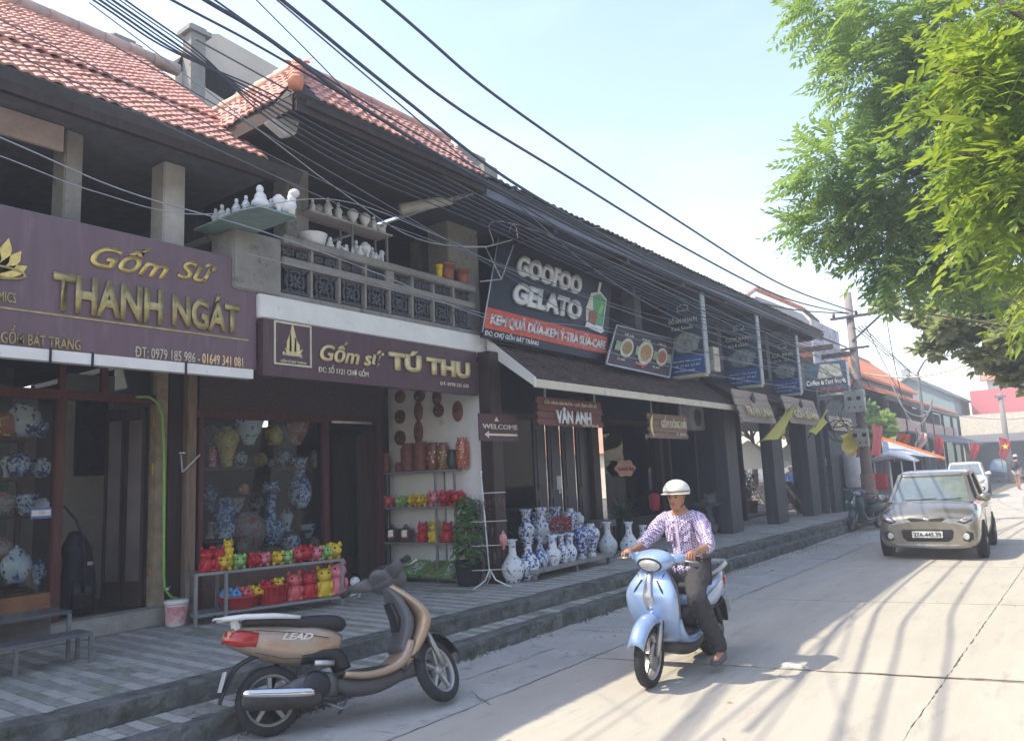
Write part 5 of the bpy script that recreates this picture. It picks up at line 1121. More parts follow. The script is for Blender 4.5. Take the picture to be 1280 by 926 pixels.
# ---------- inside the windows
w1 = thing('display_cabinet', 'dark wooden shelves of blue and white porcelain behind the left shop window', 'shelf', (XS-.45, 2.7, .8))
zs = [PX(60, 763, XS-.3).z, PX(60, 706, XS-.3).z, PX(60, 643, XS-.3).z, PX(60, 598, XS-.3).z, PX(60, 548, XS-.3).z]
for z in [PX(30, py, XS-.25).z for py in (549, 598, 645, 733)]: part('shelf_board', MB().box((XS-.55, 1.9, z-.02), (XS-.12, 3.32, z)), wood_red, w1)
for y in (2.45, 3.3): part('upright', MB().box((XS-.5, y, .8), (XS-.45, y+.05, 2.75)), wood_dark, w1)
part('back_panel', MB().box((XS-.9, 1.9, .5), (XS-.86, 3.36, 3.2)), M('grey_green_back', (.14, .15, .13), .8, var=.3), w1)
X = XS-.28
def inwin(px, base_py, top_py, kind, m, lb, X=X, lid=None, group=None):
    p = PX(px, base_py, X); h = PX(px, top_py, X).z-p.z; return vase(kind, h, m, (X, p.y, p.z), lb, group, lid)
inwin(28, 547, 505, 'globe', v_blue, 'squat blue and white vase on the top board of the left window', group='porcelain in the left window')
inwin(6, 547, 512, 'jar', v_red, 'white pot with a red flower at the left edge of the top board', group='porcelain in the left window')
inwin(24, 597, 566, 'globe', v_dense, 'round dense blue jar on the second board of the left window', group='porcelain in the left window')
inwin(30, 644, 618, 'bowl', v_blue2, 'pale gilded tureen on the third board beside the blue notice', group='porcelain in the left window')
inwin(4, 644, 612, 'jar', v_multi, 'mottled pot at the left edge of the third board', group='porcelain in the left window')
inwin(19, 728, 686, 'jar', v_blue, 'blue and white jar with a lid on the lowest board of the left window', lid=True, group='porcelain in the left window')
inwin(20, 760, 742, 'bowl', v_yel, 'shallow cream bowl at the bottom of the left window', group='porcelain in the left window')
w2 = thing('display_cabinet', 'red-brown shelves with yellow and blue vases behind the second shop window', 'shelf', (XS-.6, 6, .9))
part('back_panel', MB().box((XS-1.0, 5.0, .34), (XS-.96, 6.95, 2.64)), M('black_red_back', (.03, .02, .022), .7, var=.4), w2)
for py, y0, y1 in ((584, 5.05, 5.95), (616, 5.8, 6.9), (586, 6.2, 6.9), (668, 5.05, 6.9)):
    z = PX(320, py, XS-.3).z; part('shelf_board', MB().box((XS-.6, y0, z-.03), (XS-.15, y1, z)), M('dark_red_board', (.12, .03, .025), .5, var=.3), w2)
X = XS-.28
g2 = 'porcelain in the second window'
inwin(283, 584, 533, 'meiping', v_yel, 'big yellow vase with red flowers at the upper left of the second window', X, group=g2)
inwin(265, 585, 558, 'cyl', v_pink, 'small red dotted bottle left of the big yellow vase', X, group=g2)
inwin(311, 556, 524, 'bowl', v_blue, 'blue and white deep bowl hung at the top of the second window', X, group=g2)
inwin(342, 557, 528, 'jar', v_yel, 'yellow flower jar at the top middle of the second window', X, group=g2)
inwin(371, 556, 528, 'bowl', v_red, 'coral red bowl at the top right of the second window', X, group=g2)
inwin(280, 688, 622, 'cyl', v_dense, 'tall straight blue vase at the lower left of the second window', X, group=g2)
inwin(310, 690, 640, 'globe', v_multi, 'round multicoloured vase in the lower middle of the second window', X, group=g2)
inwin(338, 680, 602, 'long', v_dense, 'long-necked blue and white vase in the middle of the second window', X, group=g2)
inwin(374, 634, 572, 'trumpet', v_dense, 'tall blue vase at the right of the second window', X, group=g2)
inwin(376, 635, 604, 'jar', v_blue2, 'dark blue and yellow jar in front at the right of the second window', X+.12, group=g2)
inwin(338, 584, 572, 'jar', v_multi, 'small brown flowered pot above the long-necked vase', X, group=g2)
inwin(304, 620, 604, 'globe', v_red, 'orange lantern-like pot in the middle left of the second window', X, group=g2)
inwin(385, 672, 655, 'bowl', v_blue, 'small white bowl at the lower right of the second window', X, group=g2)
for i, (px, bp, tp, kind, m, dx) in enumerate(((262, 520+36, 532, 'globe', v_multi, -.25), (300, 584, 562, 'jar', v_blue2, -.2), (326, 584, 566, 'globe', v_yel, -.2), (356, 584, 560, 'jar', v_dense, -.15), (392, 584, 562, 'cyl', v_multi, -.1), (262, 640, 606, 'baluster', v_dense, -.2), (296, 640, 622, 'bowl', v_blue, -.2), (322, 640, 618, 'globe', v_dense, -.22), (358, 668, 636, 'baluster', v_blue, -.12), (264, 688, 652, 'trumpet', v_multi, 0), (362, 690, 662, 'globe', v_blue2, .05), (392, 690, 668, 'jar', v_multi, .0))):
    inwin(px, bp, tp, kind, m, '%s ware number %s among the crowded back stock of the second window' % (('small mottled', 'fine blue', 'yellow', 'dense blue', 'brown', 'blue shouldered')[i % 6], ('one', 'two', 'three', 'four', 'five', 'six', 'seven', 'eight', 'nine', 'ten', 'eleven', 'twelve')[i]), XS-.28+dx-.1, group='back stock of the second window')
for i, (px, bp, tp, kind, m) in enumerate(((48, 547, 520, 'jar', v_dense), (50, 597, 572, 'globe', v_blue2), (8, 597, 570, 'baluster', v_blue), (52, 644, 620, 'jar', v_blue), (46, 730, 700, 'baluster', v_dense), (2, 700, 672, 'globe', v_multi))):
    inwin(px, bp, tp, kind, m, '%s porcelain, piece %s standing further back in the left window' % (('dense blue', 'fine blue', 'slim blue', 'pale blue', 'shouldered blue', 'mottled')[i], ('a', 'b', 'c', 'd', 'e', 'f')[i]), XS-.42, group='back stock of the left window')
# things inside the third house windows
X = XR-.35
for px, bp, tp, kind, m, lb in ((650, 602, 570, 'trumpet', v_yel, 'gold figure-like vase behind the glass beside the dark doors'), (663, 610, 588, 'jar', v_blue, 'small pale jar behind the glass left of the dark doors'), (800, 600, 575, 'jar', v_yel, 'cream jar glowing behind the second window of the row')):
    inwin(px, bp, tp, kind, m, lb, X)
wt = thing('display_table', 'dark table behind the glass of the vase shop', 'table', (-8.2, 9.4, .335)); part('table_top', MB().box((-8.4, 8.7, 1.42), (-7.75, 10.1, 1.46)), wood_dark, wt); [part('leg', MB().box((x, y, .335), (x+.05, y+.05, 1.42)), wood_dark, wt) for x in (-8.38, -7.83) for y in (8.75, 10.0)]
for px, py, lb in ((712, 516, 0),): pass
y = PX(700, 618, XR+.03).y
for px, py, s_ in ((699, 603, .12), (700, 613, .05)):
    p = PX(px, py, XR+.04); solo('paper_notice', MB().box((XR+.037, p.y-s_*.6, p.z-s_), (XR+.041, p.y+s_*.6, p.z+s_)), M('notice_paper', (.6, .62, .62), .6), 'white printed notice stuck on the dark door' if s_ > .1 else 'tiny white sticker below the notice on the dark door', 'notice')
ac = thing('air_conditioner', 'white air conditioner box under the canopy right of the brown plank sign', 'air conditioner', (-7.1, 15.4, 2.9))
p = PX(872, 522, -6.9); part('casing', MB().box((-7.2, p.y-.4, p.z-.28), (-6.9, p.y+.4, p.z+.28)), M('ac_white', (.55, .55, .53), .5), ac, bevel=.02)
part('fan_grille', MB().lathe([(.20, 0), (.20, .012), (.06, .02), (0, .02)], (-6.9, p.y, p.z), 20, axis='x'), metal_grey, ac)
# glossy dark bonsai table and other pots of the open hall
bt_ = thing('carved_table', 'glossy carved dark stone table with rockery pots in the open hall', 'table', PZ(912, 668, .3))
c = PZ(912, 665, .3); part('table_top', MB().box((c.x-.5, c.y-.75, .92), (c.x+.05, c.y+.75, 1.0)), M('glossy_dark_stone', (.10, .105, .11), .12, var=.3), bt_, bevel=.02)
for dy in (-.6, 0, .6): part('carved_leg', MB().lathe([(.1, 0), (.06, .12), (.12, .3), (.05, .45), (.1, .62)], (c.x-.2, c.y+dy, .3), 10), M('carved_wet_stone', (.13, .135, .14), .15, var=.4, scale=18, bump=1), bt_)
for i in range(4):
    o = rock((c.x-.2, c.y-.55+i*.35, 1.0), (.16, .15, R.uniform(.12, .3)), 30+i); tag(solo('ornamental_rock', o, M('carved_wet_stone', (.1, .1, .1)), ('low', 'peaked', 'broad', 'rounded')[i]+' grey ornamental rock on the carved stone table', 'rock', group='rocks on the carved table'))
for i, (px, py, r_, h_) in enumerate(((1030, 632, .32, .55), (848, 662, .25, .5), (893, 652, .25, .6))):
    c = PZ(px, py, .3); solo('clay_pot', MB().lathe([(r_*.7, 0), (r_, h_*.4), (r_*.9, h_*.9), (r_*1.0, h_), (r_*.85, h_), (r_*.7, h_*.8)], n=18), clay, ('rounded brown pot beside the far boards', 'dark pot just behind the rider shoulder', 'dark pot left of the carved stone table')[i], 'pot', loc=(c.x-.3, c.y, .3))
for i, (px, lb) in enumerate(((996, 'weathered board leaning in the hall, left of two'), (1009, 'weathered board leaning in the hall, right of two'))):
    a = PZ(px+4, 642, .3); w_ = Vector((0, .55, 0)); tp_ = a+Vector((-.55, -.25, .95)); solo('leaning_board', MB().slab([a, a+w_, tp_+w_, tp_], .05), M('pale_weathered_board', (.28, .22, .17), .8, var=.3, scale=3, stretch=(1, 6, 1)), lb, 'board')
solo('red_lantern', MB().lathe([(.05, 0), (.11, .05), (.11, .33), (.05, .38)], n=16), M('red_lantern_cloth', (.5, .03, .06), .5), 'small red cylinder lantern hanging in the dark doorway behind the rider', 'lantern', loc=PX(819, 638, -7.5))
# bench, step bench, hose, bucket, bag at the first house
bn = thing('steel_bench', 'long low grey steel bench on the pavement before the left window', 'bench', (-7.5, 2, .3))
e0 = PX(57, 776, -8.05); 
bz = .62; pb = PZ(60, 779, bz); pf = PZ(118, 789, bz)
q0, q1 = PZ(118, 788, .58), PZ(58, 772, .98-.35)
z = .56; P1 = PZ(117, 789, z)
part('seat_plank', MB().box((P1.x-.28, -1, z-.03), (P1.x, P1.y, z)), M('dull_steel', (.17, .18, .19), .5, .4), bn, bevel=.004)
part('leg', MB().box((P1.x-.03, P1.y-.03, .3), (P1.x, P1.y, z-.03)), metal_grey, bn); part('leg', MB().box((P1.x-.03, P1.y-.62, .3), (P1.x, P1.y-.59, z-.03)), metal_grey, bn); part('leg', MB().box((P1.x-.28, P1.y-.03, .3), (P1.x-.25, P1.y, z-.03)), metal_grey, bn)
z = .74; P2 = PZ(90, 762, z); tb = thing('glass_table', 'low table with a dark glassy top against the left shop window', 'table', (P2.x, P2.y-1, .3))
part('table_top', MB().box((P2.x-.4, -1, z-.03), (P2.x, P2.y, z)), M('smoked_top', (.10, .11, .12), .15), tb, bevel=.004); part('leg', MB().box((P2.x-.03, P2.y-.03, .3), (P2.x, P2.y, z-.03)), metal_grey, tb); part('side_panel', MB().box((P2.x-.4, P2.y-.5, .49), (P2.x-.38, P2.y-.02, z-.03)), M('dusty_panel', (.14, .14, .14), .6), tb)
hz = thing('water_hose', 'bright green hose running down the ochre post and curling to the tap', 'hose', (XS+.2, 4.6, .6))
pts = [PX(x, y, XS+.16) for x, y in ((170, 496), (186, 496), (197, 503), (203, 520), (205, 560), (205, 620), (205, 680), (205, 720), (206, 735), (213, 745), (225, 749), (238, 748))]
part('tube', MB().tube(pts, .014, 8), M('lime_green_hose', (.26, .55, .10), .4), hz)
p = PX(209, 738, XS+.17); part('tap', MB().tube([p+Vector((-.1, 0, .02)), p+Vector((.03, 0, .02))], .014, 8).box((p.x, p.y-.03, p.z+.03), (p.x+.015, p.y+.03, p.z+.045)), chrome, hz)
wb = thing('pipe_bracket', 'small bare steel bracket screwed to the dark pilaster above the hose', 'bracket', (XS+.1, 4.8, 2))
for a_, b_ in (((224, 566), (232, 566)), ((226, 568), (228, 590)), ((228, 590), (250, 568))): part('bar', MB().bar(PX(*a_, XS+.14), PX(*b_, XS+.2), .016), M('pale_steel', (.5, .5, .5)), wb)
c = PZ(220, 782, .3); bu = thing('paint_bucket', 'white paint bucket with a red label at the foot of the post', 'bucket', c)
part('bucket_body', MB().lathe([(.09, 0), (.105, .02), (.118, .25)], c, 20), white_paint, bu); part('rim', MB().lathe([(.124, .235), (.128, .26), (.12, .28), (0, .28)], c, 20), white_paint, bu)
vs = []; 
lbm = MB(); n_ = 10
for k in range(n_):
    a0 = -.2-1.3+k*.26-.3; a1 = a0+.26
    lbm.add([(c.x+.121*math.cos(a)*f, c.y+.121*math.sin(a)*f, c.z+z_) for a, f, z_ in ((a0, .93, .04), (a1, .93, .04), (a1, .99, .22), (a0, .99, .22))], [(0, 1, 2, 3)])
part('label_band', lbm, M('red_pink_label', (.55, .09, .12), .5, col2=(.8, .6, .6), scale=9), bu)
# black instrument bag leaning in the doorway
c = PX(98, 745, XS-.35); bg_ = thing('instrument_bag', 'black zipped bag with shoulder strap standing in the left doorway', 'bag', (XS-.35, c.y, .47))
zt2 = PX(90, 664, XS-.35).z
part('bag_body', MB().loft([((XS-.40, c.y, .48), .17, .10), ((XS-.38, c.y+.01, .75), .18, .12), ((XS-.36, c.y-.02, 1.1), .15, .11), ((XS-.35, c.y-.04, zt2-.18), .15, .10), ((XS-.35, c.y-.05, zt2), .06, .05)], 16), M('black_nylon', (.018, .019, .024), .6, var=.4, scale=8, bump=.6, bscale=14), bg_)
part('strap', MB().tube([PX(x, y, XS-.22) for x, y in ((80, 632), (95, 650), (104, 670), (106, 700), (104, 740))], .014, 6), plastic_black, bg_)
part('buckle', MB().box((XS-.25, c.y+.03, 1.0), (XS-.235, c.y+.09, 1.04)), chrome, bg_); part('pocket', MB().loft([((XS-.27, c.y, .55), .11, .03), ((XS-.27, c.y, .85), .11, .03)], 12), plastic_black, bg_)
# ---------- balcony figurines, flower pots
white_gl = M('white_porcelain', (.72, .73, .73), .3, var=.05, bump=0)
def figurine(kind, c, h, label, rz=0, group='white figurines on the balcony shelves'):
    h *= 1.12; t = thing('figurine', label, 'figurine', c, rz, group); k = h/.3
    if kind == 'lady': part('body', MB().lathe([(.06*k, 0), (.065*k, .02*k), (.05*k, .10*k), (.055*k, .17*k), (.025*k, .22*k)], n=12), white_gl, t, local=True); part('head', MB().ball((0, 0, .255*k), (.028*k, .028*k, .038*k), 10, 7), white_gl, t, local=True); part('arm', MB().tube([(0, -.05*k, .17*k), (.05*k, -.03*k, .13*k), (.05*k, .03*k, .14*k), (0, .05*k, .17*k)], .014*k, 6), white_gl, t, local=True)
    elif kind == 'buddha': part('body', MB().ball((0, 0, .07*k), (.10*k, .11*k, .075*k), 14, 8).ball((0, 0, .14*k), (.07*k, .075*k, .08*k), 12, 8), white_gl, t, local=True); part('head', MB().ball((.01*k, 0, .245*k), (.045*k, .045*k, .055*k), 12, 8), white_gl, t, local=True)
    elif kind == 'dog': part('body', MB().ball((0, 0, .10*k), (.07*k, .12*k, .08*k), 12, 8).lathe([(.04*k, 0), (.05*k, .18*k), (.045*k, .22*k)], (0, .06*k, 0), 10), white_gl, t, local=True); part('head', MB().ball((0, .09*k, .24*k), (.05*k, .07*k, .055*k), 12, 8), white_gl, t, local=True); part('tail', MB().tube([(0, -.10*k, .08*k), (0, -.15*k, .14*k), (0, -.11*k, .19*k)], .018*k, 6), white_gl, t, local=True)
    elif kind == 'urn': part('body', MB().lathe([(.05*k, 0), (.055*k, .02*k), (.03*k, .06*k), (.09*k, .16*k), (.10*k, .22*k), (.08*k, .25*k), (.06*k, .25*k)], n=14), white_gl, t, local=True); part('lid', MB().ball((0, 0, .26*k), (.06*k, .06*k, .04*k), 10, 6), white_gl, t, local=True)
    elif kind == 'tub': part('body', MB().lathe([(.10*k, 0), (.14*k, .02*k), (.17*k, .13*k), (.18*k, .15*k), (.16*k, .15*k), (.13*k, .04*k), (0, .03*k)], n=18), white_gl, t, local=True)
    return t
fs = thing('glass_shelf', 'pale green-edged glass shelf on the left side of the balcony corner', 'shelf', (-7.6, 4.35, 4.55))
yb = 4.2
def onside(px, py): return PY(px, py, yb+.1)
s0, s1, s2 = onside(253, 286), onside(325, 262), PX(358, 267, XF-.2)
zsf = (s0.z+s1.z)/2
x0 = s0.x; x1 = s1.x
part('shelf_glass', MB().box((x0, yb, zsf-.02), (x1+.05, yb+.5, zsf)), M('pale_green_glass_edge', (.20, .30, .29), .25), fs)
for x in (x0+.02, x1+.03):
    for y in (yb+.02, yb+.48): part('leg', MB().box((x-.012, y-.012, 4.50), (x+.012, y+.012, zsf-.02)), M('mint_steel', (.32, .48, .44), .4), fs)
for i, (px, tp, bp, kind, lb) in enumerate(((265, 260, 282, 'lady', 'smallest white lady at the far left of the glass shelf'), (273, 256, 280, 'lady', 'slim white lady second from the left on the glass shelf'), (281, 261, 277, 'buddha', 'low seated white figure third on the glass shelf'), (291, 250, 274, 'lady', 'white lady in the middle of the glass shelf'), (303, 246, 269, 'lady', 'taller white lady right of the middle on the glass shelf'), (321, 238, 265, 'buddha', 'big white seated figure near the right end of the glass shelf'), (340, 237, 262, 'dog', 'white dog figure at the corner of the glass shelf'))):
    p = onside(px, bp) if px < 330 else PX(px, bp, XF-.35); h = (onside(px, tp).z-onside(px, bp).z) if px < 330 else PX(px, tp, XF-.35).z-PX(px, bp, XF-.35).z
    figurine(kind, (p.x if px < 330 else x1-.0, (yb+.14) if px < 330 else yb+.42, zsf), h, lb, -1.2)
fr_ = thing('figurine_rack', 'long two-board rack of white porcelain along the balcony top rail', 'shelf', (XF-.2, 6, 4.56))
X = XF-.14
ta, tb_ = PX(384, 262, X), PX(487, 296, X); zt3 = (ta.z+tb_.z)/2
part('rack_board', MB().box((X-.24, ta.y, zt3-.02), (X+.06, tb_.y, zt3)), M('pale_pink_board', (.40, .36, .36), .7), fr_)
for px in (438, 481): y = PX(px, 290, X).y; part('leg', MB().box((X+.02, y-.012, 4.56), (X+.045, y+.012, zt3-.02)), metal_grey, fr_); part('leg', MB().box((X-.2, y-.012, 4.56), (X-.175, y+.012, zt3-.02)), metal_grey, fr_)
for i, (px, h, kind, lb) in enumerate(((393, .16, 'lady', 'small white figure at the left of the upper rack board'), (412, .24, 'lady', 'white kneeling lady second on the upper rack board'), (425, .22, 'lady', 'white bowing lady third on the upper rack board'), (443, .20, 'urn', 'white urn in the middle of the upper rack board'), (458, .20, 'urn', 'white urn right of the middle on the upper rack board'), (469, .20, 'lady', 'slim white figure near the right end of the upper rack board'), (479, .16, 'dog', 'white elephant-like animal at the right end of the upper rack board'))):
    y = PX(px, 270, X).y; figurine(kind, (X-.03, y, zt3), h, lb, .2)
for i, (px, h, kind, lb) in enumerate(((391, .26, 'tub', 'wide white tub at the left of the balcony rail'), (402, .17, 'lady', 'white figure right behind the wide tub'), (412, .16, 'buddha', 'white seated figure on the rail, right of the tub'), (423, .15, 'buddha', 'second white seated figure on the rail'), (434, .10, 'buddha', 'lowest white lump figure on the rail'), (445, .22, 'lady', 'round-headed white figure on the rail'), (456, .22, 'urn', 'white vase figure on the rail, third from the right'), (465, .19, 'lady', 'white figure on the rail, second from the right'), (474, .19, 'dog', 'white animal figure at the right end of the rail'))):
    y = PX(px, 300, X).y; figurine(kind, (X+.0, y, 4.56), h, lb, .3)
X = XF-.06
for i, (px, r_, h, m, lb, nm) in enumerate(((549, .055, .19, pig_cols['yellow'], 'little yellow pot on the balcony rail', 'a'), (559, .115, .25, clay_red, 'terracotta flower pot on the balcony rail left of the concrete column', 'b'), (577, .115, .21, clay_red, 'terracotta flower pot leaning against the concrete column', 'c'))):
    y = PX(px, 340, X).y; pt = thing('flower_pot', lb, 'pot', (X, y, 4.56)); part('pot_body', MB().lathe([(r_*.7, 0), (r_*.95, h*.85), (r_*.8, h*.85)], (X, y, 4.56), 16), m, pt); part('rim', MB().lathe([(r_*1.05, h*.82), (r_*1.08, h), (r_*.92, h), (r_*.9, h*.85)], (X, y, 4.56), 16), m, pt)
q_ = random.Random(77)
for i in range(8):
    figurine(('lady', 'buddha', 'lady', 'urn')[i % 4], (x0+.10+(x1-x0)*i/8, yb+.34, zsf), q_.uniform(.13, .22), 'small white %s in the glass shelf back row, place %s from left' % (('lady', 'seated figure', 'lady', 'urn')[i % 4], ('one', 'two', 'three', 'four', 'five', 'six', 'seven', 'eight')[i]), -1.2)
for i in range(9):
    y = PX(398+i*10.5, 270, X-.1).y; figurine(('lady', 'urn', 'buddha')[i % 3], (XF-.30, y, zt3), q_.uniform(.14, .20), 'white %s in the back row of the upper rack board, place %s' % (('lady', 'urn', 'seated figure')[i % 3], ('one', 'two', 'three', 'four', 'five', 'six', 'seven', 'eight', 'nine')[i]), .3)
for i in range(8):
    y = PX(407+i*9.3, 300, XF-.14).y; figurine(('buddha', 'lady', 'dog', 'lady')[i % 4], (XF-.06, y, 4.56), q_.uniform(.09, .14), 'little white %s squeezed in front on the balcony rail, place %s' % (('seated figure', 'lady', 'animal', 'lady')[i % 4], ('one', 'two', 'three', 'four', 'five', 'six', 'seven', 'eight')[i]), .3)
# flood lamp under the corner roof
fl_ = thing('flood_lamp', 'white box floodlight fixed under the tiled corner eave', 'lamp', PX(347, 160, -6.3))
c = PX(347, 160, -6.3); part('housing', MB().slab([PX(328, 155, -6.3), PX(352, 147, -6.3), PX(367, 153, -6.3), PX(362, 172, -6.3), PX(350, 174, -6.3)], .12), metal_white, fl_, bevel=.01); part('arm', MB().bar(c+Vector((-.05, .05, .05)), c+Vector((-.1, .1, .45)), .03), metal_grey, fl_)
# ================================================================ vehicles
def wheel(parent, c, r_, w, rim_m, name='wheel', spokes=5, tr=.22, turn=0, disc=False):
    """wheel turning about local y; parts: tyre, rim > spokes"""
    e = bpy.data.objects.new(name, None); S.collection.objects.link(e); e.parent = parent; e.location = c; e.rotation_euler = (0, 0, turn)
    tp = [(r_*.74, -w*.42), (r_*.86, -w*.52), (r_*.96, -w*.40), (r_, -w*.12), (r_, w*.12), (r_*.96, w*.40), (r_*.86, w*.52), (r_*.74, w*.42), (r_*.74, -w*.42)]
    ty = MB().lathe(tp, (0, 0, 0), 36, axis='y', cap=False)
    for k in range(36):
        a = k*math.pi/18
        for sy in (-1, 1):
            ty.bar((math.cos(a)*r_*.99, sy*w*.10, math.sin(a)*r_*.99), (math.cos(a+.08)*r_*.955, sy*w*.38, math.sin(a+.08)*r_*.955), .010, .008)
    tyo = part('tyre', ty, rubber, e, local=True)
    rm = part('rim', MB().lathe([(r_*.76, -w*.38), (r_*.68, -w*.36), (r_*.66, 0), (r_*.68, w*.36), (r_*.76, w*.38)], (0, 0, 0), 30, axis='y', cap=False), rim_m, e, local=True)
    part('hub', MB().lathe([(0, -w*.5), (r_*.16, -w*.5), (r_*.18, 0), (r_*.16, w*.5), (0, w*.5)], (0, 0, 0), 16, axis='y'), rim_m, e, local=True)
    for k in range(spokes):
        a = k*2*math.pi/spokes+.3; d = Vector((math.cos(a), 0, math.sin(a))); part('spoke', MB().bar(d*r_*.12, d*r_*.72, tr*r_*.5, w*.35, up=(0, 1, 0)), rim_m, e, local=True)
    if disc: part('brake_disc', MB().lathe([(r_*.2, w*.56), (r_*.45, w*.56), (r_*.45, w*.60), (r_*.2, w*.60)], (0, 0, 0), 24, axis='y'), alu, e, local=True)
    return e
def scooter(name, label, loc, rz, paint, inner, lean=0, turn=0, rail=None, head=True, plate=None, badge=None, rim_m=alu, stand=True, cat='scooter', fend=None, back=0):
    t = thing(name, label, cat, loc, rz); t.rotation_euler = (lean, 0, rz)
    P = lambda n, mb, m, par=None, **k: part(n, mb, m, par or t, local=True, **k)
    wheel(t, (-.63, 0, .235), .235, .10, rim_m, spokes=5)
    # steering assembly turns about a raked axis
    st_ = bpy.data.objects.new('steering', None); S.collection.objects.link(st_); st_.parent = t; st_.location = (.47, 0, .62); st_.rotation_euler = (0, -.45, 0)
    ax = Matrix.Rotation(-.45, 4, 'Y') @ Matrix.Rotation(turn, 4, 'Z'); st_.rotation_euler = ax.to_euler()
    inv = (Matrix.Translation((.47, 0, .62)) @ Matrix.Rotation(-.45, 4, 'Y')).inverted()
    def SP(n, mb, m, **k):
        mb.v = [tuple(inv @ Vector(v)) for v in mb.v]; return part(n, mb, m, st_, local=True, **k)
    w_ = wheel(st_, inv @ Vector((.64, 0, .245)), .245, .085, rim_m, spokes=5, disc=True); w_.rotation_euler = (0, .45, 0)
    for sy in (-1, 1): SP('fork_leg', MB().tube([(.64, sy*.075, .245), (.58, sy*.075, .42), (.54, sy*.07, .52)], [.022, .022, .026], 10), alu)
    fd = MB(); rows = []
    for i in range(13):
        a = rad(25+i*11.5); row = []
        for k in range(9):
            b = -1+k/4; r_ = .295+.035*math.cos(b*1.4); row.append((.64+math.cos(a)*r_, b*.085*(1-.25*abs(i-6)/6*.5), .25+math.sin(a)*r_-abs(b)**3*.035))
        rows.append(row)
    fm = SP('front_fender', fd.grid(rows), fend or paint)
    md = fm.modifiers.new('thick', 'SOLIDIFY'); md.thickness = .008
    sh_k = .30
    def SPs(n, mb, m, **k):
        mb.v = [(v[0]-max(0, v[2]-.65)*back, v[1], v[2]) for v in mb.v]; return SP(n, mb, m, **k)
    def Ps(n, mb, m, **k):
        mb.v = [(v[0]-max(0, v[2]-.65)*back, v[1], v[2]) for v in mb.v]; return P(n, mb, m, **k)
    SPs('headset', MB().loft([((.36, 0, 1.02), .05, .03), ((.40, 0, 1.02), .12, .06), ((.43, 0, 1.01), .17, .075), ((.48, 0, .985), .17, .085), ((.54, 0, .965), .13, .075), ((.57, 0, .95), .06, .04)], 20, p=2.3), inner if not head else paint)
    for sy in (-1, 1): SPs('headset_arm', MB().loft([((.42, sy*.10, 1.0), .045, .055), ((.39, sy*.20, 1.01), .035, .04), ((.36, sy*.27, 1.015), .022, .024)], 12, side=(1, 0, 0)), inner if not head else paint); SPs('grip', MB().tube([(.365, sy*.25, 1.015), (.33, sy*.36, 1.005)], .019, 10), rubber); SPs('brake_lever', MB().tube([(.40, sy*.24, 1.0), (.44, sy*.28, .995), (.40, sy*.37, .985)], [.008, .007, .009], 6), alu)
    SPs('dashboard', MB().loft([((.37, 0, 1.045), .09, .012), ((.42, 0, 1.075), .11, .012)], 14), black)
    SPs('headlight', MB().ball((.548, 0, .972), (.055, .105, .066), 18, 10, rot=Matrix.Rotation(.5, 3, 'Y')), M('headlight_glass', (.55, .56, .56), .08, .3, bump=0, coat=.6))
    SPs('headlight_rim', MB().tube([Matrix.Rotation(.5, 3, 'Y') @ Vector((.012, math.cos(a_)*.103, math.sin(a_)*.064))+Vector((.556, 0, .972)) for a_ in [k*math.pi/12 for k in range(25)]], .007, 6, cap=False), plastic_black)
    SPs('headlight_bulb', MB().ball((.592, 0, .99), (.012, .03, .02), 10, 6), chrome)
    SPs('turn_signal', MB().ball((.50, .125, .99), (.03, .03, .022), 10, 6), M('clear_lens', (.6, .62, .62), .1, .2))
    # leg shield
    ls = [((.45, 0, .94), .085, .04), ((.48, 0, .87), .15, .045), ((.525, 0, .77), .215, .055), ((.535, 0, .68), .235, .06), ((.50, 0, .56), .225, .06), ((.43, 0, .43), .185, .05), ((.35, 0, .33), .15, .04)]
    Ps('front_shield', MB().loft(ls, 22, p=2.6), paint)
    Ps('shield_ridge', MB().loft([((.53, 0, .90), .02, .012), ((.583, 0, .79), .035, .016), ((.598, 0, .69), .05, .018), ((.568, 0, .60), .035, .014)], 10), M('silver_trim', (.5, .52, .56), .25, .6))
    for sy in (-1, 1): Ps('air_slot', MB().loft([((.555, sy*.07, .84), .006, .010), ((.574, sy*.12, .76), .012, .016), ((.568, sy*.16, .68), .006, .010)], 8), plastic_black)
    Ps('inner_shield', MB().loft([((.425, 0, .93), .07, .03), ((.425, 0, .80), .18, .04), ((.40, 0, .60), .19, .05), ((.33, 0, .42), .16, .04)], 18, p=3), inner)
    Ps('glove_box', MB().loft([((.37, 0, .80), .09, .02), ((.355, 0, .68), .10, .025), ((.34, 0, .58), .08, .02)], 14, p=5), plastic_black)
    Ps('shield_seam', MB().tube([(.52, -.13, .90), (.60, -.0, .60), (.52, .13, .90)], .003, 5), plastic_black)
    SP('brake_cable', MB().tube([(.60, .09, .30), (.56, .10, .45), (.52, .09, .60)], .005, 5), black)
    # floor and under cover
    P('side_skirt', MB().loft([((.40, 0, .50), .195, .04), ((.34, 0, .38), .20, .045), ((.22, 0, .315), .19, .04), ((.05, 0, .30), .185, .035), ((-.12, 0, .33), .17, .03)], 18, p=3.5), paint)
    P('floorboard', MB().box((-.18, -.155, .335), (.30, .155, .352)), plastic_black)
    P('under_cover', MB().loft([((.34, 0, .27), .12, .05), ((.15, 0, .225), .15, .065), ((-.05, 0, .225), .15, .065), ((-.2, 0, .28), .13, .06)], 16, p=3), M('grey_under_plastic', (.075, .072, .072), .6, var=.15))
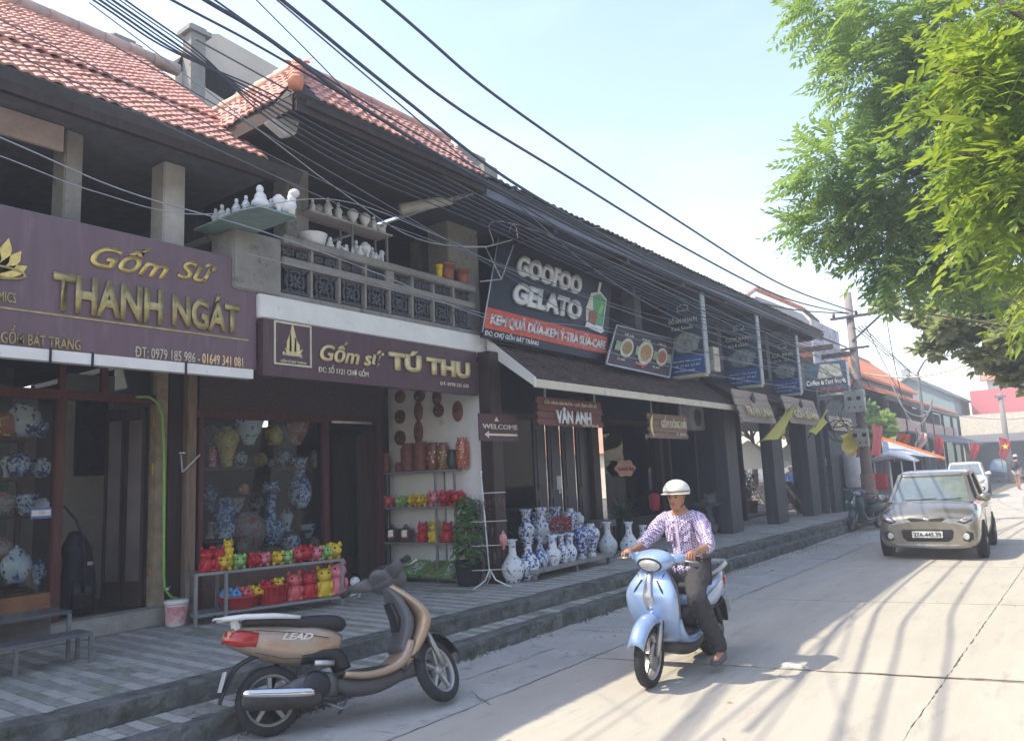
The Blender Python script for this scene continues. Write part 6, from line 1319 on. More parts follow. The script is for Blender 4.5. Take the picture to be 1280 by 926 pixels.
    # rear pod, seat, tail
    P('rear_body', MB().loft([((-.12, 0, .55), .10, .07), ((-.20, 0, .575), .14, .10), ((-.34, 0, .585), .165, .145), ((-.52, 0, .605), .165, .145), ((-.72, 0, .655), .14, .11), ((-.88, 0, .70), .09, .065), ((-.94, 0, .715), .05, .03)], 22, p=2.6), paint)
    for sy in (-1, 1): P('panel_seam', MB().tube([(-.22, sy*.160, .60), (-.45, sy*.172, .665), (-.70, sy*.150, .715), (-.86, sy*.10, .735)], .003, 5), plastic_black); P('cover_seam', MB().tube([(-.36, sy*.166, .475), (-.55, sy*.166, .50), (-.74, sy*.14, .57)], .003, 5), plastic_black)
    P('seat_base_cover', MB().loft([((-.10, 0, .36), .11, .06), ((-.15, 0, .46), .12, .07), ((-.26, 0, .50), .15, .07), ((-.42, 0, .49), .155, .05)], 14), plastic_black)
    P('seat', MB().loft([((-.075, 0, .665), .07, .03), ((-.13, 0, .70), .12, .06), ((-.28, 0, .725), .145, .058), ((-.42, 0, .735), .15, .055), ((-.52, 0, .765), .145, .055), ((-.68, 0, .785), .12, .045), ((-.80, 0, .785), .06, .025)], 20, p=2.8), M('black_seat_vinyl', (.022, .022, .025), .5, var=.2, bump=.2, bscale=90))
    for sy in (-1, 1): P('tail_lamp', MB().loft([((-.72, sy*.105, .655), .045, .06), ((-.84, sy*.078, .685), .038, .06), ((-.935, sy*.04, .705), .02, .038)], 12), M('red_tail_lens', (.42, .02, .015), .12, bump=0, coat=.5))
    if rail:
        rp = [(-.42, .15, .775), (-.60, .165, .805), (-.80, .14, .825), (-.92, .07, .83), (-.96, 0, .83)]; rp += [(x, -y, z) for x, y, z in rp[-2::-1]]
        P('grab_rail', MB().tube(rp, [.014]+[.02]*7+[.014], 10), rail); P('rack_plate', MB().slab([(-1.0, -.06, .845), (-.78, -.085, .84), (-.78, .085, .84), (-1.0, .06, .845)], .012), rail)
        for sy in (-1, 1): P('rail_bracket', MB().bar((-.86, sy*.07, .82), (-.84, sy*.06, .72), .02, .035), rail)
    # rear fender with number plate
    rf_ = P('rear_fender', MB().loft([((-.66, 0, .56), .075, .02), ((-.84, 0, .50), .07, .015), ((-.93, 0, .36), .065, .012), ((-.965, 0, .26), .055, .01)], 10, p=5), plastic_black)
    P('number_plate', MB().slab([(-.962, -.095, .34), (-.962, .095, .34), (-.925, .095, .47), (-.925, -.095, .47)], .006), M('plate_white', (.62, .63, .63), .5), rf_)
    # engine, muffler, stand
    P('engine_case', MB().loft([((-.66, -.10, .235), .035, .05), ((-.50, -.11, .25), .05, .09), ((-.33, -.12, .27), .05, .11), ((-.18, -.11, .27), .04, .08)], 14), M('dirty_engine_metal', (.12, .12, .12), .5, .6, var=.4, scale=12))
    P('fan_cover', MB().lathe([(.0, -.185), (.06, -.18), (.10, -.165), (.11, -.12)], (-.33, 0, .28), 20, axis='y'), plastic_black)
    P('gear_case', MB().loft([((-.66, .10, .235), .03, .06), ((-.42, .11, .26), .035, .08), ((-.2, .11, .28), .03, .07)], 12), M('dirty_engine_metal', (.12, .12, .12), .5, .6))
    P('muffler', MB().loft([((-.30, -.165, .20), .03, .035), ((-.42, -.175, .21), .055, .065), ((-.78, -.18, .255), .055, .065), ((-.85, -.18, .265), .03, .035)], 16), M('muffler_black', (.06, .058, .055), .5, .5, var=.3))
    P('heat_shield', MB().loft([((-.36, -.195, .245), .035, .03), ((-.50, -.205, .262), .04, .035), ((-.80, -.205, .305), .035, .03), ((-.84, -.205, .31), .01, .012)], 12), chrome)
    P('exhaust_pipe', MB().tube([(-.10, -.08, .20), (-.2, -.13, .17), (-.32, -.165, .20)], .016, 8), M('muffler_black', (.06, .058, .055)))
    P('shock_absorber', MB().tube([(-.62, .11, .27), (-.54, .10, .50)], .025, 10), black)
    P('foot_peg', MB().loft([((-.20, -.17, .42), .018, .02), ((-.34, -.175, .44), .02, .022)], 8), alu)
    if stand: P('side_stand', MB().tube([(-.02, .12, .20), (-.06, .20, .10), (-.09, .27, .03 if lean else .03)], .010, 6), metal_grey); P('centre_stand', MB().tube([(-.28, -.10, .17), (-.16, -.13, .10), (-.06, -.14, .11)], .011, 6), metal_grey)
    if badge:
        bt = text('lettering', badge[0], M('badge_silver', (.72, .70, .66), .3, .3), t, Vector((0, 0, 0)), (1, 0, 0), (0, 0, 1), .045, w=.22, depth=.004, shear=.4, bold=.03)
        for v in bt.data.vertices: v.co = Vector((v.co.x, v.co.y, v.co.z))+Vector(t.location)
        bt.data.transform(Matrix.Translation(-Vector((0, 0, 0)))); bt.location = (-.56, -.168, .635); bt.rotation_euler = (.12, .13, .03); bt.scale = (1, 1, 1)
    return t
paint_gold = M('gold_metallic_paint', (.40, .285, .20), .4, .4, var=.12, scale=3, bump=0, coat=.3, speck=((.46, .40, .33), 2.2, .48, .3))
paint_blue = M('light_blue_metallic_paint', (.30, .42, .66), .28, .25, var=.04, bump=0, coat=.7)
inner_grey = M('smoke_grey_plastic', (.095, .10, .115), .4, var=.15)
A_, B_ = PZ(548, 884, 0), PZ(335, 924, 0)
A_ = Vector((-4.30, 4.62, 0)); B_ = Vector((-4.86, 3.46, 0))
d = (A_-B_).normalized(); mid = (A_+B_)/2
sc1 = scooter('motor_scooter', 'parked gold and grey scooter with white grab rail leaning on its stand at the kerb', (mid.x, mid.y, 0), math.atan2(d.y, d.x), paint_gold, inner_grey, back=.48, lean=rad(-13), turn=rad(38), rail=metal_white, head=False, fend=plastic_black, badge=('LEAD',), rim_m=M('grey_rim', (.42, .42, .40), .4, .5))
sc1.scale = (1.02, 1.02, 1.0); sc1.rotation_euler = (rad(-13), 0, math.atan2(d.y, d.x))
RB = Vector((-3.03, 5.80, 0)); ha = rad(-90)   # rider's front wheel contact and heading
hv = Vector((math.cos(ha), math.sin(ha), 0)); mid = RB-hv*.64
sc2 = scooter('motor_scooter', 'light blue scooter with round headlight ridden along the road by the man in the helmet', (mid.x, mid.y, 0), ha, paint_blue, inner_grey, turn=rad(4), rail=M('grey_rail', (.42, .44, .42), .35, .3), head=True, stand=False)
c = PZ(1080, 664, 0); sc3 = scooter('motor_scooter', 'dark teal motor scooter parked at the end of the steps by the utility pole', (c.x-.05, c.y+.5, 0), rad(-108), M('dark_teal_paint', (.03, .075, .085), .3, .2, coat=.4, bump=0), black, lean=rad(-6), turn=rad(20), rail=metal_grey)
# ---------- cars
def car(name, label, loc, rz, paint, plate_s=None, simple=False):
    t = thing(name, label, 'car', loc, rz); P = lambda n, mb, m, par=None, **k: part(n, mb, m, par or t, local=True, **k)
    # stations: x, half width, bottom, side shoulder z, top z, top half width
    stn = [(-1.82, .66, .36, .62, .80, .55), (-1.78, .76, .26, .66, .92, .62), (-1.6, .81, .20, .70, .97, .68), (-1.0, .82, .18, .72, .98, .70), (0, .82, .18, .72, .97, .70), (.6, .82, .18, .72, .96, .70), (.98, .815, .18, .72, .975, .68), (1.25, .81, .18, .72, .94, .64), (1.50, .80, .18, .71, .88, .60), (1.68, .785, .18, .69, .81, .56), (1.78, .755, .19, .66, .755, .50), (1.82, .70, .20, .60, .70, .44), (1.835, .62, .24, .54, .64, .36)]
    rows = []
    for x, w, b, s_, tp, tw in stn:
        h = [(0, b), (w*.80, b), (w*.95, b+.06), (w, b+(s_-b)*.45), (w*.995, s_), (w*.96, s_+(tp-s_)*.55), (tw+.02, tp-.012), (tw*.6, tp+.022), (0, tp+.035)]
        rows.append([(x, -y, z) for y, z in h]+[(x, y, z) for y, z in h[-2:0:-1]])
    b_ = MB().grid(rows, close=True); n_ = len(rows[0]); b_.add(rows[0], [tuple(range(n_))]); b_.add(rows[-1], [tuple(range(n_-1, -1, -1))])
    bo = P('body', b_, paint, subsurf=1)
    from mathutils.bvhtree import BVHTree
    dg = bpy.context.evaluated_depsgraph_get(); ev = bo.evaluated_get(dg).to_mesh(); bv = BVHTree.FromPolygons([v.co.copy() for v in ev.vertices], [tuple(p.vertices) for p in ev.polygons])
    def patch(nm, outline, m, out=.008, rings=4):
        """a piece of the front, lying on the bumper's own curve; outline in (y, z)"""
        cy, cz = sum(p[0] for p in outline)/len(outline), sum(p[1] for p in outline)/len(outline); k = len(outline); vs = []; fs = []
        for r_ in range(rings+1):
            f = 1-r_/rings*.98
            for y, z in outline:
                y_, z_ = cy+(y-cy)*f, cz+(z-cz)*f; h = bv.ray_cast(Vector((3, y_, z_)), Vector((-1, 0, 0)))[0]; x = h.x if h else 1.6
                vs.append((x+(out if r_ else -.01), y_, z_))
        for r_ in range(rings):
            for i in range(k): fs.append((r_*k+i, r_*k+(i+1) % k, (r_+1)*k+(i+1) % k, (r_+1)*k+i))
        fs.append(tuple(range(rings*k, rings*k+k))); return P(nm, MB().add(vs, fs, True), m)
    # cabin: glass house with pillars and roof
    gb = {'wf': (1.02, .66, .955), 'rf': (.34, .54, 1.43), 'rr': (-1.35, .54, 1.42), 'wr': (-1.70, .64, .93)}
    c4 = lambda k, s_: Vector((gb[k][0], gb[k][1]*s_, gb[k][2]))
    P('roof', MB().loft([((.40, 0, 1.405), .50, .025), ((.20, 0, 1.455), .555, .035), ((-.4, 0, 1.475), .565, .04), ((-1.1, 0, 1.46), .56, .04), ((-1.42, 0, 1.41), .53, .03)], 20, p=3.5), paint)
    P('windscreen', MB().slab([c4('wf', -1), c4('wf', 1), c4('rf', 1), c4('rf', -1)], .012), M('windscreen_glass', (.10, .13, .14), .04, .0, bump=0, col2=(.20, .25, .26), scale=1.5, spec=1, coat=1), subsurf=0)
    P('rear_window', MB().slab([c4('wr', -1), c4('wr', 1), c4('rr', 1), c4('rr', -1)], .012), M('dark_car_glass', (.02, .025, .03), .05, bump=0, coat=1))
    for s_ in (-1, 1):
        a, b, c_, d_ = c4('wf', s_), c4('rf', s_), c4('rr', s_), c4('wr', s_)
        o = Vector((0, s_*.004, 0)); bm_ = a+(d_-a)*.42; tm = b+(c_-b)*.36
        gl = M('dark_car_glass', (.02, .025, .03), .05, bump=0, coat=1)
        P('side_window', MB().slab([a+(d_-a)*.06, bm_-Vector((-.03, 0, 0)), tm-Vector((-.03, 0, 0)), b+(c_-b)*.03], .01), gl); P('side_window', MB().slab([bm_-Vector((.03, 0, 0)), a+(d_-a)*.86, b+(c_-b)*.90, tm-Vector((.03, 0, 0))], .01), gl)
        P('pillar', MB().bar(a+Vector((0, 0, -.02)), b, .06, .05), paint); P('pillar', MB().bar(c_, d_, .10, .07), paint); P('pillar', MB().bar(bm_, tm, .05, .03), M('black_pillar', (.02, .02, .02), .4)); P('roof_rail', MB().bar(b, c_, .045, .05), paint)
        P('mirror', MB().loft([((.80, s_*.73, 1.0), .06, .04), ((.83, s_*.86, 1.02), .07, .08), ((.80, s_*.94, 1.02), .045, .06)], 12, side=(1, 0, 0)), paint)
        P('door_seam', MB().box((.62, s_*.815, .30), (.628, s_*.822, .80)), black); P('door_handle', MB().box((-.20, s_*.80, .80), (-.06, s_*.825, .83)), paint)
        for x in (1.13, -1.13):
            P('wheel_arch', MB().lathe([(.0, s_*.70), (.335, s_*.70), (.345, s_*.822), (.0, s_*.822)], (x, 0, .30), 28, axis='y'), M('arch_black', (.012, .012, .012), .9)); wheel(t, (x, s_*.752, .29), .29, .17, alu, spokes=7)
        # front lamps
        patch('headlight', [(s_*.44, .64), (s_*.56, .60), (s_*.70, .66), (s_*.765, .76), (s_*.74, .83), (s_*.66, .80), (s_*.52, .72)], plastic_black, .010); patch('headlight_lens', [(s_*.47, .65), (s_*.56, .625), (s_*.68, .675), (s_*.74, .76), (s_*.72, .805), (s_*.66, .78), (s_*.53, .71)], M('car_headlight_glass', (.25, .26, .27), .05, .6, bump=0, coat=1, col2=(.60, .61, .60), scale=9), .018)
        patch('turn_lens', [(s_*.54, .64), (s_*.62, .65), (s_*.62, .70), (s_*.54, .68)], M('amber_lens', (.38, .22, .14), .2), .02)
        patch('fog_bezel', [(s_*.52, .33), (s_*.62, .30), (s_*.70, .36), (s_*.70, .48), (s_*.60, .52), (s_*.53, .46)], plastic_black, .010)
        patch('fog_lamp', [(s_*.585+.055*math.cos(t_), .41+.068*math.sin(t_)) for t_ in [i*math.pi/7 for i in range(14)]], M('fog_lens', (.72, .74, .72), .1, .2, bump=0), .02)
        P('tail_lamp', MB().loft([((-1.76, s_*.60, .72), .03, .08), ((-1.70, s_*.72, .80), .03, .12)], 10, side=(1, 0, 0)), M('red_tail_lens', (.42, .02, .015), .12))
    patch('lower_grille', [(-.47, .50), (-.44, .54), (.44, .54), (.47, .50), (.44, .36), (.36, .30), (-.36, .30), (-.44, .36)], black, .008)
    patch('upper_grille', [(-.36, .70), (-.30, .73), (0, .70), (.30, .73), (.36, .70), (.28, .655), (.10, .66), (0, .675), (-.10, .66), (-.28, .655)], black, .008)
    P('emblem', MB().ball((1.835, 0, .695), (.012, .06, .026), 14, 6), chrome)
    patch('bumper_lip', [(-.66, .245), (-.60, .275), (.60, .275), (.66, .245), (.60, .205), (-.60, .205)], M('silver_skid', (.30, .30, .29), .4, .4), .012)
    if plate_s:
        pl = P('number_plate', MB().box((1.855, -.235, .385), (1.863, .235, .495)), M('plate_white', (.62, .63, .63), .5))
        tx = text('lettering', plate_s, black, pl, (0, 0, 0), (0, 1, 0), (0, 0, 1), .075, w=.42, depth=.002, bold=.02)
        off = worldloc(pl)
        for v in tx.data.vertices: v.co += off
        tx.location = (1.862, -.21, .402)
    P('wiper', MB().tube([(1.02, -.4, .985), (.98, .1, 1.01)], .008, 5), black); P('wiper', MB().tube([(1.03, .05, .985), (.98, .5, 1.01)], .008, 5), black)
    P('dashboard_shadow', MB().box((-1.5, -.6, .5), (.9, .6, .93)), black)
    return t
l_ = PY(1106, 690, 14.9); r_ = PY(1229, 690, 14.9); cxr = (PY(1107, 660, 14.95).x+PY(1225, 660, 14.95).x)/2
paint_champ = M('champagne_metallic_paint', (.29, .27, .225), .25, .65, var=.03, bump=0, coat=.8)
car1 = car('parked_car' if False else 'car', 'champagne grey hatchback with plate 37A-445.39 driving towards the camera', (cxr-.12, 15.0+1.8, 0), rad(-90+1.5), paint_champ, '37A-445.39')
cw = PY(1203, 600, 37); car('car', 'white car half hidden behind the champagne hatchback', (cw.x, 38.5, 0), rad(-86), M('white_car_paint', (.70, .70, .70), .25, bump=0, var=.02, coat=.8))
cb = PY(1257, 600, 58); car('car', 'dark blue car parked far down the street near the walking woman', (cb.x, 59, 0), rad(-100), M('navy_car_paint', (.04, .07, .12), .3, bump=0, coat=.8))
# ================================================================ people
def skin(name, joints, edges, m, parent, sub=2, label=None, extra=None, folds=0):
    """continuous limb surface grown round a jointed skeleton, stored as plain mesh; joints: name -> (pos, radius or (rx, ry))"""
    ks = list(joints); me = bpy.data.meshes.new('tmp'); me.from_pydata([joints[k][0] for k in ks], [(ks.index(a), ks.index(b)) for a, b in edges], [])
    o = bpy.data.objects.new('tmp', me); S.collection.objects.link(o)
    sk = o.modifiers.new('skin', 'SKIN'); sk.use_smooth_shade = True
    for i, k in enumerate(ks):
        r_ = joints[k][1]; r_ = r_ if isinstance(r_, tuple) else (r_, r_); me.skin_vertices[0].data[i].radius = r_
    me.skin_vertices[0].data[0].use_root = True
    sb = o.modifiers.new('sub', 'SUBSURF'); sb.levels = sub; sb.render_levels = sub
    dg = bpy.context.evaluated_depsgraph_get(); res = bpy.data.meshes.new_from_object(o.evaluated_get(dg)); bpy.data.objects.remove(o); bpy.data.meshes.remove(me)
    if folds:
        vn = [v.normal.copy() for v in res.vertices]
        for v, nrm in zip(res.vertices, vn):
            c = v.co; r_ = 1-abs(noise.noise(Vector((c.x*9, c.y*9, c.z*17+c.x*6))))*2.2; r2 = 1-abs(noise.noise(Vector((c.x*19+4, c.y*19, c.z*26-c.y*11))))*2.2
            v.co = c+nrm*(max(0, r_)*folds+max(0, r2)*folds*.45)
    if extra:
        bm = bmesh.new(); bm.from_mesh(res); tmp = extra.mesh('x', m); bm.from_mesh(tmp); bpy.data.meshes.remove(tmp)
        for f in bm.faces: f.material_index = 0; f.smooth = True
        bm.to_mesh(res); bm.free()
    res.materials.clear(); res.materials.append(m); res.name = name
    for p in res.polygons: p.use_smooth = True
    q = bpy.data.objects.new(name, res); S.collection.objects.link(q); q.parent = parent
    if label: q['label'] = label
    return q
skin_m = M('tanned_skin', (.42, .21, .13), .55, var=.10, scale=10, bump=.1)
def head_mesh(c, k=1.0, tilt=0):
    """face looks along +x; c is head centre, k scale (height .235*k)"""
    rot = Matrix.Rotation(tilt, 3, 'Y'); rows = []
    H_ = [(-.118, .030, .034, .020), (-.105, .048, .046, .016), (-.085, .060, .056, .010), (-.055, .072, .064, .004), (-.02, .082, .070, .0), (.015, .090, .074, -.004), (.05, .094, .076, -.008), (.085, .084, .068, -.010), (.108, .058, .048, -.010), (.120, .02, .018, -.010)]
    for z, rx, ry, ox in H_:
        row = []
        for i in range(24):
            a = i*math.pi/12; x = math.cos(a)*rx+ox+.01; y = math.sin(a)*ry; f = max(0, math.cos(a))
            if f > .97 and -.045 < z < .03: x += .018*(1-(z-(-.02))/.06 if z > -.02 else 1)
            if .82 < f < .97 and -.0 < z < .03: x -= .010
            if f > .9 and -.10 < z < -.06: x += .006
            row.append(tuple(Vector(c)+rot @ Vector((x*k, y*k, z*k))))
        rows.append(row)
    return MB().grid(rows, close=True).add(rows[0], [tuple(range(24))]).add(rows[-1], [tuple(range(23, -1, -1))]), rot
def face(parent, c, k, rot, skinm=None, eyes=True):
    W_ = lambda x, y, z: Vector(c)+rot @ Vector((x*k, y*k, z*k)); sm = skinm or skin_m
    for s_ in (-1, 1):
        part('ear', MB().ball(W_(.0, s_*.078, -.005), (.016*k, .010*k, .030*k), 8, 6), sm, parent, local=True)
        part('eye', MB().ball(W_(.083, s_*.030, .008), (.007*k, .013*k, .006*k), 8, 5), M('eye_dark', (.03, .02, .018), .2, bump=0), parent, local=True)
        part('eyebrow', MB().tube([W_(.088, s_*.016, .026), W_(.084, s_*.032, .031), W_(.072, s_*.048, .024)], .0035*k, 5), M('brow_hair', (.02, .015, .012), .8), parent, local=True)
    part('nose', MB().loft([(W_(.090, 0, .012), .007*k, .006*k), (W_(.102, 0, -.012), .011*k, .009*k), (W_(.108, 0, -.026), .016*k, .011*k), (W_(.098, 0, -.034), .010*k, .005*k)], 10), sm, parent, local=True)
    part('mouth', MB().loft([(W_(.088, -.024, -.060), .002*k, .004*k), (W_(.098, 0, -.058), .003*k, .007*k), (W_(.088, .024, -.060), .002*k, .004*k)], 8, side=(1, 0, 0)), M('lips', (.30, .10, .08), .5), parent, local=True)
def hand_on_grip(parent, g, s_, fwd=(1, 0, 0)):
    """fist closed round a handlebar grip whose centre is g, running along y; s_ = +1 left hand"""
    g = Vector(g); mb = MB()
    mb.loft([(g+Vector((-.085, -s_*.0, .030)), .022, .028), (g+Vector((-.055, 0, .038)), .032, .026), (g+Vector((-.02, 0, .036)), .042, .020), (g+Vector((.008, 0, .024)), .042, .014)], 14)
    palm = part('palm', mb, skin_m, parent, local=True)
    for i, (dy, L) in enumerate(((.036, .92), (.012, 1.0), (-.012, .95), (-.034, .8))):
        y = g.y-s_*dy*-1; r_ = .0095-.0006*i
        pts = [Vector((g.x+.000, y, g.z+.030)), Vector((g.x+.026*L, y, g.z+.024)), Vector((g.x+.036*L, y, g.z+.002)), Vector((g.x+.030*L, y, g.z-.018)), Vector((g.x+.008, y, g.z-.028))]
        part('finger', MB().tube(pts, [r_*1.1, r_*1.12, r_, r_*.95, r_*.8], 8), skin_m, palm, local=True)
    part('thumb', MB().tube([Vector((g.x-.045, g.y-s_*.036, g.z+.028)), Vector((g.x-.020, g.y-s_*.052, g.z+.006)), Vector((g.x+.004, g.y-s_*.048, g.z-.018))], [.012, .0115, .009], 8), skin_m, palm, local=True)
# ---- the rider, in the scooter's own axes
rd = thing('person', 'man in a white helmet, checked shirt and dark trousers riding the light blue scooter', 'person', (mid.x, mid.y, 0), ha)
def wl_(px, py, z):
    p = PZ(px, py, z)-Vector((mid.x, mid.y, 0)); c_, s_ = math.cos(-ha), math.sin(-ha); return Vector((p.x*c_-p.y*s_, p.x*s_+p.y*c_, z))
rf0 = wl_(783, 818, .05)
J = {'pelvis': ((-.27, 0, .84), (.14, .11)), 'waist': ((-.25, 0, .98), (.12, .095)), 'chest': ((-.20, 0, 1.17), (.145, .105)), 'neckb': ((-.17, 0, 1.325), (.06, .055)), 'neck': ((-.15, 0, 1.40), (.048, .05)), 'skull': ((-.13, 0, 1.46), (.05, .055))}
E_ = [('pelvis', 'waist'), ('waist', 'chest'), ('chest', 'neckb'), ('neckb', 'neck'), ('neck', 'skull')]
GR = {1: Vector((.345, .305, 1.01)), -1: Vector((.345, -.305, 1.01))}
FT = {1: Vector((-.10, .30, .10)), -1: Vector((.02, -.36, .09))}
KN = {1: Vector((.10, .20, .66)), -1: Vector((.14, -.25, .64))}
for s_ in (1, -1):
    k = 'L' if s_ > 0 else 'R'
    J['sh'+k] = ((-.18, s_*.185, 1.275), .058); J['el'+k] = ((-.02+.02, s_*.315, 1.07), .043); J['wr'+k] = (tuple(GR[s_]+Vector((-.10, s_*.0, .035))), .027)
    J['hip'+k] = ((-.22, s_*.10, .81), .088); J['kn'+k] = (tuple(KN[s_]), .060); J['an'+k] = (tuple(FT[s_]+Vector((-.04, 0, .06))), .036); J['toe'+k] = (tuple(FT[s_]+Vector((.14, 0, -.01))), .030)
    E_ += [('neckb', 'sh'+k), ('sh'+k, 'el'+k), ('el'+k, 'wr'+k), ('pelvis', 'hip'+k), ('hip'+k, 'kn'+k), ('kn'+k, 'an'+k), ('an'+k, 'toe'+k)]
hc = Vector((-.105, 0, 1.50)); hm, hrot = head_mesh(hc, 1.0, .10)
skin('body', J, E_, skin_m, rd, 2, extra=hm)
face(rd, hc, 1.0, hrot)
for s_ in (1, -1): hand_on_grip(rd, GR[s_], s_)
def grow(keys, dr, mod=None):
    q = {}
    for k in keys:
        p, r_ = J[k]; r_ = r_ if isinstance(r_, tuple) else (r_, r_); q[k] = (p, (r_[0]+dr, r_[1]+dr))
    if mod: q.update(mod)
    return q
sk_ = shirtmat()
Js = grow(('waist', 'pelvis', 'chest', 'neckb', 'shL', 'shR', 'elL', 'elR'), .022)
Js['hem'] = ((-.20, 0, .73), (.19, .175)); Js['pelvis'] = ((-.25, 0, .86), (.168, .15)); Js['neckb'] = ((-.17, 0, 1.325), (.085, .075))
for k in 'LR':
    e, w_ = Vector(J['el'+k][0]), Vector(J['wr'+k][0]); Js['cf'+k] = (tuple(e+(w_-e)*.30), .058); Js['el'+k] = (J['el'+k][0], .058)
skin('shirt', Js, [('waist', 'pelvis'), ('pelvis', 'hem'), ('waist', 'chest'), ('chest', 'neckb'), ('neckb', 'shL'), ('neckb', 'shR'), ('shL', 'elL'), ('shR', 'elR'), ('elL', 'cfL'), ('elR', 'cfR')], sk_, rd, 3, folds=.011)
for s_ in (-1, 1): part('collar', MB().slab([(-.10, s_*.005, 1.30), (-.075, s_*.05, 1.275), (-.11, s_*.085, 1.335), (-.16, s_*.075, 1.385)], .008), M('shirt_collar', (.62, .52, .66), .8), rd, local=True)
part('button_placket', MB().slab([(-.052, -.012, 1.28), (-.052, .012, 1.28), (-.10, .012, .92), (-.10, -.012, .92)], .006), M('shirt_collar', (.62, .52, .66), .8), rd, local=True)
for s_ in (-1, 1): part('shirt_pocket', MB().slab([(-.062, s_*.045, 1.20), (-.075, s_*.125, 1.20), (-.085, s_*.12, 1.10), (-.075, s_*.05, 1.10)], .005), sk_, rd, local=True)
Jt = grow(('pelvis', 'hipL', 'hipR', 'knL', 'knR', 'anL', 'anR'), .020)
Jt['anL'] = (J['anL'][0], .062); Jt['anR'] = (J['anR'][0], .062); Jt['knL'] = (J['knL'][0], .085); Jt['knR'] = (J['knR'][0], .085); Jt['pelvis'] = ((-.27, 0, .82), (.15, .12))
for k in 'LR': Jt['sn'+k] = (tuple((Vector(J['kn'+k][0])+Vector(J['an'+k][0]))/2), .075)
skin('trousers', Jt, [('pelvis', 'hipL'), ('pelvis', 'hipR'), ('hipL', 'knL'), ('hipR', 'knR'), ('knL', 'snL'), ('snL', 'anL'), ('knR', 'snR'), ('snR', 'anR')], M('dark_grey_trousers', (.045, .045, .052), .85, var=.25, scale=10, bump=.5, bscale=60), rd, 3, folds=.014)
for s_ in (1, -1):
    f = FT[s_]; part('shoe', MB().loft([(f+Vector((-.095, 0, .01)), .028, .03), (f+Vector((-.06, 0, .015)), .040, .045), (f+Vector((.02, 0, .0)), .044, .036), (f+Vector((.11, 0, -.012)), .047, .026), (f+Vector((.165, 0, -.016)), .030, .016)], 14), M('shoe_grey', (.10, .10, .11), .6) if s_ > 0 else M('shoe_tan', (.30, .26, .24), .6), rd, local=True)
hel = part('helmet', MB().ball(hc+Vector((-.008, 0, .055)), (.135, .122, .105), 26, 12), M('white_helmet_shell', (.74, .73, .68), .3, var=.05, bump=0), rd, local=True)
bmh = bmesh.new(); bmh.from_mesh(hel.data); bmesh.ops.bisect_plane(bmh, geom=bmh.verts[:]+bmh.edges[:]+bmh.faces[:], plane_co=hc+Vector((0, 0, .028)), plane_no=(-.12, 0, 1), clear_inner=True); bmh.to_mesh(hel.data); bmh.free()
md = hel.modifiers.new('thick', 'SOLIDIFY'); md.thickness = .012
bnd = []
for i in range(33):
    a = -math.pi*.62+i*math.pi*1.24/32; bnd.append(hc+Vector((-.008+math.cos(a)*.137, math.sin(a)*.124, .052)))
part('helmet_stripe', MB().tube(bnd, .0055, 6), M('olive_stripe', (.12, .13, .05), .5), hel, local=True)
part('helmet_brim', MB().grid([[tuple(hc+Vector((-.008+math.cos(a)*r_*1.11, math.sin(a)*r_, .036-(r_-.122)*.35))) for a in [-1.25+i*2.5/16 for i in range(17)]] for r_ in (.120, .148)]), M('white_helmet_shell', (.74, .73, .68)), hel, local=True)
for s_ in (1, -1): part('chin_strap', MB().tube([hc+Vector((0, s_*.10, .03)), hc+Vector((.02, s_*.082, -.06)), hc+Vector((.045, s_*.02, -.118))], .005, 5), black, hel, local=True)
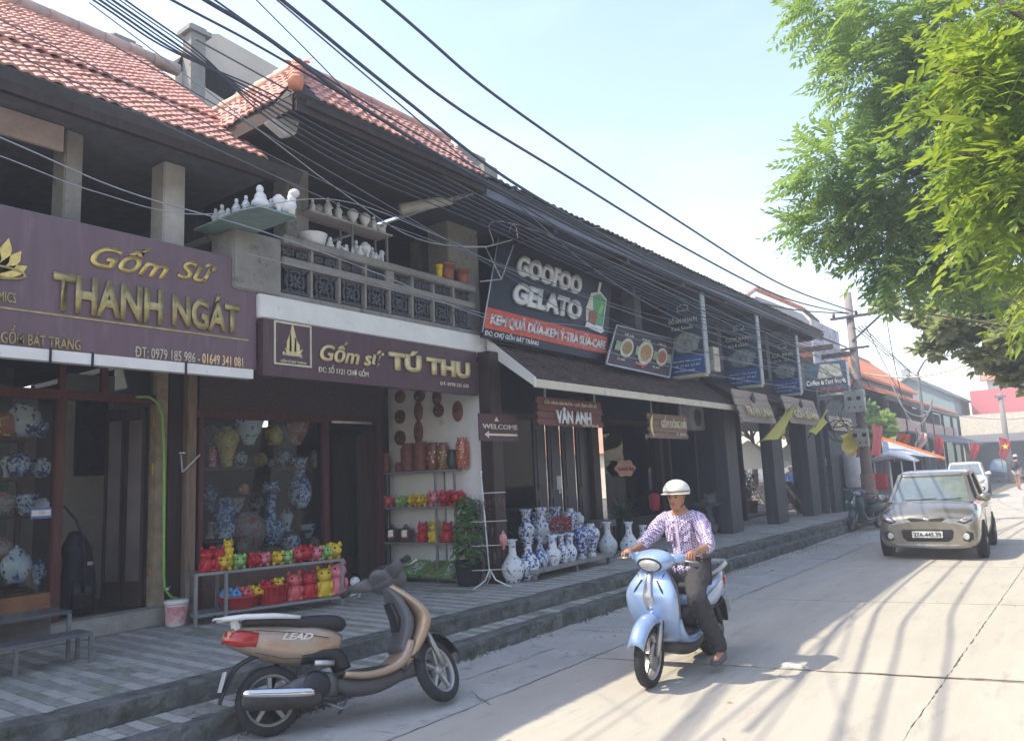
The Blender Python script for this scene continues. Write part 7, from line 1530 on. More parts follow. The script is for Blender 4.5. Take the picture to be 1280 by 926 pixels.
# ---- people further off
def walker(label, loc, rz, h, top_m, leg_m, hat=None, bag=None, shorts=False, skinm=skin_m, group=None, pose='stand'):
    t = thing('person', label, 'person', loc, rz, group); k = h/1.7
    V = lambda x, y, z: (x*k, y*k, z*k)
    if pose == 'stand':
        J = {'pelvis': (V(0, 0, .93), .12*k), 'chest': (V(0, 0, 1.25), (.15*k, .10*k)), 'neck': (V(.01, 0, 1.46), .05*k), 'head': (V(.02, 0, 1.52), .06*k)}
        for s_, n_ in ((1, 'L'), (-1, 'R')): J.update({'h'+n_: (V(0, s_*.09, .88), .085*k), 'k'+n_: (V(.05*s_+.02, s_*.10, .48), .058*k), 'a'+n_: (V(.10*s_, s_*.10, .08), .036*k), 't'+n_: (V(.10*s_+.13, s_*.11, .04), .032*k), 's'+n_: (V(0, s_*.19, 1.38), .055*k), 'e'+n_: (V(-.02, s_*.24, 1.10), .042*k), 'w'+n_: (V(.06, s_*.23, .86), .03*k)})
        knee, ank = 'k', 'a'
    else:
        J = {'pelvis': (V(-.1, 0, .78), .12*k), 'chest': (V(-.02, 0, 1.10), (.15*k, .10*k)), 'neck': (V(.02, 0, 1.32), .05*k), 'head': (V(.04, 0, 1.38), .06*k)}
        for s_, n_ in ((1, 'L'), (-1, 'R')): J.update({'h'+n_: (V(-.08, s_*.09, .74), .085*k), 'k'+n_: (V(.28, s_*.14, .66), .058*k), 'a'+n_: (V(.20, s_*.13, .26), .036*k), 't'+n_: (V(.34, s_*.13, .22), .032*k), 's'+n_: (V(-.01, s_*.19, 1.24), .055*k), 'e'+n_: (V(.12, s_*.26, 1.02), .042*k), 'w'+n_: (V(.38, s_*.28, 1.0), .03*k)})
    E_ = [('pelvis', 'chest'), ('chest', 'neck'), ('neck', 'head')]
    for n_ in 'LR': E_ += [('pelvis', 'h'+n_), ('h'+n_, 'k'+n_), ('k'+n_, 'a'+n_), ('a'+n_, 't'+n_), ('neck', 's'+n_), ('s'+n_, 'e'+n_), ('e'+n_, 'w'+n_)]
    hc = Vector(J['head'][0])+Vector((.015, 0, .085*k)); hm, rot = head_mesh(hc, k, 0); skin('body', J, E_, skinm, t, 1, extra=hm)
    g = lambda ks, d_: {q: (J[q][0], tuple(v+d_ for v in (J[q][1] if isinstance(J[q][1], tuple) else (J[q][1],)*2))) for q in ks}
    skin('shirt', g(('chest', 'pelvis', 'neck', 'sL', 'sR', 'eL', 'eR'), .02*k), [('chest', 'pelvis'), ('chest', 'neck'), ('neck', 'sL'), ('neck', 'sR'), ('sL', 'eL'), ('sR', 'eR')], top_m, t, 1)
    ks = ('pelvis', 'hL', 'hR', 'kL', 'kR')+(() if shorts else ('aL', 'aR')); ed = [('pelvis', 'hL'), ('pelvis', 'hR'), ('hL', 'kL'), ('hR', 'kR')]+([] if shorts else [('kL', 'aL'), ('kR', 'aR')])
    q = g(ks, .018*k)
    if shorts:
        for n_ in 'LR': q['k'+n_] = (tuple(Vector(J['h'+n_][0])*.55+Vector(J['k'+n_][0])*.45), .085*k)
    skin('trousers', q, ed, leg_m, t, 1)
    part('hair', MB().ball(hc+Vector((-.015, 0, .03*k)), (.10*k, .09*k, .11*k), 12, 8), M('black_hair', (.015, .012, .012), .6), t, local=True)
    if hat: part('hat', MB().lathe([(.19*k if hat == 'wide' else .12*k, .06*k), (.11*k, .085*k), (.10*k, .13*k), (.06*k, .17*k), (0, .18*k)], hc, 16), M('pale_hat', (.62, .58, .52), .8), t, local=True)
    if bag: part('backpack', MB().loft([((-.17*k, 0, 1.0*k), .12*k, .07*k), ((-.19*k, 0, 1.2*k), .13*k, .08*k), ((-.16*k, 0, 1.36*k), .10*k, .05*k)], 12), M('navy_backpack', (.03, .035, .06), .7), t, local=True)
    return t
c = PZ(1274, 612, 0); walker('woman in pale cap, dark top and white shorts walking at the right edge', c, rad(60), 1.66, M('dark_top', (.03, .03, .045), .8), M('white_shorts', (.6, .58, .55), .8), hat='cap', bag=True, shorts=True)
# ================================================================ trees
def frond(L=.42, pairs=8, ll=.11, lw=.024, droop=.5, seed=0):
    """one compound leaf: a drooping midrib with paired leaflets, growing along +x"""
    q = random.Random(seed); mb = MB(); C = []
    for i in range(pairs+2):
        t = i/(pairs+1); C.append(Vector((L*t*(1-.12*t), 0, -droop*L*t*t)))
    for i in range(len(C)-1): mb.add([C[i]+Vector((0, -.002, 0)), C[i]+Vector((0, .002, 0)), C[i+1]+Vector((0, .001, 0)), C[i+1]+Vector((0, -.001, 0))], [(0, 1, 2, 3)])
    for i in range(1, pairs+2):
        p = C[i]
        for s_ in (-1, 1):
            l_ = ll*(1-.35*abs(i/(pairs+1)-.45))*q.uniform(.85, 1.1); a = q.uniform(.9, 1.25) if i < pairs+1 else .35
            d = Vector((math.cos(a), s_*math.sin(a), -q.uniform(.35, .8))).normalized(); n = d.cross(Vector((0, 0, 1))).normalized()*lw
            m_ = p+d*l_*.45; mb.add([p, m_+n*.9+Vector((0, 0, .004)), m_-n*.9+Vector((0, 0, .004)), p+d*l_], [(0, 1, 3), (0, 3, 2)])
    return mb
def broad(L=.22, w=.07, seed=0):
    mb = MB(); q = random.Random(seed)
    for i in range(6):
        a = i*1.05+q.uniform(-.2, .2); d = Vector((math.cos(a), math.sin(a), q.uniform(-.1, .4))); n = Vector((-d.y, d.x, 0)).normalized()*w
        mb.add([(0, 0, 0), d*L*.6+n, d*L*.6-n, d*L*1.0+n*.6-Vector((0, 0, .02)), d*L*1.0-n*.6-Vector((0, 0, .02)), d*L*1.12-Vector((0, 0, .04))], [(0, 1, 2), (1, 3, 4, 2), (3, 5, 4)])
    return mb
def crown(name, clusters, proto, m, parent, cp, as_parts=0, part_name='leaf', seed=0, sc=(.8, 1.25)):
    """clusters: (centre, radii, count); fronds stand on the shell and inside the clump, pointing out and drooping"""
    q = random.Random(seed); items = []
    for c, r_, n in clusters:
        c = Vector(c); sub = [Vector((q.gauss(0, .5), q.gauss(0, .5), q.gauss(0, .5))) for _ in range(9)]
        for i in range(n):
            d = Vector((q.gauss(0, 1), q.gauss(0, 1), q.gauss(0, 1))).normalized(); f = q.random()**.38
            if noise.noise(d*2.1+c) < -.16: continue
            w_ = .82+.36*noise.noise(d*3+c*1.7); p = c+Vector((d.x*r_[0], d.y*r_[1], d.z*r_[2]))*f*w_
            o = Vector((d.x, d.y, d.z*.5+.15)).normalized(); o = (o+Vector((q.uniform(-.5, .5), q.uniform(-.5, .5), q.uniform(-.35, .35)))).normalized()
            items.append((p, o, q.uniform(*sc), q.uniform(-.6, .6)))
    items.sort(key=lambda t: (t[0]-CP).length)
    vis = [t for t in items]; made = 0; rest = []
    for p, o, s_, roll in items:
        d = p-CP; z = d.dot(_f)
        px = 640+FPX*d.dot(_r)/z; py = 463-FPX*d.dot(_u)/z
        x = o; y = ZD.cross(x); y = y.normalized() if y.length > .01 else Vector((0, 1, 0)); z_ = x.cross(y)
        mt = Matrix((x, y, z_)).transposed() @ Matrix.Rotation(roll, 3, 'X')
        if made < as_parts and 0 < px < 1280 and 0 < py < 926:
            k = inst(part_name, proto[made % len(proto)], parent, p-worldloc(parent), mt.to_euler(), (s_, s_, s_)); made += 1
        else: rest.append((p, mt, s_))
    vs = []; fs = []; data = [([v.co.copy() for v in me.vertices], [tuple(pp.vertices) for pp in me.polygons]) for me in proto]
    off = worldloc(parent)
    for i, (p, mt, s_) in enumerate(rest):
        V_, F_ = data[i % len(data)]; o0 = len(vs); vs += [tuple(mt @ (v*s_)+p-off) for v in V_]; fs += [tuple(a+o0 for a in f) for f in F_]
    me = bpy.data.meshes.new(name); me.from_pydata(vs, [], fs); me.materials.append(m)
    o = bpy.data.objects.new(name, me); S.collection.objects.link(o); o.parent = parent; o['kind'] = 'stuff'; return o
lf1 = leafmat('sunlit_pinnate_leaf', (.06, .15, .03), (.30, .38, .045), (.40, .52, .05), .45, 3.2)
lf2 = leafmat('deep_pinnate_leaf', (.10, .20, .07), (.28, .38, .10), (.34, .50, .10), .45, 1.2)
lf3 = leafmat('broad_rubbery_leaf', (.14, .20, .08), (.36, .40, .22), (.45, .5, .2), .4, 3)
def at(px, py, D): d = ray(px, py); return CP+d.normalized()*D
pr1 = [frond(.30+.05*s, 5+s % 3, .10+.018*s, .018+.003*s, .3+.15*s, s).mesh('leaf', lf1) for s in range(5)]
pr2 = [frond(.52, 7, .15, .027, .5, s+9).mesh('leaf', lf2) for s in range(4)]
pr3 = [broad(.20, .055, s).mesh('leaf', lf3) for s in range(3)]
bark = M('grey_brown_bark', (.14, .11, .085), .9, var=.4, scale=5, bump=.9, bscale=14, stretch=(3, 3, .8))
def limb(mb, pts, r0, r1): n = len(pts); mb.tube(pts, [r0+(r1-r0)*i/(n-1) for i in range(n)], 9)
# the near tree: trunk stands to the right of the view, boughs reach over the road
tr1 = thing('broadleaf_tree', 'nearest roadside tree with bright yellow green feathery leaves at the upper right', 'tree', (1.9, 7.6, 0))
t0 = Vector((1.9, 7.6, 0)); fork = Vector((1.6, 7.9, 3.2))
mb = MB(); limb(mb, [t0, (1.85, 7.65, 1.2), (1.7, 7.8, 2.3), fork, (1.3, 8.3, 4.6), (.9, 8.4, 6.0)], .22, .06); part('trunk', mb, bark, tr1)
near = [((1310, 30), 8.2, (.7, .7, .7), 300), ((1250, 120), 7.9, (.48, .5, .42), 240), ((1200, 95), 7.8, (.26, .3, .16), 80), ((1275, 215), 7.7, (.45, .45, .42), 230), ((1205, 195), 7.8, (.22, .28, .2), 90), ((1315, 300), 7.8, (.40, .42, .35), 130), ((1245, 15), 8.3, (.45, .45, .3), 170), ((1280, 370), 8.4, (.25, .3, .12), 40), ((1185, 150), 8.0, (.16, .2, .12), 40), ((1225, 285), 7.9, (.2, .25, .14), 50)]
cl = [(at(*p, D), r_, n) for (p, D, r_, n) in [((q[0][0]+22, q[0][1]), q[1], q[2], int(q[3]*.66)) for q in near]]
for c, r_, n in cl:
    mb = MB(); s_ = fork.lerp(Vector((1.3, 8.3, 4.6)), R.random()); limb(mb, [s_, s_.lerp(c, .5)+Vector((0, 0, .25)), c, c+(c-s_)*.12], .06, .008); part('bough', mb, bark, tr1)
crown('crown', cl, pr1, lf1, tr1, CP, as_parts=290, seed=1)
# the second tree behind it, bluish green, reaching left over the pole
tr2 = thing('broadleaf_tree', 'larger darker tree behind, its crown reaching left over the utility pole', 'tree', (2.4, 13.5, 0))
t0 = Vector((2.4, 13.5, 0)); fork = Vector((1.9, 13.6, 4.0))
mb = MB(); limb(mb, [t0, (2.3, 13.5, 1.5), (2.1, 13.6, 3), fork, (1.2, 13.6, 6.5), (.4, 13.5, 8.6)], .30, .08); part('trunk', mb, bark, tr2)
far_ = [((1010, 15), 14.0, (.65, .7, .55), 240), ((1090, 30), 13.5, (1.1, 1.1, 1.0), 560), ((1180, 60), 13.5, (1.3, 1.2, 1.2), 700), ((1060, 110), 13.3, (.85, .9, .7), 360), ((1150, 150), 13.4, (1.2, 1.1, 1.0), 620), ((1020, 215), 13.0, (.75, .8, .5), 320), ((1090, 240), 13.0, (1.1, 1.1, .8), 560), ((1010, 280), 13.0, (.6, .6, .35), 190), ((1180, 250), 13.2, (1.2, 1.1, .9), 600), ((1080, 300), 13.0, (.7, .7, .4), 260), ((1150, 330), 13.2, (.9, .9, .5), 340), ((1110, 345), 13.0, (.35, .4, .3), 70), ((1225, 320), 13.4, (1.0, 1.0, .7), 380), ((1072, 345), 12.6, (.25, .3, .22), 60), ((1270, 250), 13.8, (1.3, 1.2, 1.3), 460), ((1280, 100), 14, (1.4, 1.4, 1.4), 420), ((1120, 345), 13.2, (.7, .6, .25), 140), ((1185, 350), 13.4, (.7, .7, .3), 160), ((985, 300), 13, (.35, .35, .25), 60)]
cl = [(at(p[0]+30, p[1]-8, D), tuple(v*.88 for v in r_), int(n*.62)) for p, D, r_, n in far_]
for i, (c, r_, n) in enumerate(cl):
    mb = MB(); s_ = fork.lerp(Vector((1.2, 13.6, 6.5)), R.random()); limb(mb, [s_, s_.lerp(c, .5)+Vector((0, 0, .4)), c], .09, .015); part('bough', mb, bark, tr2)
crown('crown', cl, pr2, lf2, tr2, CP, as_parts=0, seed=2)
# the rounder leaved tree below, in front of the far houses
tr3 = thing('broadleaf_tree', 'round-leaved tree with dull olive leaves hanging before the far houses at right', 'tree', (3.0, 20.0, 0))
t0 = Vector((3.0, 20, 0)); fork = Vector((2.4, 20, 3.0)); mb = MB(); limb(mb, [t0, (2.9, 20, 1.5), fork, (1.6, 20, 4.8), (.8, 19.8, 6)], .2, .05); part('trunk', mb, bark, tr3)
lo = [((1235, 440), 17.5, (.5, .5, .3), 140), ((1270, 420), 17.3, (.5, .5, .3), 140), ((1185, 405), 17.3, (.4, .4, .25), 100), ((1170, 430), 18.3, (.5, .5, .3), 110), ((1285, 470), 18.5, (.5, .5, .4), 80), ((1150, 395), 18, (.35, .4, .2), 60), ((1200, 385), 18.5, (.8, .8, .5), 330), ((1170, 400), 18.3, (.5, .6, .35), 170), ((1240, 400), 18.5, (.9, .9, .6), 380), ((1275, 440), 18.6, (.7, .7, .6), 260), ((1195, 425), 18.3, (.45, .5, .25), 110), ((1235, 450), 18.5, (.5, .5, .3), 150), ((1262, 465), 18.5, (.4, .4, .25), 60), ((1225, 350), 19, (.9, .9, .5), 260), ((1112, 385), 15.5, (.32, .3, .14), 40), ((1275, 380), 18.8, (.8, .8, .6), 260)]
cl = [(at(*p, D), r_, int(n*.62)) for p, D, r_, n in lo]
for c, r_, n in cl: mb = MB(); s_ = fork.lerp(Vector((1.6, 20, 4.8)), R.random()); limb(mb, [s_, s_.lerp(c, .5)+Vector((0, 0, .2)), c], .06, .012); part('bough', mb, bark, tr3)
crown('crown', cl, pr3, lf3, tr3, CP, as_parts=0, seed=3)
# ================================================================ utility pole, cables
pole_b = PZ(1091, 656, 0); 
def onp(px, py): return PY(px, py, pole_b.y)
top = onp(1059, 366)
up_ = thing('utility_pole', 'concrete utility pole with meter boxes and tangled cables at the end of the steps', 'pole', pole_b)
top = Vector((pole_b.x, pole_b.y, top.z))
part('pole', MB().tube([pole_b, pole_b.lerp(top, .5), top], [.165, .13, .10], 16), M('pole_concrete', (.24, .22, .21), .85, var=.25, scale=4, stretch=(1, 1, .3), speck=((.15, .14, .13), 4, .55, .15)), up_)
part('stencil_band', MB().lathe([(.186, .55), (.186, 1.4)], (pole_b.x, pole_b.y, 0), 16, cap=False), M('red_smeared_stencil', (.28, .20, .18), .8, speck=((.42, .05, .05), 9, .56, .08)), up_)
zc1 = onp(1063, 397).z; zc2 = onp(1060, 437).z
a = onp(1043, 398); b = onp(1093, 391)
part('cross_arm', MB().bar(Vector((pole_b.x-.5, pole_b.y-.14, zc1)), Vector((pole_b.x+.95, pole_b.y-.14, zc1)), .07, .07), M('dark_galvanised', (.07, .08, .10), .6, .4), up_)
part('brace', MB().bar(Vector((pole_b.x+.02, pole_b.y-.14, zc2+.2)), Vector((pole_b.x+.85, pole_b.y-.14, zc1-.06)), .05, .05), M('dark_galvanised', (.07, .08, .10)), up_)
for dx in (-.4, .2, .55, .88): part('insulator', MB().lathe([(.03, 0), (.05, .03), (.03, .06), (.05, .09), (.02, .13)], (pole_b.x+dx, pole_b.y-.14, zc1+.035), 10), M('brown_insulator', (.12, .06, .04), .3), up_)
part('cross_arm', MB().bar(Vector((pole_b.x-.3, pole_b.y-.15, zc2)), Vector((pole_b.x+.45, pole_b.y-.15, zc2)), .06, .06), M('dark_galvanised', (.07, .08, .10)), up_)
for px, py, w, h in ((1072, 502, .52, .62), (1079, 547, .40, .50)):
    c = onp(px, py); q = part('meter_box', MB().box((c.x-w/2, c.y-.42, c.z-h/2), (c.x+w/2, c.y-.2, c.z+h/2)), M('meter_box_grey', (.38, .40, .38), .6, var=.15, speck=((.2, .19, .17), 6, .6, .1)), up_, bevel=.01)
    for dx in (-.11, .12): part('meter_window', MB().box((c.x+dx-.05, c.y-.431, c.z+.02), (c.x+dx+.05, c.y-.421, c.z+.12)), black, q)
    for dx in (-.15, 0, .15): part('knob', MB().box((c.x+dx-.02, c.y-.431, c.z-h*.32), (c.x+dx+.02, c.y-.421, c.z-h*.25)), black, q)
q_ = random.Random(12)
cab = M('black_cable', (.05, .06, .08), .55, bump=0); cab2 = M('grey_cable', (.11, .13, .16), .5, bump=0); cab3 = M('pale_cable', (.28, .30, .33), .5, bump=0)
for i in range(11):   # coils of spare cable
    c = onp(1070+q_.uniform(-22, 22), q_.uniform(470, 545)); r_ = q_.uniform(.18, .42); ax = q_.uniform(-.6, .6)
    part('cable_coil', MB().tube([c+Vector((math.cos(t)*r_*.9, -.30+math.sin(t)*.12*ax, math.sin(t)*r_)) for t in [k*math.pi*2/22*q_.uniform(.99, 1.0) for k in range(20)]], .014, 5), (cab, cab, cab2, cab3)[i % 4], up_)
def cable(label, pts, r_, m=cab, group='overhead cables along the street', sag=.0, n=26):
    """a hanging line through measured points, each a real place above the street"""
    P = [Vector(p) for p in pts]; out = []; r_ *= .60 if group != 'slack wires before the shop fronts' else .62
    if len(P) == 2:
        a, b = P
        for i in range(n+1): t = i/n; out.append(a.lerp(b, t)-ZD*(sag*4*t*(1-t)))
    else:
        for i in range(len(P)-1):
            p0, p1, p2, p3 = P[max(0, i-1)], P[i], P[i+1], P[min(len(P)-1, i+2)]
            for k in range(10):
                t = k/10; out.append(.5*((2*p1)+(p2-p0)*t+(2*p0-5*p1+4*p2-p3)*t*t+(3*p1-p0-3*p2+p3)*t**3))
        out.append(P[-1])
    return solo('cable', MB().tube(out, r_, 6), m, label, 'cable', group=group)
PT = Vector((pole_b.x, pole_b.y-.14, zc1+.1)); LX = -5.2
def thr(pxs, X0, end, extra=()):
    """points of one cable: seen at the listed picture places in planes from X0 towards the pole"""
    out = []
    for i, (px, py) in enumerate(pxs):
        p = PX(px, py, X0); t = min(1, max(0, p.y/pole_b.y)); X = X0+(end.x-X0)*t*t; out.append(PX(px, py, X))
    d = (out[0]-out[1]); out = [out[0]+d*2.2]+out+[end]; return out
PT2 = Vector((pole_b.x-.15, pole_b.y-.15, zc2+.05)); PT3 = Vector((pole_b.x+.2, pole_b.y-.14, zc1+.1))
cable('thick black cable crossing the open sky highest of all', thr([(478, 0), (640, 135), (860, 284), (980, 357)], -5.3, PT3), .030)
cable('thick black cable, second from the top across the sky', thr([(404, 0), (560, 127), (700, 215), (860, 312), (980, 372)], -5.5, PT), .030)
cable('thick black cable, third from the top across the sky', thr([(352, 0), (500, 120), (660, 240), (860, 348), (980, 385)], -5.6, PT), .032)
cable('doubled black cable passing just over the corner roof tip', thr([(256, 0), (330, 45), (470, 145), (640, 245), (860, 352)], -5.7, PT2), .034)
cable('slender black cable beside the doubled one over the corner roof', thr([(268, 0), (400, 92), (560, 190), (760, 300), (900, 372)], -5.7, PT2), .016)
cable('black cable skimming the corner roof ridge', thr([(214, 0), (330, 62), (480, 150), (640, 250), (820, 345)], -5.8, PT2), .020)
for i, (x0, w_, lb) in enumerate(((116, .014, 'leftmost black strand of the thick bundle at the upper left'), (124, .017, 'second strand of the thick bundle at the upper left'), (132, .012, 'middle strand of the thick bundle at the upper left'), (140, .018, 'fourth strand of the thick bundle at the upper left'), (149, .010, 'fifth thin strand of the thick bundle'), (156, .014, 'rightmost strand of the thick bundle at the upper left'))):
    k = i*1.2; cable(lb, thr([(x0, 0), (x0+95, 62+k), (330, 114+i*6), (440, 172+i*8), (600, 250+i*6), (760, 332+i*4), (930, 403+i*4)], -5.95, PT2+Vector((0, 0, -.15-.05*i))), w_, group='cable bundle running from the upper left to the pole')
lowset = [([(0, 172), (160, 240), (330, 290), (480, 345), (600, 395), (760, 440), (900, 470)], .010, cab3, 'pale thin wire drooping across the largest purple sign top'), ([(0, 195), (120, 240), (250, 268), (420, 250), (560, 300), (700, 360)], .008, cab3, 'thin wire sagging before the upper columns'), ([(130, 120), (300, 200), (470, 275), (640, 335), (800, 390), (960, 430)], .010, cab2, 'grey wire crossing the balcony figurines'),
  ([(340, 175), (420, 235), (520, 298), (610, 308), (700, 300)], .009, cab3, 'pale wire looping from the balcony to the bracket'), ([(250, 150), (400, 225), (560, 300), (720, 380), (880, 440)], .009, cab2, 'grey wire running before the dark balcony'), ([(640, 250), (740, 335), (850, 400), (960, 440), (1040, 470)], .016, cab2, 'grey cable over the projecting signs'),
  ([(600, 245), (700, 300), (820, 358), (930, 415), (1010, 450)], .014, cab2, 'thick grey cable just under the long eave'), ([(610, 330), (730, 400), (850, 430), (960, 462), (1050, 490)], .010, cab2, 'slack grey wire in front of the menu board'), ([(560, 380), (640, 400), (740, 410), (860, 440), (980, 460)], .008, cab3, 'pale slack wire over the ice cream sign'), ([(380, 60), (520, 200), (640, 262), (800, 330), (930, 395)], .010, cab, 'thin black wire under the long dark eave line')]
for p_, w_, m_, lb in lowset: cable(lb, thr(p_, -6.0, Vector((pole_b.x, pole_b.y-.2, onp(1070, 480).z+q_.uniform(-.4, .5)))), w_, m_, group='slack wires before the shop fronts')
cable('thin wire crossing the sky from the roof to beyond the frame top', [PX(0, 20, -9), PX(25, 0, -7), PX(40, -12, -6)], .006)
# lines on beyond the pole
PE = PX(1190, 590, -6.5)
for i, (e_, lb) in enumerate((((1175, 480), 'black line falling from the pole towards the red roof, leftmost'), ((1190, 490), 'black line falling from the pole towards the red roof, second'), ((1200, 500), 'black line falling from the pole towards the red roof, third'), ((1160, 520), 'black line falling steeply from the pole to the curled wires'))):
    e3 = PX(*e_, -5.6); cable(lb, [PT+Vector((.1+i*.1, 0, -.4)), PT.lerp(e3, .5)-ZD*.5, e3], .022, group='lines beyond the utility pole')
cable('black drop line hanging nearly straight from a high wire beside the pole', [onp(1105, 398)+Vector((0, .4, 0)), onp(1112, 440)+Vector((0, .4, 0)), onp(1123, 500)+Vector((0, .6, 0))], .022)
cable('wire from the cross-arm to the drop line', [PT3+Vector((0, 0, 0)), onp(1105, 398)+Vector((0, .4, 0))], .014)
cable('pale thick pipe-like cable running right from the pole across to the tree', [onp(1074, 466), onp(1130, 472), onp(1180, 465), onp(1230, 448), onp(1275, 425)], .030, M('cream_cable', (.62, .58, .45), .5))
cable('thin wire across the sky beyond the pole, upper', [onp(1065, 410), onp(1160, 440), onp(1260, 450)], .010); cable('thin wire across the sky beyond the pole, lower', [onp(1065, 432), onp(1150, 450), onp(1260, 444)], .010)
for i, (p_, lb) in enumerate((([(1110, 470), (1128, 508), (1148, 520), (1160, 515), (1165, 500)], 'pale curled wire hanging before the far eaves, outer'), ([(1115, 480), (1135, 520), (1150, 530), (1163, 512), (1166, 498)], 'pale curled wire hanging before the far eaves, inner'), ([(1165, 512), (1200, 520), (1260, 524), (1290, 520)], 'pale wire running right before the red house'))):
    cable(lb, [PY(*q, 28) for q in p_], .022, cab3, group='curled wires beyond the pole')
# yellow and red flags
def flag(label, base, tip, pts, m, X, name='flag'):
    t = thing(name, label, 'flag', PX(*base, X)); part('flag_pole', MB().tube([PX(*base, X), PX(*tip, X)], .012, 6), wood_dark, t)
    q = [PX(px, py, X+dx) for px, py, dx in pts]; n_ = len(q); c = sum(q, Vector())/n_
    rows = []
    for k in range(6):
        f = k/5; rows.append([tuple(q[0].lerp(q[1], j/8).lerp(q[3].lerp(q[2], j/8), f)+Vector((.05*math.sin(j*1.1+f*3), 0, .03*math.sin(j*.9)))) for j in range(9)])
    part('cloth', MB().grid(rows), m, t); return t
yel = leafmat('yellow_flag_cloth', (.60, .56, .06), (.66, .60, .08), (.6, .5, .05), .3); red = leafmat('red_flag_cloth', (.55, .015, .03), (.60, .02, .04), (.5, .03, .04), .3)
flag('yellow pennant flag stretched on a slanting stick under the grey plank sign', (946, 555), (992, 506), [(984, 511, 0), (992, 508, .05), (983, 543, .0), (948, 555, -.1)], yel, -5.4)
flag('yellow flag hanging before the second grey plank sign', (1010, 548), (1034, 508), [(1033, 511, 0), (1032, 530, .1), (1022, 543, .1), (1011, 540, 0)], yel, -5.3)
flag('olive yellow diamond flag hanging left of the utility pole', (1072, 545), (1050, 528), [(1050, 545, 0), (1058, 571, 0), (1071, 570, .05), (1077, 532, .05)], yel, -4.95)
flag('red flag hanging just right of the utility pole', (1089, 528), (1104, 530), [(1089, 530, 0), (1102, 532, 0), (1104, 570, .1), (1088, 570, 0)], red, -4.3)
flag('red flag hanging behind the utility pole left side', (1070, 545), (1080, 545), [(1071, 548, 0), (1080, 548, 0), (1080, 572, .1), (1071, 572, 0)], red, -5.0)
# ================================================================ far street
# orange edged awning and white market tent
aw = thing('market_awning', 'grey awning with orange border stretched over the far roadside stall', 'awning', PZ(1130, 615))
q = [PY(1104, 548, 30), PY(1179, 571, 30), PY(1150, 566, 38), PY(1090, 552, 38)]
part('canvas', MB().slab([PY(1104, 549, 28), PY(1180, 573, 28), PY(1148, 570, 26.6), PY(1103, 567, 26.6)], .02), M('pale_grey_canvas', (.40, .44, .48), .7), aw)
part('orange_border', MB().bar(PY(1101, 547, 27.9), PY(1181, 573, 27.9), .04, .10), M('orange_canvas', (.70, .20, .06), .6), aw)
for px, py in ((1104, 560), (1168, 575)): p = PY(px, py, 28); part('awning_pole', MB().tube([(p.x, p.y, 0), (p.x, p.y, p.z+.3)], .03, 8), metal_grey, aw)
um = thing('market_stall', 'white domed tent stall with dark goods under the awning behind the champagne car', 'stall', PZ(1120, 640))
yy = 26.5; c = PY(1119, 572, yy); l_ = PY(1092, 578, yy); r_ = PY(1146, 576, yy)
part('tent_roof', MB().loft([((l_.x, yy, l_.z), .5, .03), ((l_.x+.2, yy, c.z-.02), .9, .08), ((c.x, yy, c.z+.10), 1.1, .12), ((r_.x-.2, yy, c.z-.02), .9, .08), ((r_.x, yy, r_.z), .5, .03)], 16), M('white_tent_cloth', (.68, .70, .72), .7, var=.08), um)
for px in (1094, 1113, 1128, 1144): p = PY(px, 590, yy-.6); part('tent_post', MB().tube([(p.x, p.y, 0), (p.x, p.y, l_.z)], .025, 8), metal_white, um)
part('side_cloth', MB().box((l_.x+.1, yy+.8, .1), (r_.x, yy+.9, l_.z)), M('dark_stall_cloth', (.05, .055, .065), .9), um)
part('counter', MB().box((l_.x+.1, yy-.5, .0), (c.x+.2, yy+.2, .85)), M('pale_counter', (.45, .42, .38), .7), um)
solo('red_crate', MB().box((c.x-.85, yy-.75, .86), (c.x-.2, yy-.2, 1.35)), M('red_crate', (.55, .04, .04), .5), 'red box with white marks on the white stall counter', 'crate', bevel=.03)
for i, (px, m_) in enumerate(((1098, 'a'), (1104, 'b'), (1109, 'c'))):
    p = PY(px, 600, yy-.3); solo('gas_bottle' if i else 'gas_bottle', MB().lathe([(.14, 0), (.16, .05), (.16, .8), (.10, .95), (.05, 1.0)], n=14), M('grey_cylinder', (.22, .24, .27), .5), ('leftmost', 'middle', 'rightmost')[i]+' tall grey cylinder standing under the white tent', 'gas cylinder', loc=(p.x, p.y, .86 if i else .86), group='grey cylinders on the stall')
# white lattice gate beside the end wall and white barrel-like sack
gt = thing('steel_gate', 'white steel lattice gate leaning behind the dark end wall', 'gate', PZ(1054, 640)); yy = 25.0
p0, p1 = PY(1049, 575, yy), PY(1064, 625, yy)
for k in range(6): x = p0.x+(p1.x-p0.x)*k/5; part('bar', MB().bar((x, yy, p1.z), (x, yy, p0.z), .025), metal_white, gt)
for k in range(5): z = p1.z+(p0.z-p1.z)*k/4; part('rail', MB().bar((p0.x, yy, z), (p1.x, yy, z), .025), metal_white, gt)
part('brace', MB().bar((p0.x, yy-.02, p0.z), (p1.x, yy-.02, (p0.z+p1.z)/2), .025), metal_white, gt); part('brace', MB().bar((p1.x, yy-.02, p0.z), (p0.x, yy-.02, (p0.z+p1.z)/2), .025), metal_white, gt)
c = PY(1070, 603, 24.6); solo('water_tank', MB().lathe([(.28, 0), (.30, .05), (.30, .95), (.24, 1.05)], n=18), M('white_tank', (.60, .60, .60), .6), 'white drum standing behind the teal parked scooter', 'drum', loc=(c.x, 24.6, c.z-.15))
part('stand', MB().box((c.x-.3, 24.3, 0), (c.x+.3, 24.9, c.z-.15)), M('teal_box', (.03, .12, .14), .6), bpy.data.objects['water_tank'])
for ch in bpy.data.objects['water_tank'].children: pass
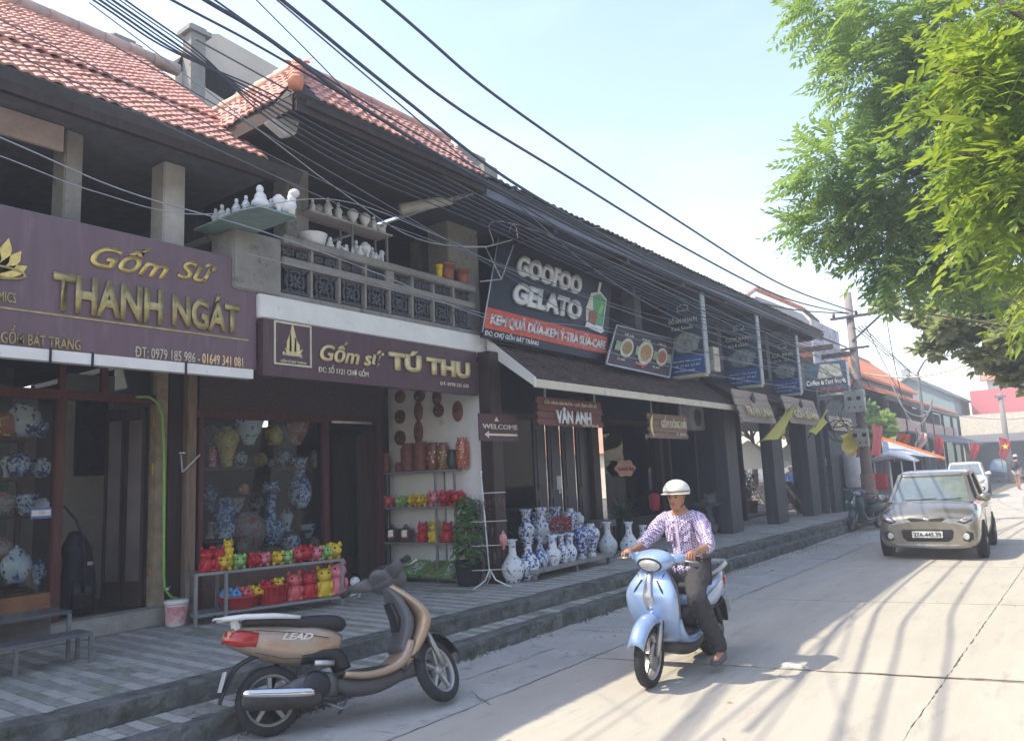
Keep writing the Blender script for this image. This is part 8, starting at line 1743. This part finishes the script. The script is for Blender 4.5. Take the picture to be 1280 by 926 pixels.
# ---- far buildings
def house(name, label, x0, x1, y0, y1, h, wall_m, roof_m=None, rise=1.2, axis='y', over=.5, wins=(), cat='building', face='x'):
    t = thing(name, label, cat, ((x0+x1)/2, (y0+y1)/2, 0)); part('wall', MB().box((x0, y0, 0), (x1, y1, h)), wall_m, t)
    if roof_m:
        xm = (x0+x1)/2; ym = (y0+y1)/2
        if axis == 'y':
            rf = part('roof', MB().slab([(x1+over, y0-over, h-.2), (x1+over, y1+over, h-.2), (xm, y1+over, h+rise), (xm, y0-over, h+rise)], .12), roof_m, t)
            part('roof_slope', MB().slab([(xm, y0-over, h+rise), (xm, y1+over, h+rise), (x0-over, y1+over, h-.2), (x0-over, y0-over, h-.2)], .12), roof_m, rf)
            part('gable', MB().add([(x0, y0-.001, h), (x1, y0-.001, h), (xm, y0-.001, h+rise-.1)], [(0, 1, 2)]), wall_m, t)
            tl_ = MB()
            for i in range(int((y1-y0+2*over)/.5)):
                y = y0-over+i*.5; tl_.bar((x1+over, y, h-.17), (xm, y, h+rise+.03), .08, .06)
            part('tile_ribs', tl_, roof_m, rf, kind='stuff')
            part('ridge_tiles', ridge((xm, y0-over, h+rise+.03), (xm, y1+over, h+rise+.03), .12, .8), roof_m, rf)
        else:
            rf = part('roof', MB().slab([(x0-over, y0-over, h-.2), (x1+over, y0-over, h-.2), (x1+over, ym, h+rise), (x0-over, ym, h+rise)], .12), roof_m, t)
            part('roof_slope', MB().slab([(x0-over, ym, h+rise), (x1+over, ym, h+rise), (x1+over, y1+over, h-.2), (x0-over, y1+over, h-.2)], .12), roof_m, rf)
            tl_ = MB()
            for i in range(int((x1-x0+2*over)/.5)):
                x = x0-over+i*.5; tl_.bar((x, y0-over, h-.17), (x, ym, h+rise+.03), .08, .06)
            part('tile_ribs', tl_, roof_m, rf, kind='stuff')
    for f, a, b, z0, z1 in wins:
        if f == 'x': w = part('window', MB().box((x1-.02, a, z0), (x1+.03, b, z1)), M('window_dark', (.03, .035, .045), .2), t); part('window_frame', MB().box((x1+.03, a-.06, z1), (x1+.07, b+.06, z1+.08)), wall_m, w)
        else: w = part('window', MB().box((a, y0-.03, z0), (b, y0+.02, z1)), M('window_dark', (.03, .035, .045), .2), t); part('window_frame', MB().box((a-.06, y0-.07, z1), (b+.06, y0-.03, z1+.08)), wall_m, w)
    return t
# long red-roofed market houses on the left side beyond the pole
def zat(px, py, x, y): return PY(px, py, y).z
y_ = 36.0
rfh = thing('market_house', 'long dark-fronted house with broad orange tiled roofs beyond the utility pole', 'building', (-8, 42, 0))
K = lambda px, py, X: PX(px, py, X)
X1 = -6.6
e0, e1 = K(1088, 465, X1), K(1222, 512, X1)
ya_, yb_ = 27.0, 62.0; zE = 1.75+(K(1150, 510, X1).z-1.75)
zEave = K(1165, 507, X1).z
rgx = -11.5
part('wall', MB().box((-13, 47, 0), (X1-1.2, yb_, zEave)), M('painted_shop_shade', (.07, .075, .085), .9, var=.4, scale=.7), rfh)  # wall coloured dark to stand for shade inside the shops
lower = part('lower_roof', MB().slab([(X1, 37, zEave), (X1, yb_, zEave), (X1-2.2, yb_, zEave+.95), (X1-2.2, 37, zEave+.95)], .12), terr_pale, rfh)
part('eave_board', MB().box((X1-.1, 37, zEave-.35), (X1-.04, yb_, zEave-.06)), M('dark_eave_board', (.05, .04, .035), .8), lower)
part('clerestory', MB().box((X1-3.0, 37, zEave+.7), (X1-2.3, yb_-3, zEave+1.6)), wood_dark, rfh)
upr = part('upper_roof', MB().slab([(X1-2.0, 31, zEave+1.45), (X1-2.0, yb_-3, zEave+1.45), (rgx, yb_-3, zEave+4.0), (rgx, 31, zEave+4.0)], .14), terr_pale, rfh)
tl_ = MB()
for i in range(58): y = 31+i*.5; tl_.bar((X1-2.0, y, zEave+1.49), (rgx, y, zEave+4.04), .07, .05)
part('tile_ribs', tl_, terr_pale, upr, kind='stuff')
tl_ = MB()
for i in range(50): y = 37+i*.5; tl_.bar((X1, y, zEave+.03), (X1-2.2, y, zEave+.98), .07, .05)
part('tile_ribs', tl_, terr_pale, lower, kind='stuff')
part('ridge_tiles', ridge((rgx, 31, zEave+4.06), (rgx, yb_-3, zEave+4.06), .12, .8), terr_pale, upr)
part('upper_wall', MB().box((-14, 31.3, 3.6), (X1-2.4, yb_-3.3, zEave+1.4)), M('dim_upper_wall', (.10, .095, .09), .9), rfh)
for i in range(6): y = 38+i*4.4; part('post', MB().box((X1-.35, y, 0), (X1-.2, y+.18, zEave-.05)), wood_dark, rfh)
part('balcony_band', MB().box((X1-.6, 40, 3.1), (X1-.25, yb_, 3.75)), M('pale_orange_band', (.50, .36, .28), .8, var=.2), rfh)
part('lower_awning', MB().slab([(X1+1.3, 42, 2.55), (X1+1.3, yb_+4, 2.55), (X1-.3, yb_+4, 3.2), (X1-.3, 42, 3.2)], .06), M('grey_iron_awning', (.12, .12, .13), .7), rfh)
gp = K(1132, 463, -11.3); part('chimney', MB().box((-11.6, gp.y-.5, zEave+3.5), (-11.0, gp.y+.3, zEave+4.7)), wall_grey, rfh)
# grey-green gable and others further on
house('townhouse', 'plain grey green gable wall rising behind the orange roofs', -13, -7.2, 66, 76, 6.4, M('grey_green_plaster', (.22, .29, .29), .9), M('grey_roof', (.2, .25, .26), .8), 1.8, 'y')
house('townhouse', 'cream house with a broken orange roof seen below the tree', -6.3, 3.0, 84, 96, 9.0, M('cream_wall', (.62, .56, .44), .9), terr_pale, 3.2, 'x', wins=[('y', -3.2, -2.2, 7.2, 8.4), ('y', -5, -4.2, 7.2, 8.4), ('y', -1, 0, 7.2, 8.4)])
house('townhouse', 'house with a red corrugated upper wall at the far right end of the street', -6.5, 1.5, 70, 78, 6.9, M('red_sheet_wall', (.55, .14, .15), .7, var=.1, stretch=(9, 9, .2)), None)
house('shop_house', 'cream ground building with grey awning closing the far end of the street', -7.0, 3.5, 66, 69.5, 4.8, M('cream_wall2', (.60, .54, .42), .9), None, wins=[('y', -2.6, -1.6, 3.6, 4.2), ('y', -.8, .2, 3.6, 4.2)])
se = thing('shop_awning', 'dark iron awning over the open shops at the far end of the street', 'awning', (-3, 65, 0))
part('awning_sheet', MB().slab([(-7.4, 63, 2.7), (3.5, 63, 2.7), (3.5, 66, 3.3), (-7.4, 66, 3.3)], .08), M('grey_iron_awning', (.12, .12, .13), .7), se)
part('orange_strip', MB().slab([(-2.5, 63.5, 3.35), (3.5, 63.5, 3.35), (3.5, 66, 3.9), (-2.5, 66, 3.9)], .05), M('orange_sheet', (.6, .2, .1), .7), se)
part('shop_shade_sheet', MB().box((-6.9, 65.9, .1), (3.4, 65.97, 2.9)), M('painted_shop_shade', (.07, .075, .085)), se)  # dark sheet painted for the shade inside the open shops
for x in (-6.5, -4.2, -2, .4, 2.6): part('post', MB().box((x, 64, 0), (x+.15, 64.15, 2.8)), wood_grey, se)
for i in range(9):
    x = -6.3+i*1.05; h_ = R.uniform(.5, 1.5); m_ = M('goods_%d' % (i % 4), ((.12, .10, .09), (.3, .28, .25), (.08, .10, .13), (.25, .08, .06))[i % 4], .8)
    solo('goods_rack', MB().box((x, 63.6, 0), (x+.7, 64.3, h_)).box((x+.1, 63.7, h_), (x+.6, 64.2, h_+.3)), m_, ('dark brown', 'pale', 'blue grey', 'dull red')[i % 4]+' heap of wares before the far shops, number %s from the left' % ('one two three four five six seven eight nine'.split()[i]), 'goods', group='wares before the far shops', bevel=.05)
for i, (px, py, D, w, h, lb) in enumerate(((1174, 558, 40, .38, 1.15, 'tall narrow red flag hanging before the far dark shops, leftmost'), (1219, 563, 50, .5, .9, 'red flag hanging low before the far shops, middle'), (1257, 559, 52, .55, 1.2, 'red flag with yellow star at the far right shops'), (1131, 549, 30, .42, .5, 'red cloth flag tucked above the orange awning'), (1153, 549, 30, .34, .62, 'red and white banner above the orange awning'))):
    c = PY(px, py, D); t = thing('flag', lb, 'flag', c-ZD*h/2, group='red flags along the far street')
    rows = [[tuple(c+Vector((-w/2+w*j/6*(1-.09*k)+.02*k*math.sin(k), .10*math.sin(j*1.9+k*.8), h/2-h*k/6-.22*h*(j/6)**1.5))) for j in range(7)] for k in range(7)]; part('cloth', MB().grid(rows), M('pink_banner_cloth', (.62, .30, .30), .8, col2=(.70, .62, .6), scale=5) if i == 4 else (leafmat('orange_red_cloth', (.60, .10, .03), (.66, .16, .04), (.5, .1, .03), .3) if i == 3 else red), t); part('flag_pole', MB().tube([c+Vector((-w/2, 0, h/2+.1)), c+Vector((-w/2, 0, -h))], .02, 6), metal_grey, t)
    if i == 2:
        st5 = [c+Vector((math.cos(math.pi/2+k*math.pi/5)*(.2 if k % 2 == 0 else .08), -.09, math.sin(math.pi/2+k*math.pi/5)*(.2 if k % 2 == 0 else .08)+.05)) for k in range(10)]; part('star', MB().slab(st5, .01), M('star_yellow', (.7, .6, .05), .6), t)
c = PY(1112, 545, 29); flag('small yellow pennant above the orange awning edge', (1105, 550), (1121, 541), [(1109, 548, 0), (1121, 543, 0), (1121, 552, 0), (1112, 553, 0)], yel, -6.2)
# street lamp bow and second small pole
sl_ = thing('street_lamp', 'slender curved street lamp standing beyond the orange roofs', 'street lamp', PY(1153, 600, 42)*1)
b_ = PY(1154, 520, 42); t_ = PY(1152, 465, 42); part('lamp_post', MB().tube([(b_.x, 42, 0), (b_.x, 42, b_.z), (b_.x, 42, t_.z), PY(1155, 452, 42), PY(1163, 445, 42), PY(1176, 443, 42)], [.09, .08, .06, .05, .045, .04], 8), metal_grey, sl_); part('lamp_head', MB().loft([(PY(1173, 443, 42), .06, .03), (PY(1181, 444, 42), .12, .06), (PY(1187, 445, 42), .05, .03)], 10, side=(0, 1, 0)), metal_white, sl_)
sp = thing('utility_pole', 'short pale concrete pole by the far red and cream houses', 'pole', PZ(1252, 606)); b_ = PY(1250, 492, 55); part('pole', MB().tube([(b_.x, 55, 0), (b_.x, 55, b_.z)], [.18, .13], 10), M('pole_concrete', (.34, .32, .30)), sp); part('collar', MB().box((b_.x-.3, 54.8, b_.z-.25), (b_.x+.3, 55, b_.z-.1)), metal_grey, sp)
# the market square seen through the open hall
def tent(label, x, y, w, d_, h, m): 
    t = thing('market_tent', label, 'tent', (x, y, 0), group='market tents behind the open hall'); part('tent_top', MB().add([(x-w/2, y-d_/2, h), (x+w/2, y-d_/2, h), (x+w/2, y+d_/2, h), (x-w/2, y+d_/2, h), (x, y, h+1.1), (x-w/2, y-d_/2, h-.3), (x+w/2, y-d_/2, h-.3), (x+w/2, y+d_/2, h-.3), (x-w/2, y+d_/2, h-.3)], [(0, 1, 4), (1, 2, 4), (2, 3, 4), (3, 0, 4), (5, 6, 1, 0), (6, 7, 2, 1), (7, 8, 3, 2), (8, 5, 0, 3)], False), m, t)
    for sx in (-1, 1):
        for sy in (-1, 1): part('tent_leg', MB().bar((x+sx*w/2*.96, y+sy*d_/2*.96, 0), (x+sx*w/2*.96, y+sy*d_/2*.96, h), .04), metal_white, t)
    part('stall_table', MB().box((x-w/2, y-d_/2+.2, 0), (x+w/2, y-d_/2+.9, .8)), M('stall_cloth', (.30, .26, .24), .9, var=.4, scale=4), t)
tm = M('cream_tent_cloth', (.66, .62, .50), .8, var=.08); tm2 = M('white_tent_cloth', (.68, .70, .72)); 
def thr2(px, py, D): return PY(px, py, D)
for lb_, px, D, w_, m_ in (('cream tent seen through the middle opening of the hall', 938, 36, 3.0, tm), ('white tent seen through the last opening of the hall', 996, 40, 2.6, tm2), ('pale tent seen behind the rider through the first opening', 868, 31, 3.2, tm), ('cream tent deep in the market behind the hall', 955, 46, 4, tm)):
    v = PY(px, 585, D); tent(lb_, v.x, D, w_, 2.6, max(1.9, PY(px, 588, D).z), m_)
mk = thing('market_house', 'low orange-roofed market hall far behind the open hall', 'building', (-30, 50, 0)); part('wall', MB().box((-45, 46, 0), (-18, 50, 3.2)), M('cream_wall', (.62, .56, .44)), mk); part('roof', MB().slab([(-46, 45.5, 3.1), (-17, 45.5, 3.1), (-17, 49, 5.2), (-46, 49, 5.2)], .15), terr_pale, mk)
walker('person in a blue shirt and pale hat standing in the sunlit market gap', (PY(989, 600, 33).x, 33.0, 0), rad(-60), 1.65, M('blue_shirt', (.05, .16, .42), .8), M('blue_jeans', (.06, .09, .16), .8), hat='wide', group='people in the market')
walker('person in a white blouse beside the blue-shirted one in the market gap', (PY(999, 600, 34).x, 34.0, 0), rad(-100), 1.6, M('white_blouse', (.66, .62, .58), .8), M('brown_skirt', (.2, .12, .1), .8), hat='wide', group='people in the market')
# trees of the square and the far street
def simple_tree(label, x, y, h, r_, seed, m=lf2, n=900, group='trees behind the houses'):
    t = thing('broadleaf_tree', label, 'tree', (x, y, 0), group=group); part('trunk', MB().tube([(x, y, 0), (x+.1, y, h*.4), (x, y, h*.75)], [.2, .14, .06], 8), bark, t); q = random.Random(seed)
    cl = [((x+q.uniform(-1, 1)*r_*.6, y+q.uniform(-1, 1)*r_*.6, h*.72+q.uniform(-.3, .45)*r_), (r_*.55, r_*.55, r_*.42), n//6) for _ in range(6)]
    for c, _, _ in cl: part('bough', MB().tube([(x, y, h*.5), Vector(c)], [.07, .02], 6), bark, t)
    crown('crown', cl, [broad(.34, .11, s).mesh('leaf', m) for s in range(2)], m, t, CP, seed=seed); return t
simple_tree('dark green market tree seen through the nearest hall opening', PY(868, 570, 38).x, 38, 6.5, 2.6, 31, n=1500); simple_tree('bushy market tree behind the cream tent', PY(940, 560, 43).x, 43, 6.5, 2.8, 32, n=1500); simple_tree('market tree filling the last opening of the hall', PY(992, 560, 45.5).x, 44.5, 6, 2.4, 33, n=1200)
simple_tree('small roadside tree growing under the curled wires beyond the pole', -7.0, 33.5, 4.4, 1.1, 34, n=420)
# unseen houses and trees added across the road for the shop windows to mirror
for i, (y0, y1, h, m_, lb) in enumerate(((-14, -6, 6.5, wall_beige, 'unseen beige house across the road, behind the camera'), (-5.5, 2, 5.5, M('dull_green_wall', (.16, .20, .16), .9), 'unseen dull green house across the road, opposite the first shop'), (3, 11, 6, M('brown_wall', (.20, .15, .12), .9), 'unseen brown house across the road, opposite the balcony'), (12, 20, 5.2, wall_grey, 'unseen grey house across the road, opposite the far row'), (21, 40, 6, wall_beige, 'unseen long beige house across the road beyond the trees'))):
    house('townhouse', lb, 8.5, 14, y0, y1, h, m_, tile_old, 1.3, 'y', wins=[('y', 9.5, 10.5, 1, 2.4)])
for i, (y, h) in enumerate(((-3, 5.2), (3.2, 6.2))): simple_tree(('unseen roadside tree opposite the first shop', 'unseen roadside tree opposite the second shop')[i], 6.9, y, h, 2.2, 50+i, n=700, group='trees across the road')
# ================================================================ haze volume added to lift the dark tones like lens glare
hz_ = MB().box((-60, -25, -1.2), (22, 130, 14.5)).mesh('haze', bpy.data.materials.new('glare_haze')); hm = hz_.materials[0]; hm.use_nodes = True
n = hm.node_tree.nodes; n.remove(n['Principled BSDF']); v = n.new('ShaderNodeVolumePrincipled'); v.inputs['Color'].default_value = (.80, .88, 1, 1); v.inputs['Density'].default_value = 0.005; v.inputs['Anisotropy'].default_value = .0
hm.node_tree.links.new(v.outputs[0], n['Material Output'].inputs['Volume'])
ho = bpy.data.objects.new('haze', hz_); S.collection.objects.link(ho); tag(ho, 'thin pale haze added over the whole street to lift its dark tones', 'haze', kind='stuff')
